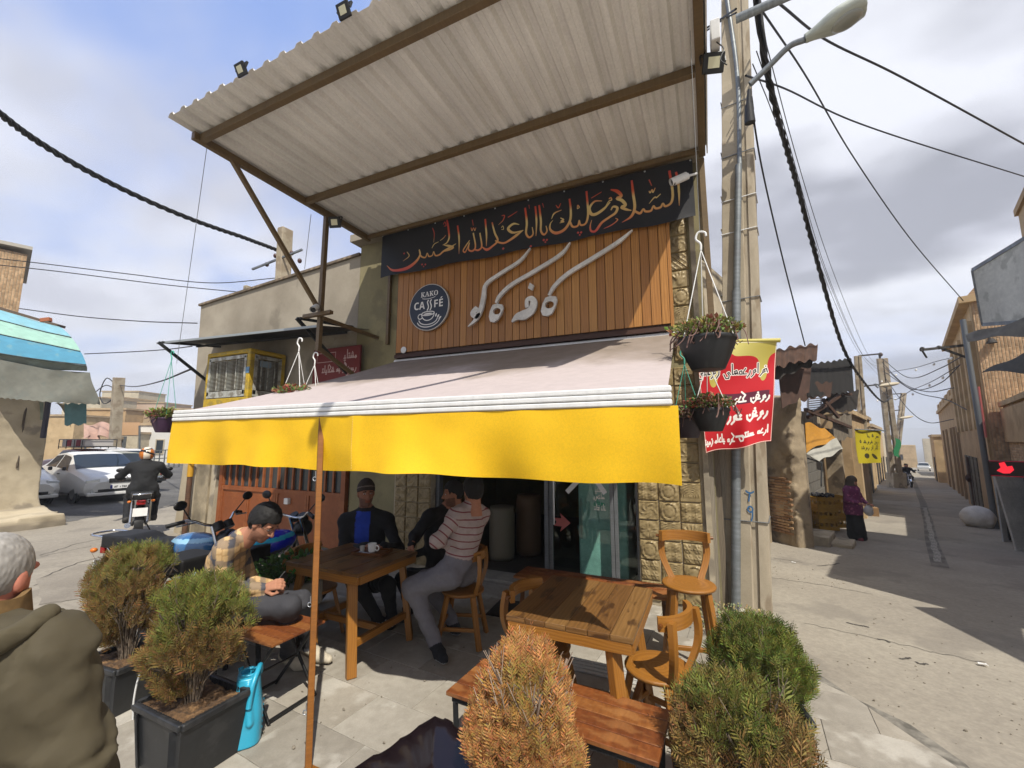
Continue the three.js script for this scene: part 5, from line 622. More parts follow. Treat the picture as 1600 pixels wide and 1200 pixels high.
{ // woman in the alley: plum tunic, long black skirt, headscarf
const b = og(1338, 843), fd = dirC(0.25, -1).setY(0).normalize(), rt = V(fd.z, 0, -fd.x), P = (r, y, f) => b.clone().addScaledVector(rt, r).addScaledVector(fd, f).add(V(0, y, 0)); const J = { pelvis: P(0, 0.82, 0), chest: P(0, 1.12, 0.02), neck: P(0, 1.27, 0.02), head: P(0, 1.41, 0.05), shL: P(0.17, 1.22, 0), shR: P(-0.17, 1.22, 0), elL: P(0.25, 0.98, 0.05), elR: P(-0.25, 0.98, 0.05), wrL: P(0.15, 0.9, 0.24), wrR: P(-0.1, 0.92, 0.24), hipL: P(0.08, 0.8, 0), hipR: P(-0.08, 0.8, 0), knL: P(0.1, 0.45, 0.03), knR: P(-0.1, 0.45, 0.05), anL: P(0.11, 0.1, 0), anR: P(-0.1, 0.1, 0.08), toeL: P(0.12, 0.04, 0.15), toeR: P(-0.1, 0.04, 0.22) };
const plum = lin('#6a2452'), bk = lin('#0f0e10'), scarf = lin('#4a4033'), pat = lin('#9a4a74'); const ex = [bone(P(0, 0.85, 0), P(0, 0.12, 0.03), 0.16, 0.2, 'skirt'), bone(P(0, 1.2, 0), P(0, 0.72, 0), 0.17, 0.2, 'torso'), bone(P(0, 1.47, 0.03), P(0, 1.36, 0.0), 0.115, 0.12, 'scarf'), bone(P(0, 1.36, 0.02), P(0, 1.2, 0.04), 0.09, 0.12, 'scarf')];
const col = (x, y, z, tag) => { const k = 0.85 + 0.3 * vnoise(x * 40, y * 40, z * 40); let c = plum; if (tag === 'scarf') { const t = V(x, y, z).sub(J.head); c = scarf; } else if (tag === 'skirt' || tag === 'thigh' || tag === 'shin') c = y < b.y + 0.62 ? bk : plum; else if (tag === 'shoe') c = lin('#7a3440'); if (c === plum && vnoise(x * 26, y * 26, z * 26) > 0.72) c = pat; return c.map((q) => q * k); };
const W = person('woman in plum tunic, long black skirt and headscarf beside yellow crates', J, { base: b, color: col, look: [yawTo(fd), 0.1], headOpt: { skin: SKIN, hair: DARKH, style: 'none' }, extra: ex, handL: [fd, V(0, 1, 0), 0.7], handR: [fd, V(0, 1, 0), 0.7], cell: 0.015, headCell: 0.009 });
const bag = thing('plastic_bag', 'small white plastic bag held by the woman in plum', 'bag', P(0.14, 0.62, 0.27)); part(bag, 'bag', surfaceNets([-0.13, -0.02, -0.1], [0.13, 0.3, 0.1], 0.016, (x, y, z) => ellD(x, y, z, [0, 0.12, 0], [0.1, 0.13, 0.06]) + 0.02 * (vnoise(x * 25, y * 25, z * 25) - 0.5)), mat('#c9c7c4', { rough: 0.5 })); part(bag, 'handle', tube([[-0.03, 0.2, 0], [-0.02, 0.28, 0], [0.02, 0.28, 0], [0.03, 0.2, 0]], 0.008, 12, 5), mat('#c9c7c4', { rough: 0.5 }));
}
{ // foreground: man seen from behind in an olive hooded jacket
const b0 = hp(-78, 1100, 1.22), b = V(b0.x, -0.02, b0.z), fd = V(-0.62, 0, -0.78).normalize(), rt = V(-fd.z, 0, fd.x), Hh = 1.50, P = (r, y, f) => b.clone().addScaledVector(rt, r).addScaledVector(fd, f).add(V(0, y, 0));  // rt: his right hand side
const J = { pelvis: P(0, 0.85, 0), waist: P(0, 1.0, 0), chest: P(0, 1.13, 0.0), neck: P(0, 1.29, 0.02), head: P(-0.01, 1.41, 0.075), shL: P(-0.2, 1.25, 0), shR: P(0.2, 1.25, 0), elL: P(-0.29, 0.93, -0.02), elR: P(0.29, 0.93, -0.02), wrL: P(-0.28, 0.7, 0.1), wrR: P(0.28, 0.7, 0.1), hipL: P(-0.09, 0.82, 0), hipR: P(0.09, 0.82, 0), knL: P(-0.1, 0.46, 0.02), knR: P(0.1, 0.46, 0.02), anL: P(-0.1, 0.1, 0), anR: P(0.1, 0.1, 0), toeL: P(-0.1, 0.05, 0.16), toeR: P(0.1, 0.05, 0.16) };
const ol = lin('#463f2e'), ol2 = lin('#4c4533'), tr = lin('#26272b'); const nz = (x, y, z) => 0.85 + 0.3 * fbm3(x * 30, y * 30, z * 30, 3);
const ex = [bone(P(-0.1, 1.17, -0.03), P(-0.12, 0.66, -0.01), 0.17, 0.18, 'torso'), bone(P(0.1, 1.17, -0.03), P(0.12, 0.66, -0.01), 0.17, 0.18, 'torso'), bone(P(0.2, 1.245, -0.01), P(0.3, 0.93, -0.03), 0.095, 0.085, 'sleeve'), bone(P(0.3, 0.93, -0.03), P(0.29, 0.72, 0.06), 0.08, 0.065, 'forearm'), bone(P(-0.2, 1.245, -0.01), P(-0.3, 0.93, -0.03), 0.095, 0.085, 'sleeve'), bone(P(-0.3, 0.93, -0.03), P(-0.29, 0.72, 0.06), 0.08, 0.065, 'forearm')];
const col = (x, y, z, tag) => { const k = nz(x, y, z); const c = ['torso', 'sleeve', 'forearm', 'hip'].includes(tag) ? ol : tag === 'neck' ? SKIN : tr; return c.map((q) => q * k); };
const Pn = person('grey haired man in olive hooded jacket seen from behind', J, { base: b, color: col, look: [yawTo(fd), 0.12], headOpt: { skin: lin('#b5735f'), hair: lin('#8f8c88'), low: -0.085, thick: 0.007, top: 1 }, handL: [V(0, -1, 0), rt.clone().negate(), 0.5], handR: [V(0, -1, 0), rt, 0.5], extra: ex, cell: 0.0095, headCell: 0.004, wrinkle: 0.009, folds: (x, y, z) => { const r = Math.abs((x - b.x) * rt.x + (z - b.z) * rt.z), s = sst(0.2, 0.27, r); return s * 0.009 * Math.sin(y * 60 + r * 40 + 11 * vnoise(x * 5, y * 4, z * 5)) * sst(0.3, 0.8, vnoise(x * 8, y * 8, z * 8)) * 1.6 + (1 - s) * 0.011 * Math.abs(Math.sin(r * 26 + y * 9 + 3 * vnoise(x * 5, y * 4, z * 5))) * sst(1.15, 0.9, y) - (Math.abs(y - 0.96) < 0.006 || Math.abs(r - 0.205) < 0.005 ? -0.006 : 0); } });
const loc = (r, y, f) => P(r, y, f).add(Pn.off);
// tan corduroy collar: a band round the neck
const ring = []; for (let i = 0; i <= 30; i++) { const a = i / 30 * Math.PI * 1.7 - Math.PI * 0.85; ring.push([Math.sin(a) * 0.088, -Math.cos(a) * 0.095]); }
const collar = sheet((u, v) => { const q = ring[Math.round(u * 30)], s = 1 + 0.12 * v; return loc(q[0] * s, 1.31 + 0.07 * (1 - v) + 0.004 * Math.sin(u * 30), 0.035 + q[1] * s); }, 30, 5, 0.016); part(Pn.t, 'collar', collar, mat('#8d6f45', { pat: 'fabric', amp: 0.3, m: 0.12, rough: 0.95, bump: 0.002 }));
// hood lying on the back: a soft folded bag with a rolled rim
const kx = Pn.off.x + b.x, ky = Pn.off.y + b.y, kz = Pn.off.z + b.z, toL = (x, y, z) => [(x - kx) * rt.x + (z - kz) * rt.z, y - ky, (x - kx) * fd.x + (z - kz) * fd.z];
const rimP = (i) => { const a = Math.PI * (0.02 + 0.96 * i / 10); return [Math.cos(a) * 0.195, 1.345 - Math.sin(a) * 0.065, -Math.sin(a) * 0.25]; }, rimB = []; for (let i = 0; i < 10; i++) rimB.push(bone(rimP(i), rimP(i + 1), 0.028, 0.028)); const lo = loc(0, 1.1, -0.12); const hood = surfaceNets([lo.x - 0.45, lo.y - 0.3, lo.z - 0.45], [lo.x + 0.45, lo.y + 0.32, lo.z + 0.45], 0.008, (x, y, z) => { const [r, h, f] = toL(x, y, z); let d = ellD(r, h, f, [0, 1.15, -0.215], [0.21, 0.165, 0.085]); const w = 0.012 * Math.sin((h + Math.abs(r) * 0.55) * 75 + 2 * vnoise(r * 9, h * 9, 1)) * sst(0.2, 0.1, Math.abs(r)); d += w * 0.6; let rim = 1e9; for (const q of rimB) rim = Math.min(rim, capD(r, h, f, q)); d = smin(d, rim, 0.018); return d + 0.008 * (vnoise(r * 24, h * 34, f * 24) - 0.5) + 0.005 * (vnoise(r * 60, h * 75, f * 60) - 0.5); }, (x, y, z) => ol2.map((q) => q * (0.8 + 0.4 * fbm3(x * 25, y * 25, z * 25, 3))));
part(Pn.t, 'hood', hood, vcMat(0.92));
}

// ================================================================ FURNITURE
const mOak = mat('#a06d2c', { pat: 'wood', c2: '#7d4f1a', m: 0.7, m2: 0.25, rough: 0.42, bump: 0.001 }), mOakD = mat('#74451a', { pat: 'wood', c2: '#54300f', m: 0.7, m2: 0.25, rough: 0.4, bump: 0.001, c3: '#3f2812', a3: 0.5 });
const mTop = ['#855f34', '#7b5730', '#8f6b3f'].map((c, i) => mat(c, { pat: 'wood', c2: ['#5d4122', '#573c20', '#684b29'][i], m: 0.8, m2: 0.3, rough: 0.38, bump: 0.0012, c3: '#332012', a3: 0.6 }));
const mWorn = ['#8a4f24', '#95602f', '#7c4420'].map((c, i) => mat(c, { pat: 'scratch', c2: ['#5e3114', '#6b3c1a', '#552b11'][i], m: 0.9, m2: 0.35, rough: 0.5, bump: 0.001, c3: '#a87c4c', a3: 0.4 }));
function makeChair(h, label, group) { // facing +z; seat height h
const c = thing('wooden_chair', label, 'chair', [0, 0, 0], 0, group), b = 0.36;
part(c, 'seat', lathe([[0, h - 0.036], [0.175, h - 0.036], [0.192, h - 0.026], [0.196, h - 0.012], [0.188, h - 0.002], [0.15, h - 0.003], [0, h - 0.007]], 30), mOak);
for (const [i, j] of [[-1, 1], [1, 1], [-1, -1], [1, -1]]) part(c, 'leg', bar([i * 0.115, h - 0.035, j * 0.115], [i * 0.185, 0.0, j * 0.19], 0.045, 0.035, 0.005), mOak);
part(c, 'stretcher', [bar([-0.155, h * 0.42, 0.157], [0.155, h * 0.42, 0.157], 0.025, 0.03, 0.004)], mOak); part(c, 'stretcher', bar([-0.158, h * 0.34, -0.155], [-0.158, h * 0.34, 0.155], 0.025, 0.03, 0.004), mOak); part(c, 'stretcher', bar([0.158, h * 0.34, -0.155], [0.158, h * 0.34, 0.155], 0.025, 0.03, 0.004), mOak);
for (const i of [-1, 1]) part(c, 'back_post', sheet((u, v) => { const t = u, y = lerp(h - 0.03, h + b - 0.03, t), z = -0.13 - 0.03 * Math.sin(t * Math.PI) - 0.045 * t, x = i * (0.115 + 0.05 * t + 0.028 * Math.sin((t - 0.15) * 4)); return [x + (v - 0.5) * 0.05, y, z]; }, 12, 1, 0.032), mOak);
// crest rail: bent slab
part(c, 'crest_rail', sheet((u, v) => { const a = lerp(-1.15, 1.15, u); return [Math.sin(a) * 0.2, h + b - 0.085 + v * 0.075, -0.045 - Math.cos(a) * 0.145]; }, 16, 2, 0.03), mOak);
part(c, 'peg', [-1, 1].map((i) => cyl([i * 0.165, h + b - 0.05, -0.12], [i * 0.215, h + b - 0.05, -0.13], 0.012, 0.012, 8)), mOakD);
return c;
}
const chairA = makeChair(0.45, 'wooden chair under the man in striped sweater', 'round seated wooden chairs'); chairA.position.set(-2.13, 0.01, -3.52); chairA.rotation.y = yawTo(dirC(-0.95, 0.1));
copyOf(chairA, [-3.40, 0.01, -2.98], Math.PI / 2 + 0.15, 'wooden chair between the prop pole and the long shaded table');
copyOf(chairA, [-1.10, 0.01, -2.84], Math.PI / 2 - 0.2, 'wooden chair pushed under the sunlit table');
copyOf(chairA, [-0.36, 0.01, -2.86], -Math.PI / 2 - 0.35, 'sunlit wooden chair standing between sunlit table and conifers');
{ const p = hp(1076, 912, 3.42); const c = makeChair(p.y, 'tall wooden chair against the relief tiled pillar', 'round seated wooden chairs'); c.position.set(p.x, 0.01, p.z); c.rotation.y = yawTo(dirC(-0.25, -1)); }
function makeTable(x0, x1, z0, z1, y, label, nP) {
const cx = (x0 + x1) / 2, cz = (z0 + z1) / 2, t = thing('wooden_table', label, 'table', [cx, 0.008, cz]), W = x1 - x0, D = z1 - z0, r = rng(nP * 13 + (x0 * 10 | 0));
let a = -W / 2; for (let k = 0; k < nP; k++) { const w = W / nP; const g = box(w - 0.003, 0.03, D, [a + w / 2, y - 0.015 - r() * 0.002, 0], [0, 0, 0], 0.003); const uv = g.attributes.uv, o = r() * 9; for (let i = 0; i < uv.count; i++) uv.setXY(i, uv.getX(i) + o, uv.getY(i) + o); part(t, 'top_plank', g, mTop[k % 3]); a += w; }
part(t, 'apron', bar([-W / 2 + 0.012, y - 0.062, D / 2 - 0.014], [W / 2 - 0.012, y - 0.062, D / 2 - 0.014], 0.022, 0.06, 0.003), mOak); part(t, 'apron', bar([-W / 2 + 0.012, y - 0.062, -D / 2 + 0.014], [W / 2 - 0.012, y - 0.062, -D / 2 + 0.014], 0.022, 0.06, 0.003), mOak); part(t, 'apron', bar([W / 2 - 0.012, y - 0.062, -D / 2 + 0.03], [W / 2 - 0.012, y - 0.062, D / 2 - 0.03], 0.022, 0.06, 0.003), mOak); part(t, 'apron', bar([-W / 2 + 0.012, y - 0.062, -D / 2 + 0.03], [-W / 2 + 0.012, y - 0.062, D / 2 - 0.03], 0.022, 0.06, 0.003), mOak);
for (const [i, j] of [[-1, 1], [1, 1], [-1, -1], [1, -1]]) part(t, 'leg', bar([i * (W / 2 - 0.13), y - 0.035, j * (D / 2 - 0.07)], [i * (W / 2 - 0.045), 0, j * (D / 2 - 0.02)], 0.075, 0.055, 0.006), mOak);
for (const i of [-1, 1]) part(t, 'stretcher', bar([i * (W / 2 - 0.075), 0.22, -D / 2 + 0.06], [i * (W / 2 - 0.075), 0.22, D / 2 - 0.06], 0.04, 0.055, 0.004), mOak); part(t, 'stretcher', bar([-W / 2 + 0.1, 0.22, 0], [W / 2 - 0.1, 0.22, 0], 0.04, 0.05, 0.004), mOak); return t;
}
makeTable(-3.36, -2.53, -3.36, -2.62, 0.765, 'long brown table in awning shade holding tray and white cup', 5);
makeTable(-1.16, -0.42, -3.24, -2.41, 0.765, 'empty brown table half in sunlight before the glass door', 6);
{ // tray, cup, ashtray
const T = [-2.86, 0.775, -3.12], tr = thing('serving_tray', 'small wooden serving tray on the long shaded table', 'tray', T, 0.2); part(tr, 'base', box(0.3, 0.012, 0.2, [0, 0.006, 0], [0, 0, 0], 0.004), mOakD); part(tr, 'rim', [box(0.3, 0.018, 0.012, [0, 0.018, 0.095]), box(0.3, 0.018, 0.012, [0, 0.018, -0.095]), box(0.012, 0.018, 0.178, [0.144, 0.018, 0]), box(0.012, 0.018, 0.178, [-0.144, 0.018, 0])], mOakD);
const mCup = mat('#e8e6e0', { rough: 0.2 }), cu = thing('white_cup', 'white coffee cup on the wooden tray', 'cup', [T[0] + 0.0, T[1] + 0.013, T[2]]); part(cu, 'bowl', lathe([[0, 0], [0.028, 0], [0.034, 0.012], [0.04, 0.075], [0.037, 0.075], [0.031, 0.014], [0, 0.01]], 22), mCup); part(cu, 'handle', torus(0.022, 0.006, [0.055, 0.04, 0], [0, 0, 0], 18, 7), mCup);
const g = thing('small_glass', 'tiny glass beside the white cup on the tray', 'glass', [T[0] - 0.09, T[1] + 0.013, T[2] + 0.03]); part(g, 'tumbler', lathe([[0, 0], [0.02, 0], [0.024, 0.05], [0.022, 0.05], [0.018, 0.004], [0, 0.004]], 16), mat('#b8b4ae', { rough: 0.1 }));
solo('spoon', 'small steel spoon lying on the wooden tray', 'spoon', [cyl([T[0] - 0.07, T[1] + 0.02, T[2] + 0.06], [T[0] + 0.04, T[1] + 0.02, T[2] + 0.065], 0.003, 0.003, 6), ball(0.014, [T[0] - 0.08, T[1] + 0.021, T[2] + 0.06], [1.4, 0.3, 0.9], 10)], mSteel);
}
{ // folding table with worn top and black scissor legs
const t = thing('folding_table', 'low folding table with worn slatted top and black scissor legs', 'table', [-2.83, 0, -2.19]), W = 0.44, D = 0.42, y = 0.5, n = 5; for (let k = 0; k < n; k++) part(t, 'slat', box(W, 0.016, D / n - 0.004, [0, y - 0.008, -D / 2 + (k + 0.5) * D / n], [0, 0, 0], 0.003), mWorn[k % 3]);
for (const j of [-1, 1]) { part(t, 'leg', bar([-W / 2 + 0.04, y - 0.02, j * 0.17], [W / 2 - 0.02, 0.01, j * 0.175], 0.014, 0.022, 0.003), mBlack); part(t, 'leg', bar([W / 2 - 0.04, y - 0.02, j * 0.155], [-W / 2 + 0.02, 0.01, j * 0.16], 0.014, 0.022, 0.003), mBlack); } part(t, 'cross_bar', [cyl([W / 2 - 0.03, 0.03, -0.175], [W / 2 - 0.03, 0.03, 0.175], 0.01), cyl([-W / 2 + 0.03, 0.03, -0.16], [-W / 2 + 0.03, 0.03, 0.16], 0.01), cyl([0, 0.25, -0.18], [0, 0.25, 0.18], 0.008)], mBlack); part(t, 'hinge', [ball(0.02, [0, 0.25, 0.165], [1, 1, 0.7], 10), ball(0.02, [0, 0.25, -0.165], [1, 1, 0.7], 10)], mBlackMatt);
}
{ // slatted bench in front
const x0 = -1.36, x1 = -0.26, z0 = -2.47, z1 = -2.07, y = 0.45, t = thing('slatted_bench', 'worn orange brown slatted bench on black steel frame', 'bench', [(x0 + x1) / 2, 0.008, (z0 + z1) / 2], -0.05), W = x1 - x0, D = z1 - z0; for (let k = 0; k < 4; k++) part(t, 'slat', box(W, 0.022, D / 4 - 0.005, [0, y - 0.011, -D / 2 + (k + 0.5) * D / 4], [0, 0, 0], 0.004), mWorn[k % 3]);
const b = (a, c) => bar(a, c, 0.028, 0.028, 0.003); part(t, 'frame', [b([-W / 2 + 0.03, y - 0.038, -D / 2 + 0.03], [W / 2 - 0.03, y - 0.038, -D / 2 + 0.03]), b([-W / 2 + 0.03, y - 0.038, D / 2 - 0.03], [W / 2 - 0.03, y - 0.038, D / 2 - 0.03]), b([-W / 2 + 0.045, y - 0.0385, -D / 2 + 0.05], [-W / 2 + 0.045, y - 0.0385, D / 2 - 0.05]), b([W / 2 - 0.045, y - 0.0385, -D / 2 + 0.05], [W / 2 - 0.045, y - 0.0385, D / 2 - 0.05])], mBlackMatt); for (const [i, j] of [[-1, 1], [1, 1], [-1, -1], [1, -1]]) part(t, 'leg', b([i * (W / 2 - 0.045), y - 0.052, j * (D / 2 - 0.03)], [i * (W / 2 - 0.06), 0, j * (D / 2 - 0.04)]), mBlackMatt);
}
{ // bench along the glass
const t = thing('wall_bench', 'dark red wooden bench along the glass behind the sunlit table', 'bench', [-1.05, 0.008, -4.02]); for (let k = 0; k < 3; k++) part(t, 'slat', box(1.45, 0.024, 0.11, [0, 0.5, -0.12 + k * 0.118], [0, 0, 0], 0.004), mWorn[(k + 2) % 3]); for (const i of [-1, 1]) for (const j of [-1, 1]) part(t, 'leg', bar([i * 0.64, 0.488, j * 0.13], [i * 0.66, 0, j * 0.14], 0.05, 0.04, 0.004), mOakD);
const st = thing('aluminium_threshold', 'ribbed pale metal threshold strip on the ground under the sunlit table', 'threshold', [-0.95, 0.008, -3.62]); for (let k = 0; k < 4; k++) part(st, 'rib', box(0.9, 0.012, 0.035, [0, 0.008, k * 0.05], [0, 0, 0], 0.003), mat('#c9c8c4', { rough: 0.4, metal: 0.3 }));
const mt = solo('door_mat', 'dark door mat on the floor in front of doorway', 'mat', box(0.75, 0.012, 0.45, [-1.85, 0.018, -4.35], [0, 0.1, 0], 0.004), mat('#2a2622', { pat: 'fabric', amp: 0.4, m: 0.2, rough: 1, bump: 0.003 }));
}
// ================================================================ PLANTS
const mLeaf = new THREE.MeshPhysicalMaterial({ vertexColors: true, roughness: 0.75, side: THREE.DoubleSide, transmission: 0.0 });
function soup() { const P = [], C = []; return { P, C, tri(a, b, c, col) { P.push(a.x, a.y, a.z, b.x, b.y, b.z, c.x, c.y, c.z); for (let i = 0; i < 3; i++) C.push(...col); }, geo() { const g = new THREE.BufferGeometry(); g.setAttribute('position', new THREE.Float32BufferAttribute(P, 3)); g.setAttribute('color', new THREE.Float32BufferAttribute(C, 3)); g.computeVertexNormals(); return g; } }; }
const mixc = (a, b, t) => a.map((x, i) => lerp(x, b[i], t));
// conifer with flat feathery sprays. o: h0..h1 crown heights, r radius, palette(p, h, noise) -> colour
function thujaCrown(o) {
const r = rng(o.seed), S = soup(), T = []; const N = o.n ?? 5200, up = V(0, 1, 0); const prof = o.prof ?? ((t) => Math.pow(Math.sin(Math.PI * clamp(0.1 + 0.78 * t)), 0.62));
const shape = (a, t) => o.r * prof(t) * (0.8 + 0.4 * vnoise(Math.cos(a) * 2.1 + 5 + o.seed, Math.sin(a) * 2.1 + 5, t * 4));
for (let i = 0; i < N; i++) {
const a = r() * 6.2832, t = 1 - Math.pow(r(), 0.8) * 0.999, R = shape(a, t), k = Math.pow(r(), 0.38), c = V(Math.cos(a) * R * k, lerp(o.h0, o.h1, t) + (k < 0.9 ? 0 : (r() - 0.5) * 0.04), Math.sin(a) * R * k);
const gap = vnoise(c.x * 9 + o.seed * 3, c.y * 9, c.z * 9); if (gap < (o.gap ?? 0.3) * (1.5 - 0.95 * t)) continue;
const out = V(Math.cos(a), 0, Math.sin(a)), dir = up.clone().multiplyScalar(o.upright ?? 0.75).addScaledVector(out, 0.55 * k * (1.1 - t)).add(V(r() - 0.5, (r() - 0.5) * 0.7, r() - 0.5).multiplyScalar(o.messy ?? 0.7)).normalize();
const sd = dir.clone().cross(V(r() - 0.5, r() - 0.5, r() - 0.5)).normalize(), L = (o.len ?? 0.055) * (0.6 + 0.8 * r()), col0 = o.palette(c, t, k, r), nb = o.nb ?? 7;
const stem = c.clone().addScaledVector(dir, L), w = L * 0.035; S.tri(c.clone().addScaledVector(sd, w), c.clone().addScaledVector(sd, -w), stem, mixc(col0, o.twig ?? [0.12, 0.07, 0.03], 0.4));
for (let q = 0; q < nb; q++) { const f = (q + 0.6) / nb, s = q % 2 ? 1 : -1, b0 = c.clone().addScaledVector(dir, L * f * 0.9), d2 = dir.clone().multiplyScalar(0.75).addScaledVector(sd, s * (0.75 - 0.25 * f)).normalize(), l2 = L * (0.62 - 0.3 * f) * (0.8 + 0.5 * r()), nw = d2.clone().cross(dir.clone().cross(sd)).normalize(), ww = l2 * (o.leafw ?? 0.085), tip = b0.clone().addScaledVector(d2, l2), m = b0.clone().lerp(tip, 0.5), cc = col0.map((x) => x * (0.75 + 0.5 * r())); S.tri(b0, m.clone().addScaledVector(nw, ww), tip, cc); S.tri(b0, tip, m.clone().addScaledVector(nw, -ww), cc); }
}
return S.geo();
}
function thujaStems(o) { const r = rng(o.seed + 99), g = []; const N = o.stems ?? 46; for (let i = 0; i < N; i++) { const a = r() * 6.2832, k = Math.sqrt(r()), b = V(Math.cos(a) * 0.035 * k, o.base, Math.sin(a) * 0.035 * k), t = 0.25 + 0.7 * r(), R = o.r * 0.85 * k, e = V(Math.cos(a) * R, lerp(o.h0, o.h1, t), Math.sin(a) * R), m = b.clone().lerp(e, 0.45).add(V((r() - 0.5) * 0.04 - Math.cos(a) * R * 0.18, 0.03, (r() - 0.5) * 0.04 - Math.sin(a) * R * 0.18)); const rr = 0.0025 + 0.004 * r(); g.push(tube([b, m, e], rr, 7, 4)); for (let q = 0; q < 3; q++) { const f = 0.4 + 0.55 * r(), p = m.clone().lerp(e, f), e2 = p.clone().add(V((r() - 0.5) * 0.16, 0.08 + 0.08 * r(), (r() - 0.5) * 0.16)); g.push(cyl(p, e2, rr * 0.6, rr * 0.3, 4, false)); } } g.push(cyl([0, o.base - 0.02, 0], [0, o.base + 0.22, 0], 0.022, 0.012, 7)); return g; }
const mTwig = mat('#8a7a69', { pat: 'rough', amp: 0.3, m: 0.2, rough: 0.95 }), mSoil = mat('#6b5137', { pat: 'rough', c2: '#3f2f20', m: 0.22, rough: 1, bump: 0.01, c3: '#8a6a45', a3: 0.6 }), mPot = mat('#25272a', { pat: 'blotch', c2: '#1a1b1d', m: 0.5, rough: 0.5, c3: '#3a3a3a', a3: 0.5 });
function rectPot(t, w, h, d) { const q = 0.86; const sh4 = (y, k) => [[-w / 2 * k, -d / 2 * k], [w / 2 * k, -d / 2 * k], [w / 2 * k, d / 2 * k], [-w / 2 * k, d / 2 * k]].map(([x, z]) => V(x, y, z)); const A = sh4(0, q), B = sh4(h, 1), C = sh4(h, 0.93), D = sh4(h - 0.07, 0.92), P = [], quad = (a, b, c, d2) => { for (const v of [a, b, c, a, c, d2]) P.push(v.x, v.y, v.z); }; for (let i = 0; i < 4; i++) { const j = (i + 1) % 4; quad(A[j], A[i], B[i], B[j]); quad(C[i], C[j], D[j], D[i]); } quad(A[0], A[1], A[2], A[3]); const g = new THREE.BufferGeometry(); g.setAttribute('position', new THREE.Float32BufferAttribute(P, 3)); g.computeVertexNormals(); g.setAttribute('uv', new THREE.Float32BufferAttribute(new Float32Array(P.length / 3 * 2), 2)); uvBox(g);
part(t, 'planter_box', g, mPot); const rim = []; for (let i = 0; i < 4; i++) { const a = B[i].clone().multiplyScalar(1).setY(h - 0.012), b = B[(i + 1) % 4].clone().setY(h - 0.012); rim.push(bar(a, b, 0.03, 0.036, 0.01)); const n = Math.floor(a.distanceTo(b) / 0.022), nrm = V(-(b.z - a.z), 0, b.x - a.x).normalize(); for (let q2 = 0; q2 < n; q2++) { const p = a.clone().lerp(b, (q2 + 0.5) / n); rim.push(box(0.012, 0.03, 0.012, [p.x - nrm.x * -0.012, h - 0.012, p.z - nrm.z * -0.012])); } } part(t, 'rim', rim, mPot);
for (const s of [-1, 1]) part(t, 'rib', [bar([s * w * 0.34, 0.02, d / 2 * q + 0.002], [s * w * 0.39, h - 0.04, d / 2 * 0.99], 0.05, 0.006)], mPot);
part(t, 'soil', sheet((u, v) => [(u - 0.5) * w * 0.92, h - 0.05 + 0.03 * vnoise(u * 7, v * 7, 4) + 0.02 * vnoise(u * 22, v * 22, 8), (v - 0.5) * d * 0.92], 16, 14, 0.004), mSoil); }
const G1 = lin('#70722c'), G2 = lin('#566224'), BR1 = lin('#6f5a2a'), BR2 = lin('#836c3c'), OR = lin('#8c683c'), TANC = lin('#b98a4c'), GD = lin('#3b521c'), GY = lin('#7f8834');
const pal = (greenTop, browner) => (c, t, k, r) => { const n = fbm3(c.x * 7 + 3, c.y * 7, c.z * 7 + 9, 3), g = clamp(sst(0.35, 0.75, t * greenTop + (n - 0.5) * 1.5 - browner)); return mixc(mixc(BR1, mixc(BR2, OR, r() * 0.6), r()), mixc(G1, G2, r()), g * 0.9); };
function thuja(label, pos, turn, pot, o) {
const t = thing('potted_conifer', label, 'potted plant', pos, turn, 'potted conifers on the terrace'); if (pot) rectPot(t, ...pot); o.base = o.base ?? (pot ? pot[1] - 0.04 : 0);
part(t, 'foliage', thujaCrown(o), mLeaf); part(t, 'stems', thujaStems(o), o.stemMat ?? mTwig); return t;
}
const pc = thuja('brown green conifer in black trough planter with a white cord', [-2.78, 0.01, -1.63], 0.0, [0.46, 0.33, 0.36], { seed: 4, h0: 0.36, h1: 0.95, r: 0.255, palette: pal(1.25, 0.12), n: 8500, gap: 0.46, stems: 80 });
part(pc, 'white_cord', tube([[-0.22, 0.25, 0.18], [-0.21, 0.37, 0.19], [-0.19, 0.5, 0.18], [-0.15, 0.6, 0.13]], 0.005, 20, 6), mWhite);
thuja('rounder brown topped conifer in the black planter farther along the street', [hp(205, 950, 3.2).x, 0.01, hp(205, 950, 3.2).z], 0.1, [0.42, 0.3, 0.34], { seed: 9, h0: 0.38, h1: 1.0, r: 0.25, palette: pal(0.95, 0.12), n: 7000, gap: 0.46, stems: 80 });
{ // dried, tan
const p = hp(820, 1100, 1.92), t = thuja('dried tan orange conifer in front of the slatted bench', [p.x, 0.01, p.z], 0, [0.4, 0.32, 0.36], { seed: 15, h0: 0.28, h1: 0.92, r: 0.225, upright: 1.3, messy: 0.5, len: 0.045, leafw: 0.08, gap: 0.3, n: 9500, stems: 110, twig: [0.25, 0.15, 0.07], palette: (c, k, kk, r) => { const n = fbm3(c.x * 8, c.y * 6, c.z * 8, 3); return mixc(mixc(lin('#a8703f'), lin('#c99a5c'), r()), lin('#8a7a35'), clamp((n - 0.52) * 3)); }, prof: (q) => Math.pow(Math.sin(Math.PI * clamp(0.3 + 0.64 * q)), 0.6), stemMat: mat('#9a8878', { rough: 0.95 }) });
}
{ const p = hp(1150, 1140, 2.02); thuja('browning conifer with green patches beside the slatted bench end', [p.x, 0.01, p.z], 0.4, [0.42, 0.3, 0.36], { seed: 23, h0: 0.26, h1: 0.70, r: 0.275, palette: pal(0.9, 0.12), n: 7600, gap: 0.46, stems: 80, messy: 0.95 }); }
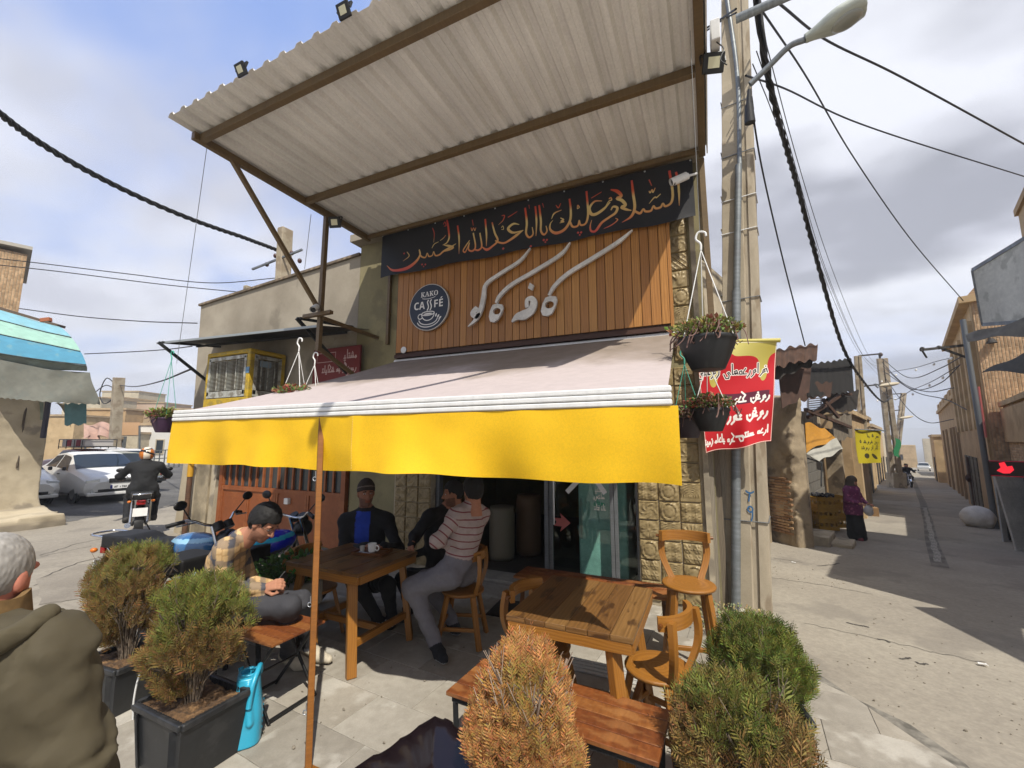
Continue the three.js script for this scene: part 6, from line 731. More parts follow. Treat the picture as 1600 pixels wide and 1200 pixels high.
{ const p = hp(1188, 1060, 2.72); thuja('fresh green conifer by the white kerb of the alley corner', [p.x, 0.0, p.z], 0.2, [0.4, 0.28, 0.36], { seed: 31, h0: 0.18, h1: 0.69, r: 0.255, gap: 0.42, n: 8000, palette: (c, t, k, r) => { const n = fbm3(c.x * 8, c.y * 8, c.z * 8, 3); return mixc(mixc(GD, G1, r()), GY, clamp((n - 0.45) * 2.2) * 0.7); } }); }
{ // glossy black bin liner over a square tub
const A = py(670, 1116, 0.46), B = py(748, 1160, 0.46), C = py(572, 1206, 0.46), e1 = B.clone().sub(A).normalize(), w = 0.46, cc = A.clone().addScaledVector(e1, w / 2).addScaledVector(C.clone().sub(A).normalize(), w / 2), t = thing('lined_tub', 'square tub wrapped in glossy black plastic before the slatted bench', 'tub', [cc.x, 0.01, cc.z], Math.atan2(-e1.z, e1.x)); part(t, 'tub', box(w * 0.9, 0.38, w * 0.9, [0, 0.19, 0], [0, 0, 0], 0.02), mPot); part(t, 'plastic_liner', surfaceNets([-0.32, 0.18, -0.32], [0.32, 0.52, 0.32], 0.01, (x, y, z) => { const m = Math.max(Math.abs(x), Math.abs(z)), top = 0.46 - 0.09 * sst(0.2, 0.05, m); const q = Math.max(m - w / 2 + 0.01, y - top, 0.22 - y), a = Math.atan2(z, x); return q - 0.008 + 0.0035 * Math.sin(a * 11 + 6 * vnoise(x * 7, y * 7, z * 7)) * sst(0.05, 0.2, m) + 0.008 * (vnoise(x * 16, y * 10, z * 16) - 0.5); }), mat('#150e12', { rough: 0.25 }));
}
{ // watering can: turquoise, tall, with moulded handle
const p = py(382, 1156, 0.005), t = thing('watering_can', 'turquoise plastic watering can beside the black trough planter', 'watering can', [p.x, 0.01, p.z], 2.5), mB = mat('#2f9fc0', { rough: 0.35, phys: { clearcoat: 0.2 } }); t.scale.setScalar(1.12);
part(t, 'body', surfaceNets([-0.13, -0.01, -0.12], [0.13, 0.36, 0.12], 0.007, (x, y, z) => { const k = lerp(1, 0.72, sst(0.1, 0.33, y)), q = Math.pow(Math.pow(Math.abs(x / (0.098 * k)), 3) + Math.pow(Math.abs(z / (0.078 * k)), 3), 1 / 3) - 1; let d = Math.max(q * 0.07, Math.abs(y - 0.165) - 0.165); d = -smin(-d, Math.max(Math.hypot(x - 0.02, z) - 0.04, 0.24 - y), 0.01); const hd = bone([-0.075, 0.3, 0.0], [-0.1, 0.12, 0.02], 0.014, 0.014); d = smin(d, capD(x, y, z, hd), 0.015); return d; }), mB);
part(t, 'handle', tube([[0.05, 0.3, 0.05], [0.03, 0.345, 0.05], [-0.04, 0.35, 0.04], [-0.09, 0.3, 0.02], [-0.105, 0.2, 0.01]], 0.014, 20, 8), mB); part(t, 'spout', tube([[0.06, 0.06, 0], [0.12, 0.16, -0.02], [0.16, 0.3, -0.05]], 0.014, 14, 8), mB); part(t, 'filler_ring', torus(0.045, 0.009, [0.02, 0.325, 0], [Math.PI / 2, 0, 0], 20, 7), mB); part(t, 'measure_marks', [0, 1, 2, 3, 4, 5].map((k) => box(0.012, 0.005, 0.003, [-0.04, 0.06 + k * 0.028, 0.0785])), mat('#1f7f9c', { rough: 0.5 }));
}
// leafy clumps
function leafClump(o) { const r = rng(o.seed), S = soup(); for (let i = 0; i < o.n; i++) { const a = r() * 6.2832, k = Math.pow(r(), 0.5), e = r(), c = V(Math.cos(a) * o.r * k * (0.7 + 0.5 * e), o.y + o.h * (e * (1.2 - 0.6 * k)), Math.sin(a) * o.r * k * (0.7 + 0.5 * e)); const d = V(Math.cos(a) * k + (r() - 0.5), 0.5 + (r() - 0.5), Math.sin(a) * k + (r() - 0.5)).normalize(), s = d.clone().cross(V(r() - 0.5, r() - 0.5, r() - 0.5)).normalize(), L = o.len * (0.6 + 0.8 * r()), w = L * (o.w ?? 0.4), col = o.palette(r).map((x) => x * (0.7 + 0.6 * r())); const n = d.clone().cross(s).multiplyScalar(L * 0.15), m = c.clone().addScaledVector(d, L * 0.5).add(n), tip = c.clone().addScaledVector(d, L); S.tri(c, m.clone().addScaledVector(s, w), tip, col); S.tri(c, tip, m.clone().addScaledVector(s, -w), col); S.tri(m.clone().addScaledVector(s, w), m.clone().addScaledVector(s, -w), tip, col); } return S.geo(); }
function trailing(o) { const r = rng(o.seed), g = []; for (let i = 0; i < o.n; i++) { const a = r() * 6.2832, R = o.r * (0.6 + 0.5 * r()), p = [V(Math.cos(a) * R * 0.3, o.y, Math.sin(a) * R * 0.3), V(Math.cos(a) * R * 0.9, o.y + 0.06 + 0.05 * r(), Math.sin(a) * R * 0.9), V(Math.cos(a + 0.2) * R * 1.35, o.y - 0.02 + 0.1 * (r() - 0.5), Math.sin(a + 0.2) * R * 1.35), V(Math.cos(a + 0.3) * R * 1.5, o.y - 0.1 * r(), Math.sin(a + 0.3) * R * 1.5)]; g.push(tube(p, 0.003 + 0.003 * r(), 12, 4)); } return g; }
function basket(label, p, R, h, m, o) { const t = thing('hanging_basket', label, 'hanging plant', p, 0, o.group); part(t, 'pot', lathe([[0, -h], [R * 0.5, -h], [R * 0.56, -h * 0.98], [R * 0.74, -h * 0.62], [R * 0.93, -h * 0.2], [R * 0.95, -0.012], [R, -0.01], [R, 0.012], [R * 0.94, 0.012], [R * 0.9, -h * 0.2], [0, -h * 0.25]], 28), m); part(t, 'foliage', leafClump({ seed: o.seed, n: o.n ?? 700, r: R * 1.1, y: 0.0, h: R * 0.75, len: o.len ?? 0.035, w: 0.32, palette: o.palette }), mLeaf); part(t, 'trailing_stems', trailing({ seed: o.seed + 1, n: 30, r: R * 0.95, y: 0.02 }), mat('#6f5650', { rough: 0.9 }));
if (o.up) { const hk = o.hookM ?? mWhite; for (let k = 0; k < 3; k++) { const a = k * 2.094 + 0.4; part(t, 'hanger_strap', cyl([Math.cos(a) * R * 0.95, 0, Math.sin(a) * R * 0.95], [0, o.up, 0], 0.004, 0.004, 6), hk); } part(t, 'hook', tube([[0, o.up, 0], [0, o.up + 0.05, 0], [-0.03, o.up + 0.09, 0], [-0.01, o.up + 0.14, 0], [0.035, o.up + 0.13, 0], [0.04, o.up + 0.1, 0]], 0.008, 20, 7), hk); if (o.wire) part(t, 'hanging_wire', cyl([0, o.up + 0.14, 0], [0.02, o.wire, 0], 0.002, 0.002, 5), mDullSteel); } return t; }
const sucPal = (r) => mixc(mixc(lin('#6d7a3a'), lin('#8a8a4a'), r()), lin('#8a4a45'), r() < 0.2 ? 0.8 : 0), redPal = (r) => mixc(lin('#5f7a40'), lin('#a05548'), r() < 0.35 ? 0.85 : 0.1);
{ const p = hp(1104, 532, 2.95); basket('large black hanging basket with trailing succulent under the white hook', p, 0.195, 0.215, mPot, { seed: 41, up: 0.68, wire: CY - p.y - 0.02, palette: sucPal, n: 1000 }); }
{ const p = hp(1109, 641, 3.4); basket('smaller black hanging basket with reddish succulent before the red poster', p, 0.15, 0.17, mPot, { seed: 47, up: 0.4, palette: redPal, n: 800 }); const p2 = hp(1074, 656, 3.75); basket('dark hanging basket half hidden beside the awning end', p2, 0.15, 0.16, mat('#2d2430', { rough: 0.5 }), { seed: 48, up: 0.5, palette: redPal, hookM: mat('#3f8f7c', { rough: 0.6 }), n: 400 }); }
{ const p = hp(258, 654, 6.1); basket('purple hanging pot with leafy plant on green strings beyond awning', p, 0.17, 0.2, mat('#3d2340', { rough: 0.5 }), { seed: 53, up: 0.85, hookM: mat('#4aa894', { rough: 0.7 }), palette: sucPal, len: 0.06, n: 500 }); }
{ const a = hp(462, 622, 4.4); basket('hanging pot with white hook in front of the yellow cooler', a, 0.16, 0.18, mPot, { seed: 61, up: 0.5, palette: redPal, n: 500, len: 0.05 }); const b = hp(488, 628, 4.7); basket('hanging pot with white hook before the red notice board', b, 0.15, 0.18, mPot, { seed: 62, up: 0.42, palette: redPal, n: 400, len: 0.05 }); }
{ // low planter of green herbs by the motorcycle
const p = hp(458, 905, 4.0); const t = thing('herb_planter', 'pale planter of dark green herbs beside the parked motorcycles', 'potted plant', [p.x, 0.0, p.z]); part(t, 'pot', box(0.5, 0.22, 0.26, [0, p.y - 0.1, 0], [0, 0, 0], 0.03), mat('#8c8579', { rough: 0.8 })); part(t, 'stand', [-1, 1].map((i) => [-1, 1].map((j) => bar([i * 0.2, 0, j * 0.08], [i * 0.2, p.y - 0.2, j * 0.08], 0.03, 0.03))).flat(), mBlackMatt); part(t, 'foliage', leafClump({ seed: 71, n: 900, r: 0.27, y: p.y, h: 0.22, len: 0.05, w: 0.35, palette: (r) => mixc(lin('#2f4f1c'), lin('#4a6b26'), r()) }), mLeaf);
}
{ // white kerb and weeds at the alley corner
const a = V(0.22, 0, -5.0), b = V(-0.12, 0, -3.05); const k = thing('planting_kerb', 'narrow white stone kerb edging the planting strip at the corner', 'kerb'); for (let i = 0; i < 4; i++) { const p = a.clone().lerp(b, i / 4 + 0.004), q = a.clone().lerp(b, (i + 1) / 4 - 0.004); part(k, 'kerb_stone', bar(p.setY(0.07), q.setY(0.07), 0.09, 0.16, 0.012), mat('#c9c4b8', { pat: 'blotch', amp: 0.2, m: 0.5, rough: 0.7 })); }
const w = solo('green_weeds', 'bright green leafy weeds growing at the concrete pole foot', 'weeds', leafClump({ seed: 81, n: 900, r: 0.2, y: 0.0, h: 0.42, len: 0.055, w: 0.3, palette: (r) => mixc(lin('#3f6b1f'), lin('#6b8f35'), r()) }), mLeaf); const wp = hp(1160, 945, 4.9); w.position.set(wp.x, -0.05, wp.z);
const w2 = solo('low_ground_cover', 'pale dry ground cover spilling over the white kerb', 'ground cover', leafClump({ seed: 82, n: 900, r: 0.34, y: 0.0, h: 0.22, len: 0.03, w: 0.3, palette: (r) => mixc(lin('#8a8f5a'), lin('#a08f70'), r()) }), mLeaf); const wq = hp(1130, 965, 4.3); w2.position.set(wq.x + 0.08, 0, wq.z); w2.userData.kind = 'stuff';
}

// ================================================================ VEHICLES
const mTyre = mat('#1b1b1b', { rough: 0.85 }), mChrome = mat('#c9ccd0', { rough: 0.18, metal: 1 }), mAlu = mat('#8f9294', { rough: 0.4, metal: 0.8 }), mSeat = mat('#151516', { pat: 'rough', amp: 0.3, m: 0.2, rough: 0.6 }), mCarGlass = mat('#26303a', { rough: 0.06, metal: 0.2 }), mRedL = mat('#8c1414', { rough: 0.25 }), mClear = mat('#cdd3d8', { rough: 0.12, metal: 0.3 });
const carPaint = (c) => mat(c, { rough: 0.32, phys: { clearcoat: 0.6, clearcoatRoughness: 0.15 } });
// sections: [z, bottom, belt, top, half width sill, belt, top]; front at +z
function makeCar(label, pos, heading, paint, o) {
const S = o.sec, t = thing(o.name ?? 'parked_car', label, 'car', pos, heading, o.group), zs = S.map((q) => q[0]);
const at = (z) => { let i = 0; while (i < S.length - 2 && z < S[i + 1][0]) i++; const a = S[i], b = S[i + 1], k = clamp((z - a[0]) / (b[0] - a[0])); return a.map((v, q) => lerp(v, b[q], q ? k : k)); };
const surf = (z, s) => { const [, yb, ybe, yt, w0, w1, w2] = at(z); const P = [[w0 * 0.9, yb], [w0, yb + 0.08], [w0 * 1.02, lerp(yb, ybe, 0.55)], [w1, ybe], [w2, yt - 0.035], [w2 * 0.82, yt - 0.008], [0, yt]], T = [0, 0.08, 0.3, 0.5, 0.78, 0.84, 1]; let i = 0; while (i < 5 && s > T[i + 1]) i++; const k = (s - T[i]) / (T[i + 1] - T[i]); return [lerp(P[i][0], P[i + 1][0], k), lerp(P[i][1], P[i + 1][1], k), z]; };
const ZZ = []; for (let i = 0; i < S.length - 1; i++) for (let k = 0; k < 4; k++) ZZ.push(lerp(zs[i], zs[i + 1], k / 4)); ZZ.push(zs[zs.length - 1]);
const SS = [0, 0.08, 0.2, 0.3, 0.4, 0.5, 0.6, 0.7, 0.78, 0.84, 0.92, 1], pos2 = [], id = []; const nS = SS.length;
for (const m of [1, -1]) { const b0 = pos2.length / 3; for (const z of ZZ) for (const s of SS) { const p = surf(z, s); pos2.push(p[0] * m, p[1], p[2]); } for (let i = 0; i < ZZ.length - 1; i++) for (let j = 0; j < nS - 1; j++) { const a = b0 + i * nS + j, b = a + nS; m > 0 ? id.push(a, b, a + 1, b, b + 1, a + 1) : id.push(a, a + 1, b, b, a + 1, b + 1); } }
for (const e of [0, ZZ.length - 1]) { const n0 = ZZ.length * nS; for (let j = 0; j < nS - 1; j++) { const a = e * nS + j, b = n0 + e * nS + j; id.push(a, a + 1, b, b, a + 1, b + 1); } }
let g = new THREE.BufferGeometry(); g.setAttribute('position', new THREE.Float32BufferAttribute(pos2, 3)); g.setIndex(id); g = toCreasedNormals(g.toNonIndexed(), 0.55); part(t, 'body', uvBox(g), paint);
const glass = (z0, z1, s0, s1, both, tilt0 = 0, tilt1 = 0) => { for (const m of both ? [1, -1] : [1]) part(t, both ? 'side_window' : 'windscreen', sheet((u, v) => { const z = lerp(lerp(z0, z1, u), lerp(z0 + tilt0, z1 + tilt1, u), v), p = surf(z, both ? lerp(s0, s1, v) : lerp(s0, 1, Math.abs(v * 2 - 1) === 0 ? 1 : 1 - Math.abs(v * 2 - 1))), k = both ? m : v < 0.5 ? 1 : -1; return [(p[0] + (both ? 0.006 : 0)) * k, p[1] + (both ? 0.002 : 0.007), z + (both ? 0 : (z > o.mid ? 0.006 : -0.006))]; }, 8, 8, 0.002), mCarGlass); };
for (const q of o.glass) glass(...q);
const W = o.track; for (const z of o.axles) for (const m of [1, -1]) { const wg = new THREE.Group(); wg.name = 'wheel'; wg.position.set(m * W, o.wr, z); t.add(wg); part(wg, 'tyre', [torus(o.wr - 0.075, 0.075, [0, 0, 0], [0, Math.PI / 2, 0], 26, 10), cyl([-0.07, 0, 0], [0.07, 0, 0], o.wr - 0.06, o.wr - 0.06, 20)], mTyre); part(wg, 'rim', [cyl([m * 0.06, 0, 0], [m * 0.082, 0, 0], o.wr - 0.1, o.wr - 0.12, 18)], o.rim ?? mAlu); part(t, 'wheel_arch', place(fin(new THREE.CylinderGeometry(o.wr + 0.06, o.wr + 0.06, 0.02, 26)), [m * (W + 0.058), o.wr + 0.02, z], [0, 0, Math.PI / 2]), mBlackMatt); }
const zf = zs[0], zb = zs[zs.length - 1];
if (o.front) { const f = at(zf - 0.02); for (const m of [1, -1]) part(t, 'headlight', box(o.front.hw, o.front.hh, 0.06, [m * o.front.hx, o.front.hy, zf - o.front.dz], [0, m * 0.35, -m * 0.12], 0.02), mClear); part(t, 'grille', box(o.front.gw, o.front.gh, 0.05, [0, o.front.gy, zf - 0.005], [-0.15, 0, 0], 0.015), mBlack); part(t, 'emblem', [0, 1, 2].map((k) => box(0.045, 0.045, 0.01, [Math.sin(k * 2.094) * 0.028, o.front.gy + Math.cos(k * 2.094) * 0.028, zf + 0.028], [0, 0, 0.785 + k * 2.094])), mChrome);
const pt = canvasTex(256, 64, (c) => { c.fillStyle = '#dadada'; c.fillRect(0, 0, 256, 64); c.fillStyle = '#20308a'; c.fillRect(0, 0, 26, 64); c.strokeStyle = c.fillStyle = '#151515'; fa(c, '۴۴', 248, 52, 46, 7); fa(c, '۵۵۲', 196, 52, 46, 7); fa(c, 'ن', 126, 46, 40, 6); fa(c, '۳۵', 90, 52, 46, 7); }); const pl = new THREE.Group(); pl.name = 'number_plate'; t.add(pl); part(pl, 'plate', box(0.52, 0.12, 0.012, [0, o.front.py, zf + 0.03]), mWhite); const pp = new THREE.PlaneGeometry(0.5, 0.105); pp.translate(0, o.front.py, zf + 0.0375); part(pl, 'print', fin(pp), new THREE.MeshStandardMaterial({ map: pt, roughness: 0.5 }));
part(t, 'bumper_intake', box(1.0, 0.07, 0.04, [0, o.front.iy, zf + 0.0], [0, 0, 0], 0.01), mBlackMatt); part(t, 'lower_bumper', box(1.45, 0.1, 0.12, [0, o.front.iy - 0.1, zf - 0.04], [0, 0, 0], 0.03), paint); for (const m of [1, -1]) part(t, 'fog_lamp', place(fin(new THREE.CylinderGeometry(0.05, 0.05, 0.03, 14)), [m * 0.6, o.front.iy - 0.02, zf - 0.03], [Math.PI / 2, 0, 0]), mClear); }
if (o.rear) { for (const m of [1, -1]) part(t, 'tail_light', box(o.rear.w, o.rear.h, 0.05, [m * o.rear.x, o.rear.y, zb + 0.01], [0, 0, 0], 0.01), mRedL); part(t, 'rear_bumper', box(1.55, 0.14, 0.12, [0, 0.45, zb + 0.0], [0, 0, 0], 0.03), o.rear.bm ?? mBlackMatt); }
for (const m of [1, -1]) part(t, 'mirror', [box(0.07, 0.11, 0.16, [m * (o.mx ?? 0.9), o.my ?? 0.98, o.mz], [0, 0, 0], 0.03)], mBlack); for (const m of [1, -1]) part(t, 'door_handle', box(0.02, 0.03, 0.16, [m * (at(0)[5] + 0.012), at(0)[2] - 0.1, 0.05], [0, 0, 0], 0.006), mBlack);
if (o.wipers) part(t, 'wiper', [bar([-0.5, 0.99, 0.93], [0.05, 1.05, 0.86], 0.012, 0.012), bar([0.05, 0.99, 0.95], [0.55, 1.06, 0.84], 0.012, 0.012)], mBlack); return t;
}
const modern = { name: 'white_car', sec: [[2.03, 0.34, 0.5, 0.62, 0.62, 0.6, 0.5], [1.9, 0.24, 0.62, 0.74, 0.76, 0.74, 0.62], [1.5, 0.22, 0.76, 0.86, 0.8, 0.8, 0.68], [0.98, 0.2, 0.86, 0.97, 0.81, 0.82, 0.72], [0.2, 0.2, 0.9, 1.4, 0.81, 0.82, 0.6], [-0.3, 0.2, 0.92, 1.46, 0.81, 0.82, 0.6], [-1.05, 0.2, 0.95, 1.4, 0.81, 0.81, 0.58], [-1.62, 0.22, 0.98, 1.08, 0.8, 0.79, 0.66], [-1.95, 0.3, 0.92, 1.0, 0.77, 0.74, 0.62]], glass: [[0.95, 0.24, 0.78, 1, false], [-1.1, -1.55, 0.8, 1, false], [0.66, -0.28, 0.54, 0.75, true, -0.36, 0], [-0.36, -1.25, 0.54, 0.75, true, 0, 0.2]], mid: 0, axles: [1.22, -1.2], track: 0.73, wr: 0.29, mz: 0.72, wipers: true, front: { hw: 0.3, hh: 0.13, hx: 0.6, hy: 0.63, dz: 0.1, gw: 0.55, gh: 0.13, gy: 0.64, py: 0.46, iy: 0.37 }, rear: { w: 0.22, h: 0.2, x: 0.62, y: 0.86 } };
const boxy = { sec: [[2.1, 0.42, 0.62, 0.72, 0.74, 0.74, 0.66], [2.0, 0.3, 0.74, 0.82, 0.78, 0.78, 0.7], [1.0, 0.26, 0.84, 0.93, 0.79, 0.79, 0.72], [0.45, 0.25, 0.87, 1.36, 0.79, 0.79, 0.6], [-0.2, 0.25, 0.88, 1.42, 0.79, 0.79, 0.6], [-0.85, 0.25, 0.89, 1.38, 0.79, 0.79, 0.6], [-1.25, 0.26, 0.9, 0.98, 0.79, 0.78, 0.7], [-2.0, 0.3, 0.84, 0.92, 0.78, 0.77, 0.7], [-2.1, 0.4, 0.78, 0.86, 0.75, 0.75, 0.68]], glass: [[0.97, 0.48, 0.8, 1, false], [-0.88, -1.2, 0.8, 1, false], [0.74, -0.16, 0.55, 0.75, true, -0.28, 0], [-0.24, -1.0, 0.55, 0.75, true, 0, 0.12]], mid: 0, axles: [1.3, -1.25], track: 0.71, wr: 0.3, mz: 0.78, mx: 0.88, rear: { w: 0.16, h: 0.16, x: 0.66, y: 0.68 } };
const white = carPaint('#d4d4d2'), faceX = Math.PI / 2;
{ const f = py(187, 784, -0.01); makeCar('white hatchback with black grille driving towards the terrace', [f.x - 2.03, -0.012, f.z - 0.1], faceX - 0.06, white, { ...modern, group: 'cars in the street' }); }
{ const p = hp(104, 762, 13.6), c = makeCar('old grey green saloon with red tail light behind the white hatchback', [p.x - 1.4, -0.012, p.z - 1.4], -Math.PI / 2 + 0.1, carPaint('#8f9283'), { ...boxy, name: 'grey_car', group: 'cars in the street' }); }
{ const p = hp(30, 770, 11.4); makeCar('white car half hidden behind the stained pillar', [p.x - 2.2, -0.012, p.z - 0.1], faceX, white, { ...modern, wipers: false, group: 'cars in the street' }); }
{ const p = hp(215, 742, 19.5); makeCar('white saloon behind the helmeted rider', [p.x - 1.4, -0.012, p.z], faceX - 0.3, white, { ...boxy, name: 'white_car', group: 'cars in the street' }); const q = hp(150, 735, 21); makeCar('white car whose roof shows above the hatchback', [q.x - 1.2, -0.012, q.z - 1], faceX + 0.2, white, { ...modern, wipers: false, group: 'cars in the street' }); }
{ const p = hp(98, 735, 19); const c = makeCar('car with loaded roof rack beyond the grey green saloon', [p.x - 1, -0.012, p.z - 1.2], faceX + 0.1, carPaint('#7d2a2a'), { ...boxy, name: 'red_car', group: 'cars in the street' }); const rk = []; for (const y of [1.5, 1.85]) for (const m of [1, -1]) rk.push(cyl([m * 0.66, y, 0.7], [m * 0.66, y, -1.1], 0.02, 0.02, 6)); for (const z of [0.7, 0.1, -0.5, -1.1]) { rk.push(cyl([-0.66, 1.5, z], [0.66, 1.5, z], 0.018, 0.018, 6)); for (const m of [1, -1]) rk.push(cyl([m * 0.66, 1.42, z], [m * 0.66, 1.85, z], 0.018, 0.018, 6)); } for (const z of [0.7, -1.1]) rk.push(cyl([-0.66, 1.85, z], [0.66, 1.85, z], 0.02, 0.02, 6)); part(c, 'roof_rack', rk, mBlack);
const cols = ['#b8b3ae', '#8c2430', '#c4c0ba', '#a32a34', '#c9c6c0']; cols.forEach((k, i) => { const b = solo('carton', ['white carton at the front of the roof rack load', 'red carton beside the front white carton on roof rack', 'white carton in the middle of the roof rack load', 'red carton near the back of the roof rack load', 'white carton at the back of the roof rack load'][i], 'carton', box(1.1, 0.3, 0.32, [0, 0, 0], [0, 0, 0], 0.02), mat(k, { rough: 0.8 }), 'cartons on the roof rack'); b.position.copy(V(0, 1.68, 0.5 - i * 0.36).applyEuler(c.rotation).add(c.position)); b.rotation.y = c.rotation.y; }); }
// ---- motorcycles, facing +z
function makeMoto(label, pos, heading, o = {}) {
const t = thing(o.name ?? 'motorcycle', label, 'motorcycle', pos, heading, 'motorcycles'); const tk = o.tank ?? mat('#1a2fc0', { rough: 0.2, phys: { clearcoat: 0.8, clearcoatRoughness: 0.08 } }), fr = mBlack;
for (const [z, n] of [[0.67, 0], [-0.6, 1]]) { const w = new THREE.Group(); w.name = 'wheel'; w.position.set(0, 0.3, z); t.add(w); part(w, 'tyre', torus(0.25, 0.05, [0, 0, 0], [0, Math.PI / 2, 0], 34, 10), mTyre); part(w, 'rim', [torus(0.208, 0.014, [0.012, 0, 0], [0, Math.PI / 2, 0], 30, 6), torus(0.208, 0.014, [-0.012, 0, 0], [0, Math.PI / 2, 0], 30, 6)], mChrome); const sp = []; for (let k = 0; k < 18; k++) { const a = k / 18 * 6.2832; sp.push(cyl([k % 2 ? 0.03 : -0.03, 0, 0], [0, Math.cos(a) * 0.2, Math.sin(a) * 0.2], 0.0028, 0.0028, 4, false)); } part(w, 'spokes', sp, mChrome); part(w, 'hub', cyl([-0.055, 0, 0], [0.055, 0, 0], 0.06, 0.06, 16), mAlu);
part(t, 'mudguard', sheet((u, v) => { const a = lerp(n ? -0.3 : 0.5, n ? 1.9 : 2.5, u), R = 0.345; return [(v - 0.5) * 0.13, 0.3 + Math.sin(a) * R - 0.02 * Math.pow(v * 2 - 1, 2), z + (n ? -1 : 1) * Math.cos(a) * R]; }, 14, 4, 0.004), n ? fr : mChrome); }
for (const m of [1, -1]) { part(t, 'fork', [cyl([m * 0.075, 0.3, 0.67], [m * 0.075, 0.68, 0.52], 0.022, 0.022, 10), cyl([m * 0.075, 0.66, 0.53], [m * 0.075, 1.0, 0.39], 0.016, 0.016, 10)], m ? mChrome : mChrome); part(t, 'shock_absorber', [cyl([m * 0.12, 0.34, -0.6], [m * 0.12, 0.7, -0.48], 0.03, 0.03, 10)], mChrome); }
const handle = [tube([[-0.36, 1.06, 0.26], [-0.25, 1.08, 0.31], [-0.12, 1.02, 0.38], [0, 1.0, 0.4], [0.12, 1.02, 0.38], [0.25, 1.08, 0.31], [0.36, 1.06, 0.26]], 0.012, 30, 8)]; const hb = part(t, 'handlebar', handle, mChrome); for (const m of [1, -1]) { part(hb, 'grip', cyl([m * 0.4, 1.052, 0.24], [m * 0.28, 1.075, 0.3], 0.019, 0.019, 10), mSeat); part(hb, 'lever', cyl([m * 0.38, 1.05, 0.33], [m * 0.22, 1.06, 0.36], 0.007, 0.007, 6), mAlu); }
for (const m of [1, -1]) part(t, 'rear_mirror', [cyl([m * 0.24, 1.08, 0.32], [m * 0.34, 1.2, 0.34], 0.006, 0.006, 6), ball(0.055, [m * 0.37, 1.23, 0.34], [1.2, 0.8, 0.35], 12)], mBlack);
part(t, 'headlight', lathe([[0, 0], [0.075, 0.0], [0.09, -0.04], [0.075, -0.12], [0.03, -0.15], [0, -0.15]], 20, [0, 0.88, 0.56], [Math.PI / 2, 0, 0]), mBlack); part(t, 'headlight_lens', place(fin(new THREE.CircleGeometry(0.074, 20)), [0, 0.88, 0.562]), mClear); part(t, 'instruments', [cyl([-0.055, 0.97, 0.46], [-0.055, 1.03, 0.42], 0.045, 0.045, 14), cyl([0.055, 0.97, 0.46], [0.055, 1.03, 0.42], 0.045, 0.045, 14)], mBlack);
const tank = surfaceNets([-0.18, 0.6, -0.18], [0.18, 1.0, 0.42], 0.013, (x, y, z) => { const k = lerp(0.72, 1, sst(-0.15, 0.12, z)); return ellD(x, y, z, [0, 0.79 + 0.05 * z, 0.12], [0.135 * k, 0.125, 0.28]) + Math.max(0, 0.72 - y) * 0.4; }, (x, y, z) => (o.stripe && y - 0.06 * z > 0.83 && y - 0.06 * z < 0.868 ? o.stripe : o.low && y - 0.1 * z < 0.745 ? o.low : o.tankC ?? lin('#1526b0'))); part(t, 'fuel_tank', tank, new THREE.MeshPhysicalMaterial({ vertexColors: true, roughness: 0.22, clearcoat: 0.8, clearcoatRoughness: 0.08, side: THREE.DoubleSide }));
part(t, 'seat', surfaceNets([-0.19, 0.66, -0.86], [0.19, 0.92, 0.02], 0.014, (x, y, z) => { const w = lerp(0.13, 0.1, sst(-0.3, 0, z)), q = Math.max(Math.abs(x) - w, Math.abs(y - (0.775 + 0.05 * sst(-0.35, -0.55, z))) - 0.03, Math.abs(z + 0.4) - 0.38); return q - 0.03; }), mSeat);
part(t, 'frame', [tube([[0, 0.88, 0.42], [0, 0.72, 0.3], [0, 0.66, -0.1], [0, 0.68, -0.6], [0, 0.7, -0.8]], 0.02, 20, 7), tube([[0, 0.85, 0.42], [0, 0.5, 0.36], [0, 0.26, 0.24], [0, 0.22, -0.1], [0, 0.3, -0.2], [0, 0.66, -0.2]], 0.018, 24, 7), ...[1, -1].map((m) => bar([m * 0.07, 0.32, -0.18], [m * 0.09, 0.3, -0.6], 0.025, 0.045, 0.006)), ...[1, -1].map((m) => tube([[m * 0.11, 0.7, -0.4], [m * 0.11, 0.72, -0.75]], 0.012, 6, 6))], fr);
const en = new THREE.Group(); en.name = 'engine'; t.add(en); part(en, 'crankcase', [cyl([-0.13, 0.34, 0.0], [0.13, 0.34, 0.0], 0.11, 0.11, 20), box(0.2, 0.16, 0.26, [0, 0.33, 0.05], [0, 0, 0], 0.03), cyl([0.1, 0.34, 0.02], [0.15, 0.34, 0.02], 0.09, 0.075, 18)], mAlu); part(en, 'cylinder_fins', [0, 1, 2, 3, 4, 5, 6].map((k) => box(0.17, 0.008, 0.16, [0, 0.46 + k * 0.022, 0.13 + k * 0.004], [0.18, 0, 0], 0.003)), mAlu); part(en, 'cylinder_head', box(0.14, 0.06, 0.13, [0, 0.63, 0.16], [0.18, 0, 0], 0.015), mAlu); part(t, 'exhaust', [tube([[0.06, 0.55, 0.22], [0.09, 0.42, 0.32], [0.12, 0.24, 0.2], [0.13, 0.22, -0.1], [0.14, 0.26, -0.3]], 0.02, 20, 8), cyl([0.14, 0.26, -0.28], [0.15, 0.34, -0.9], 0.035, 0.045, 14)], mChrome);
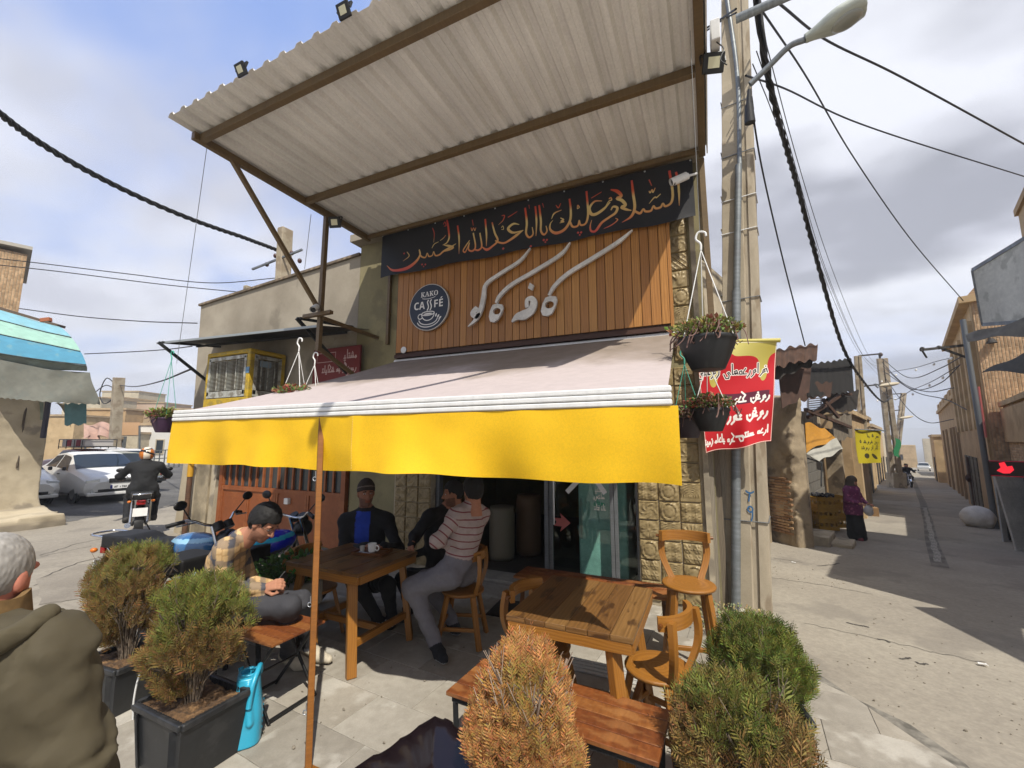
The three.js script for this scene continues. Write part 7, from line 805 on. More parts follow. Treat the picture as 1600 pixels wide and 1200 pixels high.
part(t, 'side_cover', [box(0.02, 0.17, 0.26, [0.125, 0.6, -0.22], [0.1, 0, 0], 0.008), box(0.02, 0.17, 0.26, [-0.125, 0.6, -0.22], [0.1, 0, 0], 0.008)], tk); part(t, 'tail_light', box(0.13, 0.08, 0.06, [0, 0.72, -0.92], [0, 0, 0], 0.015), mRedL); part(t, 'number_plate', box(0.2, 0.14, 0.006, [0, 0.56, -0.96], [0.15, 0, 0]), mWhite); part(t, 'rear_rack', [tube([[0.11, 0.84, -0.5], [0.13, 0.86, -0.8], [0.1, 0.87, -1.02], [-0.1, 0.87, -1.02], [-0.13, 0.86, -0.8], [-0.11, 0.84, -0.5]], 0.01, 30, 6), ...[-0.72, -0.82, -0.92].map((z) => cyl([-0.125, 0.862, z], [0.125, 0.862, z], 0.007, 0.007, 6)), tube([[0.125, 0.85, -0.85], [0.12, 0.6, -0.6]], 0.009, 6, 6), tube([[-0.125, 0.85, -0.85], [-0.12, 0.6, -0.6]], 0.009, 6, 6)], mChrome);
for (const m of [1, -1]) part(t, 'indicator', ball(0.03, [m * 0.16, 0.74, -0.88], [1, 0.8, 1], 8), mat('#c46a1a', { rough: 0.3 })); for (const m of [1, -1]) part(t, 'foot_peg', cyl([m * 0.1, 0.28, -0.05], [m * 0.24, 0.28, -0.05], 0.014, 0.014, 8), mSeat); part(t, 'side_stand', cyl([-0.1, 0.24, -0.08], [-0.22, 0.0, -0.14], 0.012, 0.012, 6), fr); return t;
}
const bikeAt = (p, h, lz) => V(p.x - h.x * lz, 0, p.z - h.z * lz);
{ const h = dirC(0.35, 0.94).setY(0).normalize(), p = hp(424, 846, 4.35); const b = makeMoto('motorcycle with blue tank parked in front of brown door', bikeAt(p, h, 0.12).setY(-0.01).toArray(), yawTo(h), { stripe: lin('#2fb4d8'), low: lin('#50535a'), tankC: lin('#1426c8') }); b.rotation.z = 0; }
{ const h = dirC(0.97, -0.2).setY(0).normalize(), p = hp(330, 822, 4.25); makeMoto('motorcycle with black seat and chrome rack beside the conifers', bikeAt(p, h, 0.3).setY(-0.01).toArray(), yawTo(h), { tankC: lin('#2b5f8f'), stripe: lin('#86b4cf') }); }
function riderOn(label, pos, h, o) {
const r = V(-h.z, 0, h.x), P = (a, y, f) => V(pos.x, pos.y, pos.z).addScaledVector(r, a).addScaledVector(h, f).add(V(0, y, 0)), F = o.f ?? 0;   // r: rider's right
const J = { pelvis: P(0, 0.9, -0.22 + F), chest: P(0, 1.2, -0.13 + F), neck: P(0, 1.36, -0.1 + F), head: P(0, 1.52, -0.06 + F) }; for (const [s, m] of [['L', -1], ['R', 1]]) Object.assign(J, { ['sh' + s]: P(m * 0.2, 1.31, -0.12 + F), ['el' + s]: P(m * 0.36, 1.13, 0.05 + F), ['wr' + s]: P(m * 0.34, 1.08, 0.25), ['hip' + s]: P(m * 0.1, 0.89, -0.2 + F), ['kn' + s]: P(m * 0.2, 0.72, 0.22 + F), ['an' + s]: P(m * 0.2, 0.36, -0.04 + F), ['toe' + s]: P(m * 0.21, 0.29, 0.16 + F) });
const c = o.c ?? lin('#101114'), sk = SKIN; const q = person(label, J, { base: P(0, 0, 0), color: tagCol({ torso: c, sleeve: c, forearm: c, hip: c, thigh: lin('#131318'), shin: lin('#131318'), shoe: lin('#3a3836'), neck: c }), look: [yawTo(h), 0.05], headOpt: { skin: sk, hair: DARKH, beard: 0.4 }, handL: [h, V(0, 1, 0), 1.1], handR: [h, V(0, 1, 0), 1.1], bulk: o.bulk ?? 1.25, cell: o.cell ?? 0.015, headCell: o.hc ?? 0.009, handCell: 0.008 });
if (o.helmet) { part(q.t, 'helmet', surfaceNets([-0.16, -0.12, -0.17], [0.16, 0.19, 0.18], 0.01, (x, y, z) => { const a = ellD(x, y, z, [0, 0.03, -0.005], [0.118, 0.135, 0.138]); return Math.max(a, -(y + 0.07), Math.min(z - 0.06, y - 0.05)); }, (x, y, z) => (Math.abs(y - 0.06 - 0.4 * x) < 0.018 || Math.abs(y - 0.11 + 0.3 * x) < 0.012 ? lin('#101010') : z < -0.02 && Math.abs(x) < 0.05 ? lin('#d9cdbb') : lin('#b8691f'))).applyMatrix4(q.M), vcMat(0.25)); } return q;
}
{ const h = V(-0.9, 0, -0.42).normalize(), w = py(214, 846, -0.01), b = V(w.x, -0.012, w.z).addScaledVector(h, 0.6); makeMoto('motorcycle ridden away by the helmeted rider in the street', b.toArray(), yawTo(h), { tankC: lin('#222428') }); riderOn('motorcycle rider in black jacket and orange helmet riding away', b, h, { helmet: true }); }
{ const w = og(1424, 762), h = dirC(-0.55, -0.85).setY(0).normalize(); const b = w.clone().addScaledVector(h, -0.6); makeMoto('motorcycle carrying two people up the alley', b.toArray(), yawTo(h), { tankC: lin('#33363a') }); riderOn('front rider in dark coat coming up the alley', b, h, { cell: 0.03, hc: 0.02, bulk: 1.2 }); riderOn('pillion passenger in black behind the alley rider', b, h, { cell: 0.03, hc: 0.02, bulk: 1.2, f: -0.38, c: lin('#17171a') }); }
{ const p = og(1444, 736); makeCar('pale car parked far down the alley', [p.x, p.y, p.z], yawTo(AD.clone().negate()), carPaint('#b5b7b6'), { ...boxy, name: 'distant_car' }); }

// ================================================================ CONCRETE POLE at the corner, lamp, cables, red poster
const mPole = mat('#ada18d', { pat: 'plaster', c2: '#958a76', m: 1.6, rough: 0.95, bump: 0.008, c3: '#7a6a56', a3: 0.5 }), mZinc = mat('#8b9194', { pat: 'streak', amp: 0.25, m: 0.8, rough: 0.5, metal: 0.4, c3: '#6f7073', a3: 0.5 }), mCable = mat('#17171a', { rough: 0.6 });
const PZ = -5.34, PB = pz(1166, 930, PZ), PX = PB.x; PB.y = terrain(PX, PZ) - 0.05; const POLE_H = 8.4;
const pole = thing('utility_pole', 'tall weathered concrete utility pole at the cafe corner', 'utility pole', [PX, PB.y, PZ]);
{
pole.rotation.z = -0.045; const taper = (y) => lerp(0.43, 0.25, y / POLE_H), yw = -0.15; const shaft = sheet((u, v) => { const y = v * POLE_H, w = taper(y) / 2, d = w * 0.78, P = [[-w, d], [w * 0.25, d], [w * 0.3, d * 0.86], [w * 0.55, d * 0.86], [w * 0.6, d], [w, d], [w, -d], [-w, -d], [-w, d]], k = u * 8, i = Math.min(7, Math.floor(k)), f = k - i; const x = lerp(P[i][0], P[i + 1][0], f), z = lerp(P[i][1], P[i + 1][1], f); const n = 0.006 * (vnoise(x * 14, y * 9, z * 14) - 0.5); return [(x + n) * Math.cos(yw) + z * Math.sin(yw), y, -x * Math.sin(yw) + (z + n) * Math.cos(yw)]; }, 32, 50, 0.01);
part(pole, 'shaft', toCreasedNormals(shaft, 0.6), mPole);
const hole = []; for (let k = 0; k < 26; k++) { const y = 0.5 + k * 0.3; hole.push(cyl([taper(y) * 0.36, y, taper(y) * 0.40], [taper(y) * 0.36, y, taper(y) * 0.40 + 0.012], 0.011, 0.011, 8)); } part(pole, 'bolt_hole', hole, mat('#5b5044', { rough: 1 })); pole.children[pole.children.length - 1].userData.kind = 'stuff';
part(pole, 'conduit', [cyl([-0.13, 0, 0.24], [-0.06, 3.6, 0.18], 0.045, 0.045, 14), cyl([-0.06, 3.55, 0.185], [-0.01, 5.1, 0.16], 0.036, 0.036, 12), tube([[0.0, 5.0, 0.16], [0.0, 6.2, 0.14], [-0.1, 7.4, 0.12]], 0.025, 12, 8)], mZinc);
for (const y of [1.1, 2.4, 3.5, 4.3, 4.7, 5.25, 5.9]) { const w = taper(y) / 2 + 0.012; part(pole, 'wire_band', [[-1, 1, 1, 1], [1, 1, 1, -1], [1, -1, -1, -1], [-1, -1, -1, 1]].map(([a, b, c, d], i) => cyl(V(a * w, y + 0.02 * i, b * w * 0.8).applyAxisAngle(upW, yw), V(c * w, y + 0.02 * (i + 1), d * w * 0.8).applyAxisAngle(upW, yw), 0.006, 0.006, 5)), y > 4 && y < 5 ? mWhite : mDullSteel); }
const gt = canvasTex(128, 256, (c) => { c.clearRect(0, 0, 128, 256); c.strokeStyle = '#35608a'; c.lineWidth = 13; c.lineCap = 'round'; c.beginPath(); c.moveTo(30, 30); c.quadraticCurveTo(60, 55, 92, 30); c.moveTo(62, 40); c.lineTo(52, 100); c.stroke(); c.beginPath(); c.arc(62, 160, 20, 0, 7); c.moveTo(80, 168); c.quadraticCurveTo(82, 215, 70, 240); c.stroke(); }); const gp = new THREE.PlaneGeometry(0.14, 0.36); gp.rotateY(yw); gp.translate(0.03, 1.28, taper(1.28) * 0.39 + 0.022); part(pole, 'painted_number', fin(gp), new THREE.MeshStandardMaterial({ map: gt, transparent: true, roughness: 0.9 }));
// cross arms and lamp
const L0 = dp(1172, 132, 4.6).sub(pole.position), L1 = dp(1205, 100, 4.5).sub(pole.position), L2 = dp(1258, 62, 4.3).sub(pole.position), L3 = dp(1352, 8, 4.05).sub(pole.position);
const lamp = thing('street_lamp', 'pale green cobra head street lamp on curved arm from the pole', 'street lamp', pole.position); part(lamp, 'arm', tube([L0, L1, L1.clone().lerp(L2, 0.6).add(V(0, 0.05, 0)), L2], 0.03, 20, 10), mZinc); const hd = L3.clone().sub(L2), Lh = hd.length(), M = basis(L2, L3); const lm = (g) => g.applyMatrix4(M).translate(L2.x, L2.y, L2.z);
part(lamp, 'housing', lm(surfaceNets([-0.2, -0.12, -0.04], [0.2, 0.14, Lh + 0.06], 0.014, (x, y, z) => { const t = clamp(z / Lh), w = lerp(0.05, 0.145, sst(0, 0.6, t)) * (t > 0.85 ? lerp(1, 0.75, (t - 0.85) / 0.15) : 1), h = lerp(0.04, 0.075, sst(0, 0.6, t)); return Math.max((Math.pow(Math.abs(x / w) ** 2.4 + Math.abs((y - 0.01) / h) ** 2.4, 1 / 2.4) - 1) * 0.05, -z, z - Lh); })), mat('#b7bdb4', { pat: 'blotch', amp: 0.12, m: 0.5, rough: 0.5 })); part(lamp, 'lens', lm(place(fin(new THREE.SphereGeometry(1, 20, 12)), [0, -0.05, Lh * 0.68], [0, 0, 0], [0.105, 0.05, Lh * 0.27])), mat('#8d8f88', { rough: 0.15, metal: 0.1 }));
const a0 = dp(1150, 30, 4.6).sub(pole.position), a1 = dp(1245, -12, 4.3).sub(pole.position); part(lamp, 'cross_arm', cyl(a0, a1, 0.045, 0.045, 12), mZinc); part(lamp, 'dead_end_clamp', [cyl(dp(1171, 140, 4.6).sub(pole.position), dp(1170, 165, 4.6).sub(pole.position), 0.02, 0.03, 8), cyl(dp(1170, 164, 4.6).sub(pole.position), dp(1172, 192, 4.6).sub(pole.position), 0.04, 0.055, 10)], mCable);
}
// ---- overhead cables: each run is a thing
const cable = (label, pts, r, n = 40, group) => solo('overhead_cable', label, 'cable', tube(pts, r, n, 6), mCable, group);
function twisted(label, pts, r, turns) { const c = new THREE.CatmullRomCurve3(pts.map(A3), false, 'centripetal'), g = []; for (let k = 0; k < 3; k++) { const P = []; const n = 120; for (let i = 0; i <= n; i++) { const t = i / n, p = c.getPoint(t), d = c.getTangent(t), x = V(0, 1, 0).cross(d).normalize(), y = d.clone().cross(x), a = t * turns * 6.2832 + k * 2.094; P.push(p.addScaledVector(x, Math.cos(a) * r * 0.95).addScaledVector(y, Math.sin(a) * r * 0.95)); } g.push(tube(P, r * 0.8, 150, 5)); } return solo('twisted_cable', label, 'cable', g, mCable); }
twisted('thick twisted cable bundle running from concrete pole down the alley', [dp(1180, -40, 4.6), dp(1190, 60, 4.8), dp(1212, 170, 5.4), dp(1246, 290, 6.8), dp(1280, 420, 8.5), dp(1318, 545, 12), dp(1352, 600, 17), dp(1380, 628, 24), dp(1392, 622, 29)], 0.028, 26);
twisted('black twisted cable sagging from the left sky to the pole behind parapet', [dp(-30, 155, 6), dp(60, 222, 7), dp(180, 290, 8.5), dp(300, 343, 10.2), dp(380, 371, 11.4), dp(434, 391, 12.2)], 0.034, 14);
[[[1186, 60, 4.7], [1226, 200, 6.2], [1290, 420, 11], [1352, 560, 22], [1376, 575, 29]], [[1182, 80, 4.7], [1222, 200, 6.2], [1284, 410, 11], [1346, 552, 22], [1374, 580, 29]], [[1190, 40, 4.7], [1240, 230, 6.4], [1300, 420, 11], [1360, 560, 22], [1378, 570, 29]], [[1176, 100, 4.7], [1214, 195, 6.0], [1276, 400, 11], [1340, 548, 22], [1372, 586, 29]]].forEach((q) => cable('thin overhead line running parallel to the twisted bundle down the alley', q.map((p) => dp(...p)), 0.006, 40, 'thin alley lines'));
cable('black line crossing the right sky from the lamp level downwards', [dp(1218, 6, 4.6), dp(1290, 62, 5.6), dp(1400, 116, 6.4), dp(1620, 236, 8)], 0.014); cable('line falling from the concrete pole to the carved gable on the right', [dp(1186, 10, 4.6), dp(1260, 120, 6.4), dp(1330, 240, 8.5), dp(1420, 370, 11), dp(1505, 470, 14)], 0.012); cable('line leaving the pole band towards the billboard side', [dp(1165, 118, 4.6), dp(1230, 140, 5.6), dp(1330, 188, 6.5), dp(1620, 282, 9)], 0.011); cable('slack wire dropping from the clamp to the rusty roofs', [dp(1172, 150, 4.6), dp(1190, 260, 5.8), dp(1222, 400, 7.2), dp(1258, 540, 9.2)], 0.012); cable('wire passing behind the pole top to the canopy', [dp(1060, 70, 5.6), dp(1110, 40, 5.5), dp(1150, 14, 4.7)], 0.012); cable('second wire behind the pole top', [dp(1098, 52, 5.6), dp(1125, 34, 5.4), dp(1150, 20, 4.7)], 0.01);
[['thin wire high across the left sky', [[-20, 402, 13], [60, 411, 13.2], [200, 428, 13.5], [328, 442, 13.5], [436, 434, 13]]], ['second thin wire below the first in left sky', [[-20, 412, 13], [90, 424, 13.2], [250, 444, 13.6], [390, 458, 13.5]]], ['wire from the brick tower to the workshop parapet', [[30, 482, 13.5], [120, 494, 13], [220, 502, 12], [308, 505, 10.6]]], ['black wire from the blue awning to the sheet metal roof', [[132, 553, 9.2], [200, 550, 9], [260, 546, 8.2], [300, 541, 7.2]]], ['wire from the small far pole to the workshop wall', [[188, 602, 26], [210, 604, 20], [250, 596, 13], [298, 577, 8.5]]]].forEach(([l, q]) => cable(l, q.map((p) => dp(...p)), 0.011 * q[1][2] / 10));
for (const [u0, v0, u1, v1] of [[323, 232, 276, 568], [486, 335, 476, 420]]) solo('hanging_wire', u0 < 400 ? 'thin wire hanging from the canopy corner to the purple pot' : 'thin wire hanging from canopy edge near the post', 'wire', cyl(dp(u0, v0, 4.4), dp(u1, v1, u0 < 400 ? 6 : 5.2), 0.003, 0.003, 5), mDullSteel);
{ // red roll-up poster hung on the pole
const Z = PZ + 0.42, tl = pz(1088, 536, Z), tr = pz(1214, 534, Z), bl = pz(1103, 708, Z), br = pz(1205, 690, Z);
const t = canvasTex(640, 860, (c, w, h) => { c.fillStyle = '#c31420'; c.fillRect(0, 0, w, h); const g = c.createLinearGradient(0, 0, w, 0); g.addColorStop(0, '#b8a63c'); g.addColorStop(0.5, '#d9cf7a'); g.addColorStop(1, '#b5a544'); c.fillStyle = g; c.beginPath(); c.moveTo(0, 0); c.lineTo(w, 0); c.lineTo(w, 90); c.bezierCurveTo(w - 20, 100, w - 60, 110, w - 62, 200); c.bezierCurveTo(w - 60, 250, w - 62, 330, w - 95, 335); c.bezierCurveTo(w - 130, 330, w - 122, 220, w - 130, 170); c.bezierCurveTo(w - 150, 80, w - 280, 130, w - 330, 110); c.bezierCurveTo(w - 380, 70, 200, 100, 170, 140); c.bezierCurveTo(160, 240, 175, 360, 120, 365); c.bezierCurveTo(70, 360, 95, 240, 80, 170); c.bezierCurveTo(70, 130, 20, 120, 0, 120); c.fill();
c.strokeStyle = '#f0ead8'; c.lineWidth = 4; c.strokeRect(4, 4, w - 8, h - 8); for (const [col, k] of [['#f3eee4', 22], ['#26161a', 9]]) { c.strokeStyle = c.fillStyle = col; fa(c, 'فراوردHهاY روغنY', w - 60, 262, 92, k, 0.9); } c.fillStyle = '#5b1530'; c.fillRect(160, 420, w - 200, 90); c.strokeStyle = c.fillStyle = '#f4f0e8'; fa(c, 'روغN کدو حضرت', w - 40, 490, 82, 15); fa(c, 'روغN خوراکY', w - 50, 630, 96, 18); fa(c, 'اردH سنتY', w - 30, 780, 70, 13); c.fillRect(w - 340, 756, 70, 18); fa(c, 'کرH بادام زمینY', w - 350, 800, 66, 12, 0.85); });
const p = thing('red_poster', 'red roll poster with gold drip and Persian print hung on pole', 'poster'); part(p, 'vinyl', sheet((u, v) => { const a = tl.clone().lerp(tr, u), b = bl.clone().lerp(br, u), q = a.lerp(b, v); q.z += 0.03 * Math.sin(u * 5 + v * 4) * v + 0.05 * Math.exp(-(((u - 0.62) * 7) ** 2)) * sst(0.5, 1, v) + 0.02 * Math.sin(v * 9 + u * 3); q.y += 0.012 * Math.sin(u * 9) * v; return q; }, 30, 34, 0.002, (u, v) => [u, 1 - v]), new THREE.MeshStandardMaterial({ map: t, roughness: 0.5, side: THREE.DoubleSide })); part(p, 'top_rod', cyl(tl.clone().add(V(-0.02, 0.012, 0)), tr.clone().add(V(0.03, 0.012, 0)), 0.022, 0.022, 12), mat('#b8ad58', { rough: 0.5 })); part(p, 'tie_wire', [tube([tr.clone().lerp(tl, 0.5).add(V(0, 0.02, 0)), tr.clone().lerp(tl, 0.4).add(V(0, 0.1, -0.2)), V(PX, tr.y + 0.12, PZ + 0.1)], 0.004, 10, 5)], mDullSteel);
}
{ // rough timber and board strip between pillar and pole
const t = thing('boarded_gap', 'weathered boards closing the gap between cafe pillar and pole', 'boarding', [-0.02, -0.1, FZ + 0.0]); const r = rng(77); for (let k = 0; k < 3; k++) part(t, 'board', box(0.075, 2.5 + r() * 0.5, 0.03, [0.0 + k * 0.07, 1.4, 0.01 - k * 0.05], [0, 0, (r() - 0.5) * 0.02], 0.005), mat(['#a39886', '#8a7d6b', '#b0a592'][k], { pat: 'wood', amp: 0.4, m: 0.8, m2: 0.2, rough: 0.95, bump: 0.003 }));
part(cafe, 'side_wall', box(0.2, 4.6, 3.2, [0.16, 2.2, -1.95 - 0.3], [0, -0.318, 0]), mPale);
}

// ================================================================ LEFT: shop with blue awning, brick tower, far houses
const mBrick = (() => { const t = tex(512, (u, v) => { const rows = 32, r = Math.floor(v * rows), x = u * 12 + (r % 2) * 0.5, c = Math.floor(x), fx = x - c, fy = v * rows - r, m = fx < 0.05 || fy < 0.16; const k = hash3(c % 12, r, 7), n = pf(u, v, 30, 30, 3, 3); return m ? [0.64, 0.57, 0.47].map((q) => q * (0.8 + 0.3 * n)) : [0.60 + 0.12 * k, 0.49 + 0.11 * k, 0.37 + 0.1 * k].map((q) => q * (0.82 + 0.35 * n)); }, true); t.repeat.set(1 / 2.6, 1 / 2.4); const b = tex(256, (u, v) => { const rows = 32, r = Math.floor(v * rows), x = u * 12 + (r % 2) * 0.5, fx = x - Math.floor(x), fy = v * rows - r; return fx < 0.05 || fy < 0.16 ? 0 : 0.8 + 0.2 * hash3(Math.floor(x), r, 2); }, false); b.repeat.copy(t.repeat); return new THREE.MeshStandardMaterial({ map: t, bumpMap: b, bumpScale: 0.01, roughness: 0.95, side: THREE.DoubleSide }); })();
const mMud = mat('#b59a74', { pat: 'plaster', c2: '#9a8160', m: 2.5, rough: 0.97, bump: 0.01, c3: '#8c7350', a3: 0.5 }), mMud2 = mat('#c2a982', { pat: 'plaster', c2: '#a88f6b', m: 3, rough: 0.97, c3: '#94805f', a3: 0.4 }), mSand = mat('#b8a283', { pat: 'blotch', amp: 0.2, m: 2, rough: 0.95 }), mCream = mat('#c9bda4', { pat: 'blotch', amp: 0.15, m: 3, rough: 0.95 });
{ // shop corner
const s = thing('corner_shop', 'corner shop with stained plaster pillar at the left street', 'building'); const b = py(14, 818, -0.02), bx = b.x;
const base = V(bx, 0, b.z); part(s, 'pillar', (() => { const g = surfaceNets([-0.42, -0.1, -0.5], [0.55, 3.2, 0.5], 0.035, (x, y, z) => { const k = 1 + 0.25 * sst(0.7, 0, y); return Math.max(Math.abs(x) - 0.3 * k, Math.abs(z) - 0.36 * k, Math.abs(y - 1.5) - 1.55) - 0.05 + 0.05 * (fbm3(x * 4, y * 4, z * 4, 4) - 0.5) + 0.1 * sst(0.5, 0, y) * (vnoise(x * 6, y * 6, z * 6) - 0.6); }); g.translate(base.x - 0.05, 0, base.z + 0.1); return uvBox(g); })(), mPale);
part(s, 'shop_wall', [box(0.25, 3.3, 6, [base.x - 1.9, 1.65, base.z + 3.2])], mMud); part(s, 'roof_slab', box(6, 0.18, 6.5, [base.x - 3.2, 3.35, base.z + 3.2]), mCement); part(s, 'back_wall', box(0.1, 3, 5, [base.x - 4.2, 1.5, base.z + 3]), mDarkIn); part(s, 'shop_post', cyl([base.x + 0.1, 0, base.z + 0.75], [base.x + 0.1, 3.0, base.z + 0.75], 0.03, 0.03, 10), mat('#8f9a92', { rough: 0.6 })); part(s, 'cable', tube([[base.x + 0.22, 2.9, base.z + 0.05], [base.x + 0.3, 2.3, base.z + 0.1], [base.x + 0.26, 1.7, base.z + 0.08], [base.x + 0.32, 1.2, base.z + 0.1]], 0.02, 16, 5), mat('#4a3f33', { rough: 0.8 }));
const st = thing('rubble_step', 'worn stone step at foot of the stained pillar', 'step', [base.x + 0.75, -0.02, base.z + 0.1]); part(st, 'stone', surfaceNets([-0.9, -0.1, -0.8], [0.9, 0.5, 0.8], 0.05, (x, y, z) => Math.max(Math.abs(x) - 0.55, Math.abs(z) - 0.5, Math.abs(y - 0.08) - 0.12 - 0.12 * sst(0.2, -0.5, x)) - 0.05 + 0.12 * (fbm3(x * 3, y * 3, z * 3, 3) - 0.5)), mPale);
// awning: bands between outline rows given at their distances
const rows = [[[-60, 468], [0, 484], [62, 503], [93, 511], 10.4], [[-60, 488], [0, 501], [70, 519], [112, 528], 9.9], [[-60, 508], [0, 523], [80, 540], [126, 550], 9.4], [[-60, 540], [0, 553], [80, 565], [135, 571], 9.0], [[-60, 546], [0, 562], [80, 578], [136, 580], 9.1]]; const c = ['#7fb3c2', '#97bfb0', '#4a8ca8', '#6f7a72'];
const a = thing('blue_striped_awning', 'faded blue and mint striped awning over the corner shop', 'awning'); const curve = (R, u) => { const P = R.slice(0, 4), k = u * 3, i = Math.min(2, Math.floor(k)), f = k - i; return dp(lerp(P[i][0], P[i + 1][0], f), lerp(P[i][1], P[i + 1][1], f), R[4] - 0.0 * u); };
for (let k = 0; k < 4; k++) part(a, 'cloth_band', sheet((u, v) => { const p = curve(rows[k], u).lerp(curve(rows[k + 1], u), v); p.y += 0.03 * Math.sin(v * 3.14) + 0.012 * (vnoise(u * 12, v * 4, k) - 0.5); return p; }, 24, 6, 0.006), mat(c[k], { pat: 'fabric', amp: 0.18, m: 0.9, rough: 0.8, c3: '#7d8f8a', a3: 0.35 })); for (let k = 1; k < 4; k++) part(a, 'seam', tube([0, 0.33, 0.66, 1].map((u) => curve(rows[k], u).add(V(0, 0.012, 0.01))), 0.012, 20, 5), mat('#3a4444', { rough: 0.8 }));
const m2 = mat('#77786f', { pat: 'fabric', amp: 0.25, m: 0.8, rough: 0.85, c3: '#5f645f', a3: 0.5 }), top = [[-60, 546], [0, 562], [80, 578], [140, 582], 9.05], bot = [[-60, 612], [0, 623], [80, 630], [152, 633], 8.85]; const scall = (u) => 0.03 * Math.abs(Math.sin(u * 60));
part(a, 'skirt', sheet((u, v) => { const p = curve(top, u).lerp(curve(bot, u), v); const d = 0.09 * Math.sin(u * 9 + v * 3) * v + 0.07 * Math.exp(-(((u - 0.78) * 6) ** 2)) * Math.sin(v * 5 + u * 12); p.addScaledVector(CAMF, -d); p.y += v > 0.95 ? scall(u) : 0; return p; }, 60, 12, 0.006), m2);
part(a, 'side_flap', sheet((u, v) => { const p = dp(lerp(0, 66, u), lerp(628, lerp(658, 656, u), v), 9.6); p.addScaledVector(CAMF, 0.05 * Math.sin(u * 9)); return p; }, 16, 6, 0.006), mat('#8b978c', { pat: 'fabric', amp: 0.2, m: 0.7, rough: 0.9 })); part(a, 'side_flap', sheet((u, v) => dp(lerp(101, 135, u), lerp(630, lerp(664, 663, u), v) + 2 * Math.sin(u * 12), 9.3), 8, 5, 0.006), mat('#5f868c', { pat: 'fabric', amp: 0.25, m: 0.6, rough: 0.9 })); part(a, 'side_flap', sheet((u, v) => dp(lerp(86, 103, u) + 8 * v, lerp(630, 668, v * u), 9.4), 6, 6, 0.006), mat('#7a7464', { rough: 0.9 }));
part(a, 'support_pole', cyl(dp(76, 625, 9.4), dp(67, 684, 9.4), 0.05, 0.05, 10), mat('#2a2a3c', { rough: 0.5 })); part(a, 'ridge_board', [bar(dp(-60, 464, 10.5), dp(96, 510, 10.5), 0.2, 0.06)], mat('#5a4a3c', { rough: 0.9 })); solo('roof_brick', 'single brick lying on the ridge above the blue awning', 'brick', box(0.2, 0.1, 0.1, dp(72, 500, 10.45).toArray(), [0, 0.6, 0.2], 0.01), mat('#9a5a3c', { rough: 0.9 }));
}
{ // brick tower behind
const e = dp(43, 398, 15.5), t = thing('brick_tower', 'unfinished brick tower rising behind the blue awning', 'building', [e.x, 0, e.z], Math.atan2(-e.x, -e.z)); const h = e.y; part(t, 'wall', box(6, h, 5, [-3, h / 2, -2.5]), mBrick); part(t, 'roof_sheet', box(6.3, 0.12, 5.3, [-3.05, h + 0.14, -2.5], [0, 0, 0.03]), mat('#a9a49a', { rough: 0.8 }));
}
// far street: each house its own thing
function house(label, u0, u1, vTop, vBot, D, m, o = {}) {
const a = hp(u0, vBot, D), b = hp(u1, vBot, D), top = hp((u0 + u1) / 2, vTop, D).y, y0 = Math.min(a.y, o.y0 ?? -0.1) - 0.2, w = Math.hypot(b.x - a.x, b.z - a.z), d = o.d ?? 5, h = top - y0, c = a.clone().lerp(b, 0.5); const t = thing('town_house', label, 'house', [c.x, y0, c.z], Math.atan2(-(b.z - a.z), b.x - a.x), 'houses beyond the street'); part(t, 'wall', box(w, h, d, [0, h / 2, -d / 2]), m); part(t, 'roof_edge', box(w + 0.2, 0.16, d + 0.2, [0, h + 0.06, -d / 2]), mSand); const r = rng((u0 * 7 + vTop) | 0);
for (const [fx, fy, fw, fh] of o.win ?? []) { const g = new THREE.Group(); g.name = 'window'; t.add(g); const W = fw * w, Hh = fh * h, X = (fx - 0.5) * w, Y = fy * h; part(g, 'frame', [box(W + 0.12, 0.07, 0.08, [X, Y + Hh / 2 + 0.035, 0.02]), box(W + 0.12, 0.07, 0.08, [X, Y - Hh / 2 - 0.035, 0.02]), box(0.06, Hh, 0.08, [X - W / 2 - 0.03, Y, 0.02]), box(0.06, Hh, 0.08, [X + W / 2 + 0.03, Y, 0.02])], mCream); part(g, 'pane', box(W, Hh, 0.03, [X, Y, 0.005]), mCarGlass); }
if (o.door) { const [fx, fw, fh, dm] = o.door; part(t, 'door', box(fw * w, fh * h, 0.06, [(fx - 0.5) * w, fh * h / 2 + 0.2, 0.01]), dm); } return t;
}
const W3 = [[0.25, 0.6, 0.14, 0.22], [0.6, 0.6, 0.14, 0.22]]; const mMaroon = mat('#5e1f26', { rough: 0.6 }), mShut = mat('#5d6264', { pat: 'streak', amp: 0.2, m: 0.5, rough: 0.6 });
house('tan wall with grey shutter door behind the parked cars', 128, 168, 686, 716, 30, mMud, { d: 4 }); house('pale shop with maroon door post and dark doorway', 165, 212, 678, 716, 31, mCream, { door: [0.45, 0.35, 0.85, mShut], d: 4 }); house('white walled house with pipe beyond the shutters', 206, 262, 664, 716, 32, mat('#c9c8c4', { rough: 0.9 }), { door: [0.3, 0.22, 0.6, mMaroon], d: 6, win: [[0.75, 0.5, 0.2, 0.3]] }); house('long tan house above the shuttered shops', 100, 190, 640, 700, 40, mMud, { win: W3, d: 6 }); house('sand coloured block above the white walled house', 190, 300, 643, 700, 42, mSand, { win: [[0.2, 0.8, 0.08, 0.14], [0.45, 0.8, 0.08, 0.14], [0.7, 0.8, 0.08, 0.14]], d: 6 });
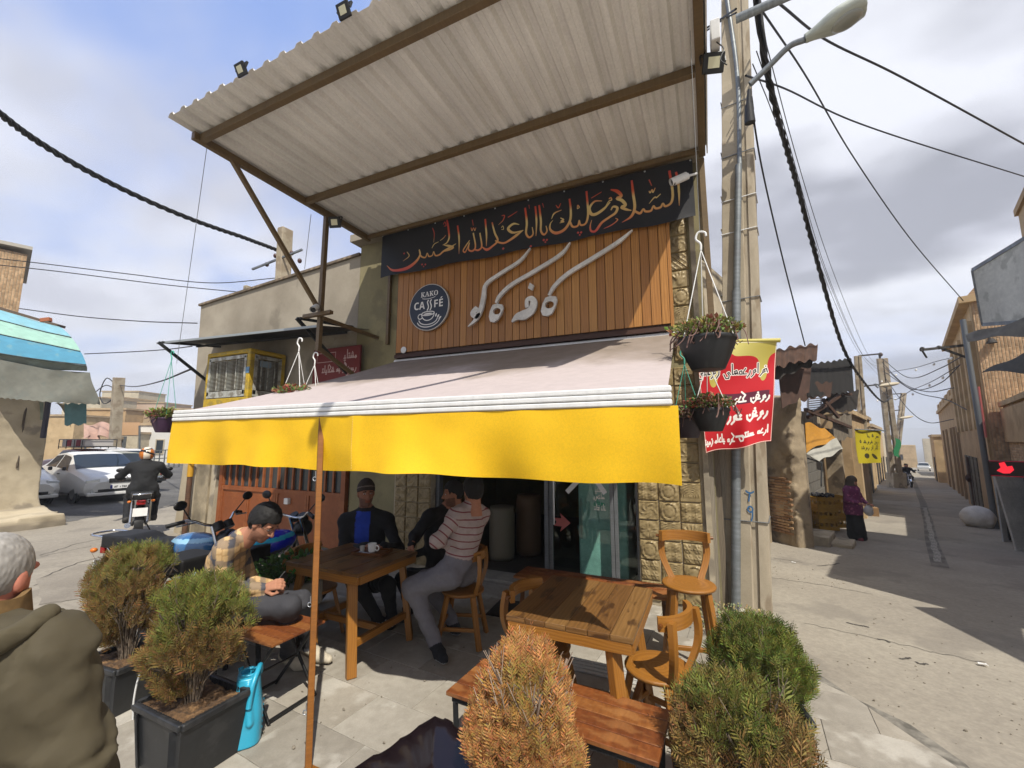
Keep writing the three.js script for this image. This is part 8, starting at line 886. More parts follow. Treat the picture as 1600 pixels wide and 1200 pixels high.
house('cream flat roofed house upper left on the slope', 90, 150, 622, 690, 52, mCream, { win: W3 }); house('cream house with three windows higher on the slope', 146, 186, 622, 690, 56, mCream, { win: W3 }); house('highest pale house on the slope behind the small pole', 150, 208, 612, 690, 64, mCream, { win: [[0.2, 0.85, 0.1, 0.09], [0.5, 0.85, 0.1, 0.09], [0.8, 0.85, 0.1, 0.09]] }); house('pink grey house on the slope near the purple pot', 196, 250, 630, 690, 58, mat('#b59f8c', { rough: 0.95 }), { win: W3 }); house('brown house below the purple pot', 236, 330, 640, 700, 50, mMud2, { win: W3 }); house('low house hidden at the end of the street', 60, 110, 650, 710, 36, mMud2, { d: 5 });
{ const t = thing('tarpaulin_stall', 'stall with crumpled pink tarpaulin hung from a tan wall', 'stall'); part(t, 'tarpaulin', sheet((u, v) => { const p = hp(lerp(131, 186, u), lerp(662 + 3 * Math.sin(u * 9), 686 - 6 * Math.sin(u * 15), v), 29 - 1.2 * v); p.addScaledVector(CAMF, 0.25 * Math.sin(u * 22) * v); return p; }, 26, 8, 0.02), mat('#b59384', { pat: 'fabric', amp: 0.25, m: 1.2, rough: 0.9 })); part(t, 'cloth_panel', sheet((u, v) => hp(lerp(186, 219, u), lerp(660, 680, v), 29.5), 6, 4, 0.02), mat('#b8946f', { rough: 0.9 })); part(t, 'stall_post', [cyl(hp(133, 690, 29), hp(133, 720, 29), 0.06), cyl(hp(218, 665, 29.4), hp(218, 722, 29.4), 0.06)], mShut); }
{ const rl = thing('street_railing', 'low metal railing behind the white saloon', 'railing'); const a = hp(226, 708, 24), b = hp(290, 704, 24), g = []; for (let i = 0; i <= 8; i++) { const p = a.clone().lerp(b, i / 8); part(rl, 'baluster', cyl([p.x, p.y - 0.9, p.z], [p.x, p.y + 0.1, p.z], 0.03, 0.03, 6), mShut); } part(rl, 'rail', bar(a.clone().add(V(0, 0.1, 0)), b.clone().add(V(0, 0.1, 0)), 0.05, 0.05), mShut); part(rl, 'rail', bar(a.clone().add(V(0, -0.35, 0)), b.clone().add(V(0, -0.35, 0)), 0.05, 0.05), mShut); }
for (const [l, u, v0, v1, D, w, du] of [['concrete pole rising behind the workshop parapet', 446, 358, 470, 12.3, 0.34, 2], ['short concrete pole stub behind the parapet', 387, 447, 475, 13.5, 0.2, 0], ['small leaning pole with wires in far street', 186, 590, 690, 26, 0.5, -4]]) { const a = dp(u, v0, D), b = dp(u + du, v1, D), t = thing('utility_pole', l, 'utility pole', [b.x, 0, b.z]); const top = a.clone().sub(t.position); part(t, 'shaft', bar([0, 0, 0], top, w, w * 0.7, 0.02, V(1, 0, 0)), mPole); if (u > 400) { part(t, 'insulator', [[-0.35, -0.55], [-0.7, -0.75], [0.35, -0.6], [0.7, -0.9]].map(([x, y]) => ball(0.06, [top.x + x, top.y + y - 0.2, top.z], [1, 1.2, 1], 10)), mat('#4a2a26', { rough: 0.3 })); part(t, 'cross_arm', bar([top.x - 1.2, top.y - 1.05, top.z + 0.1], [top.x + 0.9, top.y - 0.85, top.z + 0.1], 0.05, 0.05), mZinc); } if (u < 200) part(t, 'loose_wire', [tube([top.clone().add(V(0, -0.6, 0)), top.clone().add(V(-1, 0, 0.2)), top.clone().add(V(-1.6, -1, 0.2)), top.clone().add(V(-0.8, -1.6, 0.2)), top.clone().add(V(-0.2, -1.2, 0))], 0.03, 30, 5), tube([top.clone().add(V(0, -0.8, 0)), top.clone().add(V(-1.5, -0.4, 0)), top.clone().add(V(-3.2, -0.9, 0)), top.clone().add(V(-4.6, -1.0, 0))], 0.03, 20, 5)], mCable); }

// ================================================================ ALLEY
const AY = -18.2 * Math.PI / 180, al = (s, t, y = 0) => { const p = AD.clone().multiplyScalar(s).addScaledVector(AR, t); return V(p.x, terrain(p.x, p.z) + y, p.z); };
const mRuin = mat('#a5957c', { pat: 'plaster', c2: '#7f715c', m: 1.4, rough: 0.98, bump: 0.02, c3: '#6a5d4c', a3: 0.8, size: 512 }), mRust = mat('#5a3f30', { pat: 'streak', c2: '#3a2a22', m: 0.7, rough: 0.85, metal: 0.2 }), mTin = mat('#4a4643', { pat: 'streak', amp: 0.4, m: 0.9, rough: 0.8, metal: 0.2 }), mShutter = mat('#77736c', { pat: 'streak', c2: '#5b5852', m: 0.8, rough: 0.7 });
// a block in alley axes: local x = right, -z = down the alley
function block(name, label, cat, s0, s1, t0, t1, h, m, group) { const b = al(s0, (t0 + t1) / 2), lowest = Math.min(al(s1, (t0 + t1) / 2).y, b.y) - 0.3, g = thing(name, label, cat, [b.x, lowest, b.z], AY, group); g.userData.h = undefined; delete g.userData.h; const H = h + b.y - lowest; part(g, 'wall', box(t1 - t0, H, s1 - s0, [0, H / 2, -(s1 - s0) / 2]), m); return [g, H, b.y - lowest]; }
// --- left side: crumbling wall stub, patched roofs, shop recess
{
const a = og(1190, 842), b = og(1249, 856), t = thing('crumbling_wall', 'crumbling plaster and brick wall stub beside the concrete pole', 'wall', [b.x, b.y - 0.1, b.z], Math.atan2(-(b.z - a.z), b.x - a.x)); const W = a.distanceTo(b) + 0.5, Hh = 3.55; part(t, 'plaster', (() => { const g = surfaceNets([-W - 0.2, -0.2, -0.5], [0.15, Hh + 0.3, 0.2], 0.04, (x, y, z) => { const top = Hh - 0.25 + 0.3 * vnoise(x * 3, 2, 1); let d = Math.max(Math.abs(x + W / 2) - W / 2, Math.abs(z + 0.2) - 0.2, y - top, -y); const patchy = fbm3(x * 2.2 + 4, y * 2.2, 3, 4); return d + 0.07 * (patchy - 0.5) + (patchy > 0.58 && z > -0.1 ? 0.035 : 0) + 0.02 * (vnoise(x * 14, y * 14, z * 14) - 0.5); }); return uvBox(g); })(), mRuin);
const r = rng(91); const shared = [0, 1, 2].map((k) => box(0.2, 0.05, 0.09, [0, 0, 0], [0, 0, 0], 0.008)), mb = ['#9a7a5a', '#8a6a4c', '#a88a68'].map((c) => mat(c, { rough: 0.95 })); for (let k = 0; k < 60; k++) { const row = (k / 3) | 0, m = sh(new THREE.Mesh(shared[k % 3], mb[(r() * 3) | 0])); m.name = 'brick'; m.position.set(-0.2 - (k % 3) * 0.21 - (row % 2) * 0.1, 0.35 + row * 0.062, -0.035 + r() * 0.015); m.rotation.z = (r() - 0.5) * 0.06; t.add(m); }
}
{ // side wall behind the pole up to the stub
const [g] = block('plastered_side_wall', 'sunlit plastered wall between the pole and crumbling stub', 'wall', 7.2, 11.3, -3.6, -2.5, 3.0, mRuin);
}
function tin(name, label, pts, m, n = 14, th = 0.012) { const P = pts.map((q) => dp(...q)); return solo(name, label, 'roofing', sheet((u, v) => { const p = P[0].clone().lerp(P[1], u).lerp(P[3].clone().lerp(P[2], u), v); p.y += 0.03 * Math.sin(u * n * 6.28 / 4) + 0.06 * (vnoise(u * 6, v * 6, n) - 0.5); return p; }, 40, 8, th), m); }
tin('rusty_roof_sheet', 'stack of rusty corrugated sheets over the crumbling wall', [[1196, 548, 8.6], [1278, 538, 9.0], [1276, 560, 8.7], [1196, 578, 8.3]], mRust, 20); tin('rusty_roof_sheet', 'second rusty sheet lying under the corrugated stack', [[1196, 575, 8.5], [1272, 556, 8.9], [1268, 572, 8.8], [1200, 596, 8.5]], mTin, 12); tin('brown_tarpaulin', 'brown tarpaulin hanging below the rusty sheets', [[1216, 578, 8.9], [1268, 566, 9.4], [1264, 612, 9.2], [1222, 640, 8.8]], mat('#5f463c', { pat: 'fabric', amp: 0.3, m: 0.8, rough: 0.9 }), 6); tin('black_roof', 'black ragged sheet roof over the shop recess', [[1258, 570, 11], [1330, 560, 14], [1334, 612, 13.4], [1262, 620, 10.6]], mat('#201d1b', { pat: 'streak', amp: 0.5, m: 0.6, rough: 0.9 }), 30); tin('torn_roof_felt', 'torn felt and battens hanging under the black roof', [[1296, 616, 12.6], [1342, 610, 15], [1338, 640, 14.6], [1270, 650, 11.8]], mat('#3a322b', { pat: 'rough', amp: 0.5, m: 0.4, rough: 1 }), 18);
{ const b = thing('roof_props', 'timber battens propping the black sheet roof', 'timber'); for (const [a, c] of [[[1262, 652, 11.5], [1312, 618, 12.5]], [[1286, 624, 12], [1310, 652, 12.2]], [[1266, 612, 11.4], [1330, 616, 13.8]], [[1258, 640, 11.2], [1330, 668, 14]]]) part(b, 'batten', bar(dp(...a), dp(...c), 0.07, 0.09), mRust); const v = solo('white_vent_grille', 'white slatted vent grille under the black roof', 'grille', [...[0, 1, 2, 3, 4, 5, 6, 7].map((k) => bar(dp(1262, 624 + k * 3.4, 12.2), dp(1282, 622 + k * 3.4, 12.4), 0.02, 0.035)), bar(dp(1262, 622, 12.2), dp(1262, 650, 12.2), 0.03, 0.04), bar(dp(1283, 620, 12.4), dp(1283, 649, 12.4), 0.03, 0.04)], mWhite); }
{ // recessed shop front along the left wall
const [g, H, y0] = block('alley_shop', 'narrow alley shop with grey boarded shutter and dark recess', 'building', 11.6, 19.0, -4.2, -2.35, 3.2, mRuin); const L = (s, t, y) => [t + 3.275, y0 + y, -(s - 11.6)];
part(g, 'pier', box(0.5, 3.0, 0.5, L(12.0, -2.1, 1.2)), mRuin); part(g, 'pier', box(0.45, 3.0, 0.4, L(18.6, -2.0, 1.2)), mRuin); part(g, 'recess_shade_panel', box(0.05, 2.3, 1.9, L(13.5, -2.33, 1.0)), mRust); for (let k = 0; k < 7; k++) part(g, 'shutter_plank', box(0.05, 0.28, 2.9, L(16.3, -2.28 + (k % 2) * 0.012, 0.35 + k * 0.29), [0, 0, 0], 0.008), mShutter); part(g, 'lintel', box(0.3, 0.2, 6.8, L(15.2, -2.2, 2.62)), mRust);  // brown panel on the solid wall stands in for the shaded recess opening
const st = thing('stone_doorstep', 'worn grey stone step before the alley shop', 'step', al(12.3, -1.85).toArray(), AY); part(st, 'tread', box(0.7, 0.28, 1.0, [0, 0.1, 0], [0, 0, 0], 0.03), mPale); part(st, 'tread', box(0.45, 0.14, 0.8, [0.5, 0.03, -0.1], [0, 0, 0], 0.03), mPale);
const aw = thing('yellow_shop_awning', 'torn yellow and white shop awning over the crates', 'awning'); part(aw, 'yellow_cloth', sheet((u, v) => { const P = [[1258, 661, 11.4], [1288, 668, 11.8], [1306, 684, 11.2], [1260, 708, 10.9]].map((q) => dp(...q)); const p = P[0].clone().lerp(P[1], u).lerp(P[3].clone().lerp(P[2], u), v); p.y += 0.05 * Math.sin(u * 6); return p; }, 14, 10, 0.008), mat('#b07a16', { pat: 'fabric', amp: 0.25, m: 0.6, rough: 0.8 })); part(aw, 'white_skirt', sheet((u, v) => { const P = [[1260, 709, 10.9], [1307, 685, 11.2], [1317, 702, 11.1], [1280, 721, 10.8]].map((q) => dp(...q)); const p = P[0].clone().lerp(P[1], u).lerp(P[3].clone().lerp(P[2], u), v); p.y += 0.03 * Math.sin(u * 9); return p; }, 14, 8, 0.008), mat('#b5b3a8', { pat: 'fabric', amp: 0.2, m: 0.6, rough: 0.8 })); part(aw, 'arm', [cyl(dp(1262, 716, 11.3), dp(1282, 722, 10.9), 0.02), cyl(dp(1284, 722, 10.9), dp(1283, 760, 11), 0.015)], mZinc);
}
{ // crates: each its own thing
const mCr = mat('#b5890e', { pat: 'blotch', amp: 0.15, m: 0.5, rough: 0.6 }), base = og(1292, 832); const crate = thing('yellow_crate', 'yellow plastic crate at the bottom of the street side stack', 'crate', [0, 0, 0], 0, 'stacked yellow crates'); const w = 0.52, h = 0.29, d = 0.36; const side = (len) => { const hs = []; for (let k = 0; k < 4; k++) { const x = -len / 2 + len * (k + 0.5) / 4, e = len * 0.075; hs.push([[x - e, -0.04], [x + e, -0.04], [x + e, 0.05], [x - e, 0.05]]); } return ext([[-len / 2, -h / 2], [len / 2, -h / 2], [len / 2, h / 2], [-len / 2, h / 2]], 0.014, [0, 0, 0], [0, 0, 0], 0, hs); };
part(crate, 'side', side(w).translate(0, h / 2, d / 2 - 0.014), mCr); part(crate, 'side', side(w).translate(0, h / 2, -d / 2), mCr); for (const m of [1, -1]) part(crate, 'side', side(d - 0.03).rotateY(Math.PI / 2).translate(m * (w / 2 - 0.007) - 0.007, h / 2, 0), mCr); part(crate, 'base', box(w - 0.03, 0.015, d - 0.03, [0, 0.01, 0]), mCr); part(crate, 'rim', [box(w + 0.02, 0.025, 0.02, [0, h - 0.012, d / 2 + 0.004]), box(w + 0.02, 0.025, 0.02, [0, h - 0.012, -d / 2 - 0.004]), box(0.02, 0.025, d - 0.01, [w / 2 + 0.004, h - 0.012, 0]), box(0.02, 0.025, d - 0.01, [-w / 2 - 0.004, h - 0.012, 0])], mCr);
const names = ['bottom', 'middle', 'top']; const put = (o, i, col) => { const q = base.clone().addScaledVector(CAMR, col * 0.5 + 0.05).addScaledVector(CAMF, col * 0.35 + 0.1); o.position.set(q.x, al(14.2, -2).y + 0.05 + i * (h + 0.004) - 0.02, q.z); o.rotation.y = yawTo(CAMF.clone().negate()) - 0.1; }; for (let col = 0; col < 2; col++) for (let i = 0; i < 3; i++) { const o = col + i ? copyOf(crate, [0, 0, 0], 0) : crate; put(o, i, col); o.userData.label = `yellow plastic crate, ${names[i]} of the ${col ? 'stack behind the woman in plum' : 'stack beside the stone doorstep'}`; o.userData.group = 'stacked yellow crates'; }
const q = base.clone().addScaledVector(CAMR, 0.1).addScaledVector(CAMF, 0.15), r = rng(5), bl = []; for (let k = 0; k < 60; k++) bl.push(ball(0.035, [q.x + (r() - 0.5) * 0.5, al(14.2, -2).y + 0.93 + 0.06 * r(), q.z + (r() - 0.5) * 0.34], [1, 0.9, 1.2], 6)); const sf = solo('produce_heap', 'heap of dark produce in the top yellow crate', 'produce', bl, mat('#25242a', { rough: 0.5 })); sf.userData.kind = 'stuff'; const sk = solo('white_sack', 'white sack behind the yellow crates', 'sack', surfaceNets([-0.35, -0.05, -0.3], [0.35, 0.45, 0.3], 0.03, (x, y, z) => ellD(x, y, z, [0, 0.18, 0], [0.26, 0.2, 0.2]) + 0.05 * (vnoise(x * 8, y * 8, z * 8) - 0.5)), mat('#b9b2a8', { rough: 0.9 })); sk.position.copy(base.clone().addScaledVector(CAMF, 0.9).addScaledVector(CAMR, -0.1).setY(al(15, -2).y + 0.75)); const tb = solo('display_stand', 'rough timber stand under the white sack', 'stand', [box(0.9, 0.05, 0.5, [0, 0.7, 0]), ...[-1, 1].map((i) => [-1, 1].map((j) => box(0.05, 0.7, 0.05, [i * 0.4, 0.34, j * 0.2]))).flat()], mRust); tb.position.copy(sk.position).setY(al(15, -2).y - 0.02);
}
{ // wall with the yellow poster, further houses on the left
const [g] = block('shaded_mud_house', 'shaded mud plaster house carrying the yellow poster', 'building', 19.3, 26, -5.0, -1.55, 3.6, mMud); for (let k = 0; k < 4; k++) part(g, 'doorway_board', box(0.05, 2.1, 0.3, [1.76, 1.3, -1.0 - k * 0.34], [0, 0, 0.02], 0.01), mTin); part(g, 'pilaster', box(0.3, 3.5, 0.5, [1.78, 1.9, -0.3]), mMud2); part(g, 'coping', box(3.7, 0.15, 6.9, [0, 4.2, -3.4]), mMud2);
const [g2] = block('sunlit_mud_house', 'sunlit sand coloured mud house behind the second pole', 'building', 28, 37, -8, -1.9, 4.4, mMud2); part(g2, 'cornice', box(6.3, 0.2, 9.2, [0, 4.9, -4.5]), mSand); part(g2, 'window', box(1.0, 1.2, 0.08, [1.6, 3.0, 0.03]), mTin); part(g2, 'door', box(0.08, 2.1, 1.2, [3.05, 1.5, -5.5]), mTin); const [g3] = block('far_alley_house', 'pale house with doorways on the left far down alley', 'building', 44, 60, -9, -2.2, 4.6, mMud2); for (const z of [-2, -5, -9, -13]) part(g3, 'doorway', box(0.08, 2.2, 1.1, [3.42, 1.5, z]), mTin); part(g3, 'cornice', box(7, 0.25, 16.3, [0, 5.4, -8]), mSand); const [g4] = block('distant_alley_house', 'pale distant house closing the alley on the left', 'building', 66, 90, -10, -2.4, 5, mCream); for (const z of [-3, -9, -15]) part(g4, 'doorway', box(0.08, 2.2, 1.3, [3.84, 2.0, z]), mTin);
const yt = canvasTex(384, 512, (c) => { c.fillStyle = '#b5a51c'; c.fillRect(0, 0, 384, 512); c.strokeStyle = c.fillStyle = '#2a2a1c'; ['سر ۵ با', 'روز فروش ۵', 'کار از روغن'].forEach((s, i) => fa(c, s, 340, 110 + i * 92, 62, 9)); c.fillStyle = '#3a3418'; c.beginPath(); c.ellipse(130, 400, 36, 40, 0, 0, 7); c.fill(); c.save(); c.translate(270, 410); c.rotate(0.6); c.beginPath(); c.ellipse(0, 0, 70, 26, 0, 0, 7); c.fill(); c.restore(); }); const P = [[1336, 671, 13.6], [1376, 673, 13.9], [1378, 723, 13.9], [1342, 724, 13.6]].map((q) => dp(...q)); const yp = thing('yellow_poster', 'yellow printed poster hung beside the shaded mud house', 'poster'); part(yp, 'vinyl', sheet((u, v) => { const p = P[0].clone().lerp(P[1], u).lerp(P[3].clone().lerp(P[2], u), v); p.addScaledVector(CAMF, 0.04 * Math.sin(u * 6 + v * 3)); return p; }, 12, 12, 0.004, (u, v) => [u, 1 - v]), new THREE.MeshStandardMaterial({ map: yt, roughness: 0.6, side: THREE.DoubleSide })); part(yp, 'rod', cyl(P[0], P[1].clone().add(V(0.12, 0, 0)), 0.02, 0.02, 8), mZinc);
}
// --- poles in the alley
function alleyPole(label, u, vTop, base, w, o = {}) { const t = thing('utility_pole', label, 'utility pole', base); const D = base.clone().sub(eyeP).dot(fwdV), top = dp(u, vTop, D).sub(base), dx = V(1, 0, 0); const H = top.y; for (const m of [1, -1]) part(t, 'leg', bar([m * w * 0.3, 0, 0], [top.x + m * w * 0.2, H, top.z], w * 0.34, w * 0.5, 0.02, V(0, 0, 1)), mPole); for (let k = 0; k < 9; k++) part(t, 'web', box(w * 0.6, H / 28, w * 0.4, [top.x * k / 9, H * (k + 0.5) / 9, top.z * k / 9]), mPole); if (o.pedestal) part(t, 'pedestal', box(w * 1.15, 1.1, w * 1.0, [0, 0.5, 0], [0, 0.3, 0], 0.04), mPale); if (o.frame) { const f = o.frame.map(([a, b]) => dp(a, b, D).sub(base)); part(t, 'bracket_frame', f.map((p, i) => bar(p, f[(i + 1) % f.length], 0.12, 0.1)), mTin); } if (o.lamp) { const q = o.lamp.map(([a, b]) => dp(a, b, D - 0.6).sub(base)); part(t, 'lamp_arm', tube(q.slice(0, 3), 0.05, 14, 6), mZinc); part(t, 'lamp_head', place(fin(new THREE.SphereGeometry(1, 14, 10)), q[3].toArray(), [0, 0.4, 0.15], [0.75, 0.14, 0.22]), mCream); } if (o.ins) part(t, 'insulator', o.ins.map(([a, b]) => ball(0.13, dp(a, b, D).sub(base).toArray(), [1, 1.2, 1], 8)), mat('#3a2a28', { rough: 0.4 })); return t; }
alleyPole('near slender alley pole above the yellow poster', 1340, 556, al(26.5, -1.75), 0.36, {}); alleyPole('laddered concrete alley pole on a pedestal', 1378, 560, og(1402, 762), 0.75, { pedestal: true, frame: [[1342, 556], [1374, 553], [1380, 600], [1346, 604]], lamp: [[1386, 606], [1366, 600], [1372, 606], [1389, 601]], ins: [[1376, 554], [1377, 566], [1379, 578], [1382, 592]] }); alleyPole('third alley pole with square bracket and lamp', 1412, 614, al(62, -1.7), 0.6, { frame: [[1392, 616], [1408, 615], [1411, 640], [1394, 642]], lamp: [[1410, 656], [1402, 654], [1410, 656], [1416, 652]] });
{ const t = solo('green_flag', 'green cloth hanging on the laddered alley pole', 'flag', sheet((u, v) => dp(1398 + u * 8 + 2 * Math.sin(v * 6), 684 + v * 28 + u * 3, 29.5), 6, 10, 0.02), mat('#1f7a4a', { rough: 0.85 })); }
// --- string lights and crossing wires
const wires = [[[1378, 566, 29], [1410, 598, 24], [1450, 612, 19], [1490, 606, 15.5]], [[1380, 572, 29], [1420, 606, 24], [1470, 598, 18], [1500, 570, 15.5]], [[1380, 580, 29], [1430, 612, 23], [1480, 625, 18], [1510, 640, 16]], [[1378, 560, 29], [1420, 590, 23], [1470, 575, 18], [1504, 556, 15.5]], [[1384, 592, 29], [1420, 640, 25], [1450, 660, 22], [1490, 655, 19]]]; wires.forEach((q, i) => cable(['lowest sagging wire across the alley', 'wire rising to the bracket on the gabled building', 'wire running into the gabled building wall', 'upper wire to the bracket end', 'slack far wire over the long pilastered wall'][i], q.map((p) => dp(...p)), 0.02));
{ const q = [[1380, 585, 28], [1400, 580, 26], [1432, 574, 22], [1462, 565, 19], [1490, 558, 16.5]].map((p) => dp(...p)); const s = thing('string_lights', 'strings of white bulbs strung across the alley', 'string lights'); part(s, 'cord', tube(q, 0.015, 40, 5), mCable); const s2 = [[1376, 610, 28], [1398, 624, 25], [1424, 610, 22], [1452, 598, 19], [1474, 586, 17], [1500, 570, 16]].map((p) => dp(...p)); part(s, 'cord', tube(s2, 0.015, 40, 5), mCable); for (const [u, v, D] of [[1400, 586, 26], [1431, 578, 22], [1459, 569, 19], [1487, 560, 16.5], [1399, 624, 25], [1426, 616, 22], [1452, 602, 19], [1473, 590, 17], [1378, 596, 28], [1371, 626, 28]]) part(s, 'bulb', ball(0.05, dp(u, v, D).toArray(), [1, 1.3, 1], 10), mat('#f2f1ea', { rough: 0.25 })); }
// --- right side
{
const [g, H, y0] = block('long_pilastered_wall', 'long sunlit wall with slender pilasters down the right of alley', 'wall', 31, 52, 1.95, 6, 6.0, mMud); for (const z of [-2.5, -5, -7.5, -12, -16]) part(g, 'pilaster', box(0.12, H - 2.2, 0.35, [-2.07, (H - 2.2) / 2, z]), mat('#8f7a5c', { rough: 0.95 })); part(g, 'cornice', box(4.3, 0.22, 21.2, [0, H - 0.6, -10.5]), mMud2); part(g, 'parapet_panel', [0, 1, 2, 3, 4, 5].map((k) => box(0.08, 0.5, 1.6, [-2.05, H - 0.28, -2 - k * 3.4])), mMud2); const [g2] = block('lower_right_house', 'lower sand house beyond the long pilastered wall', 'building', 54, 64, 1.5, 7, 4.2, mMud2); part(g2, 'cornice', box(5.7, 0.2, 10.2, [0, 4.75, -5]), mSand); part(g2, 'doorway', box(0.08, 2.3, 1.3, [-2.77, 1.6, -3]), mTin); const [g3] = block('distant_right_house', 'distant pale house on the right of alley end', 'building', 72, 92, 3.5, 10, 4.5, mCream); part(g3, 'doorway', box(0.1, 2.3, 2, [-3.27, 2, -4]), mTin);
// two storey gabled brick building
const [b, BH, by] = block('gabled_brick_building', 'two storey brick building with tall pilasters and pale cornice', 'building', 20.3, 30.6, 1.85, 7.5, 7.3, mMud2); const xw = -2.825; part(b, 'brick_end', box(5.6, BH - 0.1, 0.05, [0, BH / 2, 0.027]), mBrick); for (let k = 0; k < 6; k++) part(b, 'pilaster', box(0.16, 3.6, 0.42, [xw - 0.07, BH - 2.4, -0.5 - k * 1.85], [0, 0, 0], 0.02), mMud2); for (let k = 0; k < 5; k++) { const w = new THREE.Group(); w.name = 'window'; b.add(w); part(w, 'pane', box(0.05, 2.5, 0.85, [xw - 0.02, BH - 2.3, -1.42 - k * 1.85]), mCarGlass); part(w, 'frame', [box(0.07, 0.08, 1.0, [xw - 0.03, BH - 1.0, -1.42 - k * 1.85]), box(0.07, 0.08, 1.0, [xw - 0.03, BH - 3.6, -1.42 - k * 1.85]), box(0.06, 2.5, 0.06, [xw - 0.05, BH - 2.3, -1.42 - k * 1.85])], mSand); } part(b, 'lower_plaster', box(0.06, 4.0, 10.2, [xw - 0.032, by + 1.7, -5.15]), mMud); for (let k = 0; k < 4; k++) part(b, 'metal_door', box(0.06, 2.2, 0.9, [xw - 0.07, by + 0.95, -4.2 - k * 1.3]), mat('#6f6a5c', { pat: 'streak', amp: 0.3, m: 0.6, rough: 0.8 })); part(b, 'cornice', box(5.95, 0.22, 10.6, [-0.12, BH + 0.05, -5.1]), mMud2); part(b, 'gable', ext([[-2.9, 0], [2.9, 0], [0.6, 1.3], [-2.2, 0.9]], 0.3, [0, BH + 0.16, -0.3]), mBrick); part(b, 'downpipe', [cyl([xw - 0.16, by - 0.4, 0.1], [xw - 0.22, BH - 0.6, 0.05], 0.075, 0.075, 12)], mat('#5f6468', { rough: 0.5, metal: 0.3 }));  part(b, 'pink_sign', box(0.03, 1.6, 0.3, [xw - 0.12, by + 3.6, 0.4]), mat('#b0564f', { rough: 0.7 }));
// bracket with lamps
const br = thing('wall_bracket_arm', 'dark steel bracket arm reaching over the alley from the gable', 'bracket'); part(br, 'arm', [bar(dp(1438, 547, 14.5), dp(1530, 537, 14.2), 0.08, 0.08), bar(dp(1472, 545, 14.4), dp(1532, 566, 14.2), 0.06, 0.06)], mTin); part(br, 'lamp_socket', [cyl(dp(1441, 548, 14.5), dp(1448, 559, 14.5), 0.03), ball(0.07, dp(1441, 545, 14.5).toArray(), [1, 1, 1], 8), ball(0.07, dp(1467, 543, 14.4).toArray(), [1, 1, 1], 8)], mTin);
// nearer low shop
const [s, SH, sy] = block('low_brick_shop', 'low brick shop with rolling shutter on the right of alley', 'building', 13.6, 20.1, 2.2, 7.5, 3.5, mBrick); part(s, 'plaster_band', box(0.08, 1.0, 6.3, [-2.69, sy + 2.9, -3.2]), mMud); part(s, 'coping', box(5.5, 0.14, 6.7, [0, SH + 0.05, -3.2]), mMud2); for (let k = 0; k < 16; k++) part(s, 'shutter_slat', box(0.04, 0.13, 1.9, [-2.68, sy + 0.15 + k * 0.14, -2.2], [0, 0, 0.15], 0.01), mShutter); part(s, 'jamb', box(0.14, 2.4, 0.25, [-2.7, sy + 1.1, -3.35]), mMud); part(s, 'jamb', box(0.14, 2.4, 0.25, [-2.7, sy + 1.1, -1.05]), mMud);
}
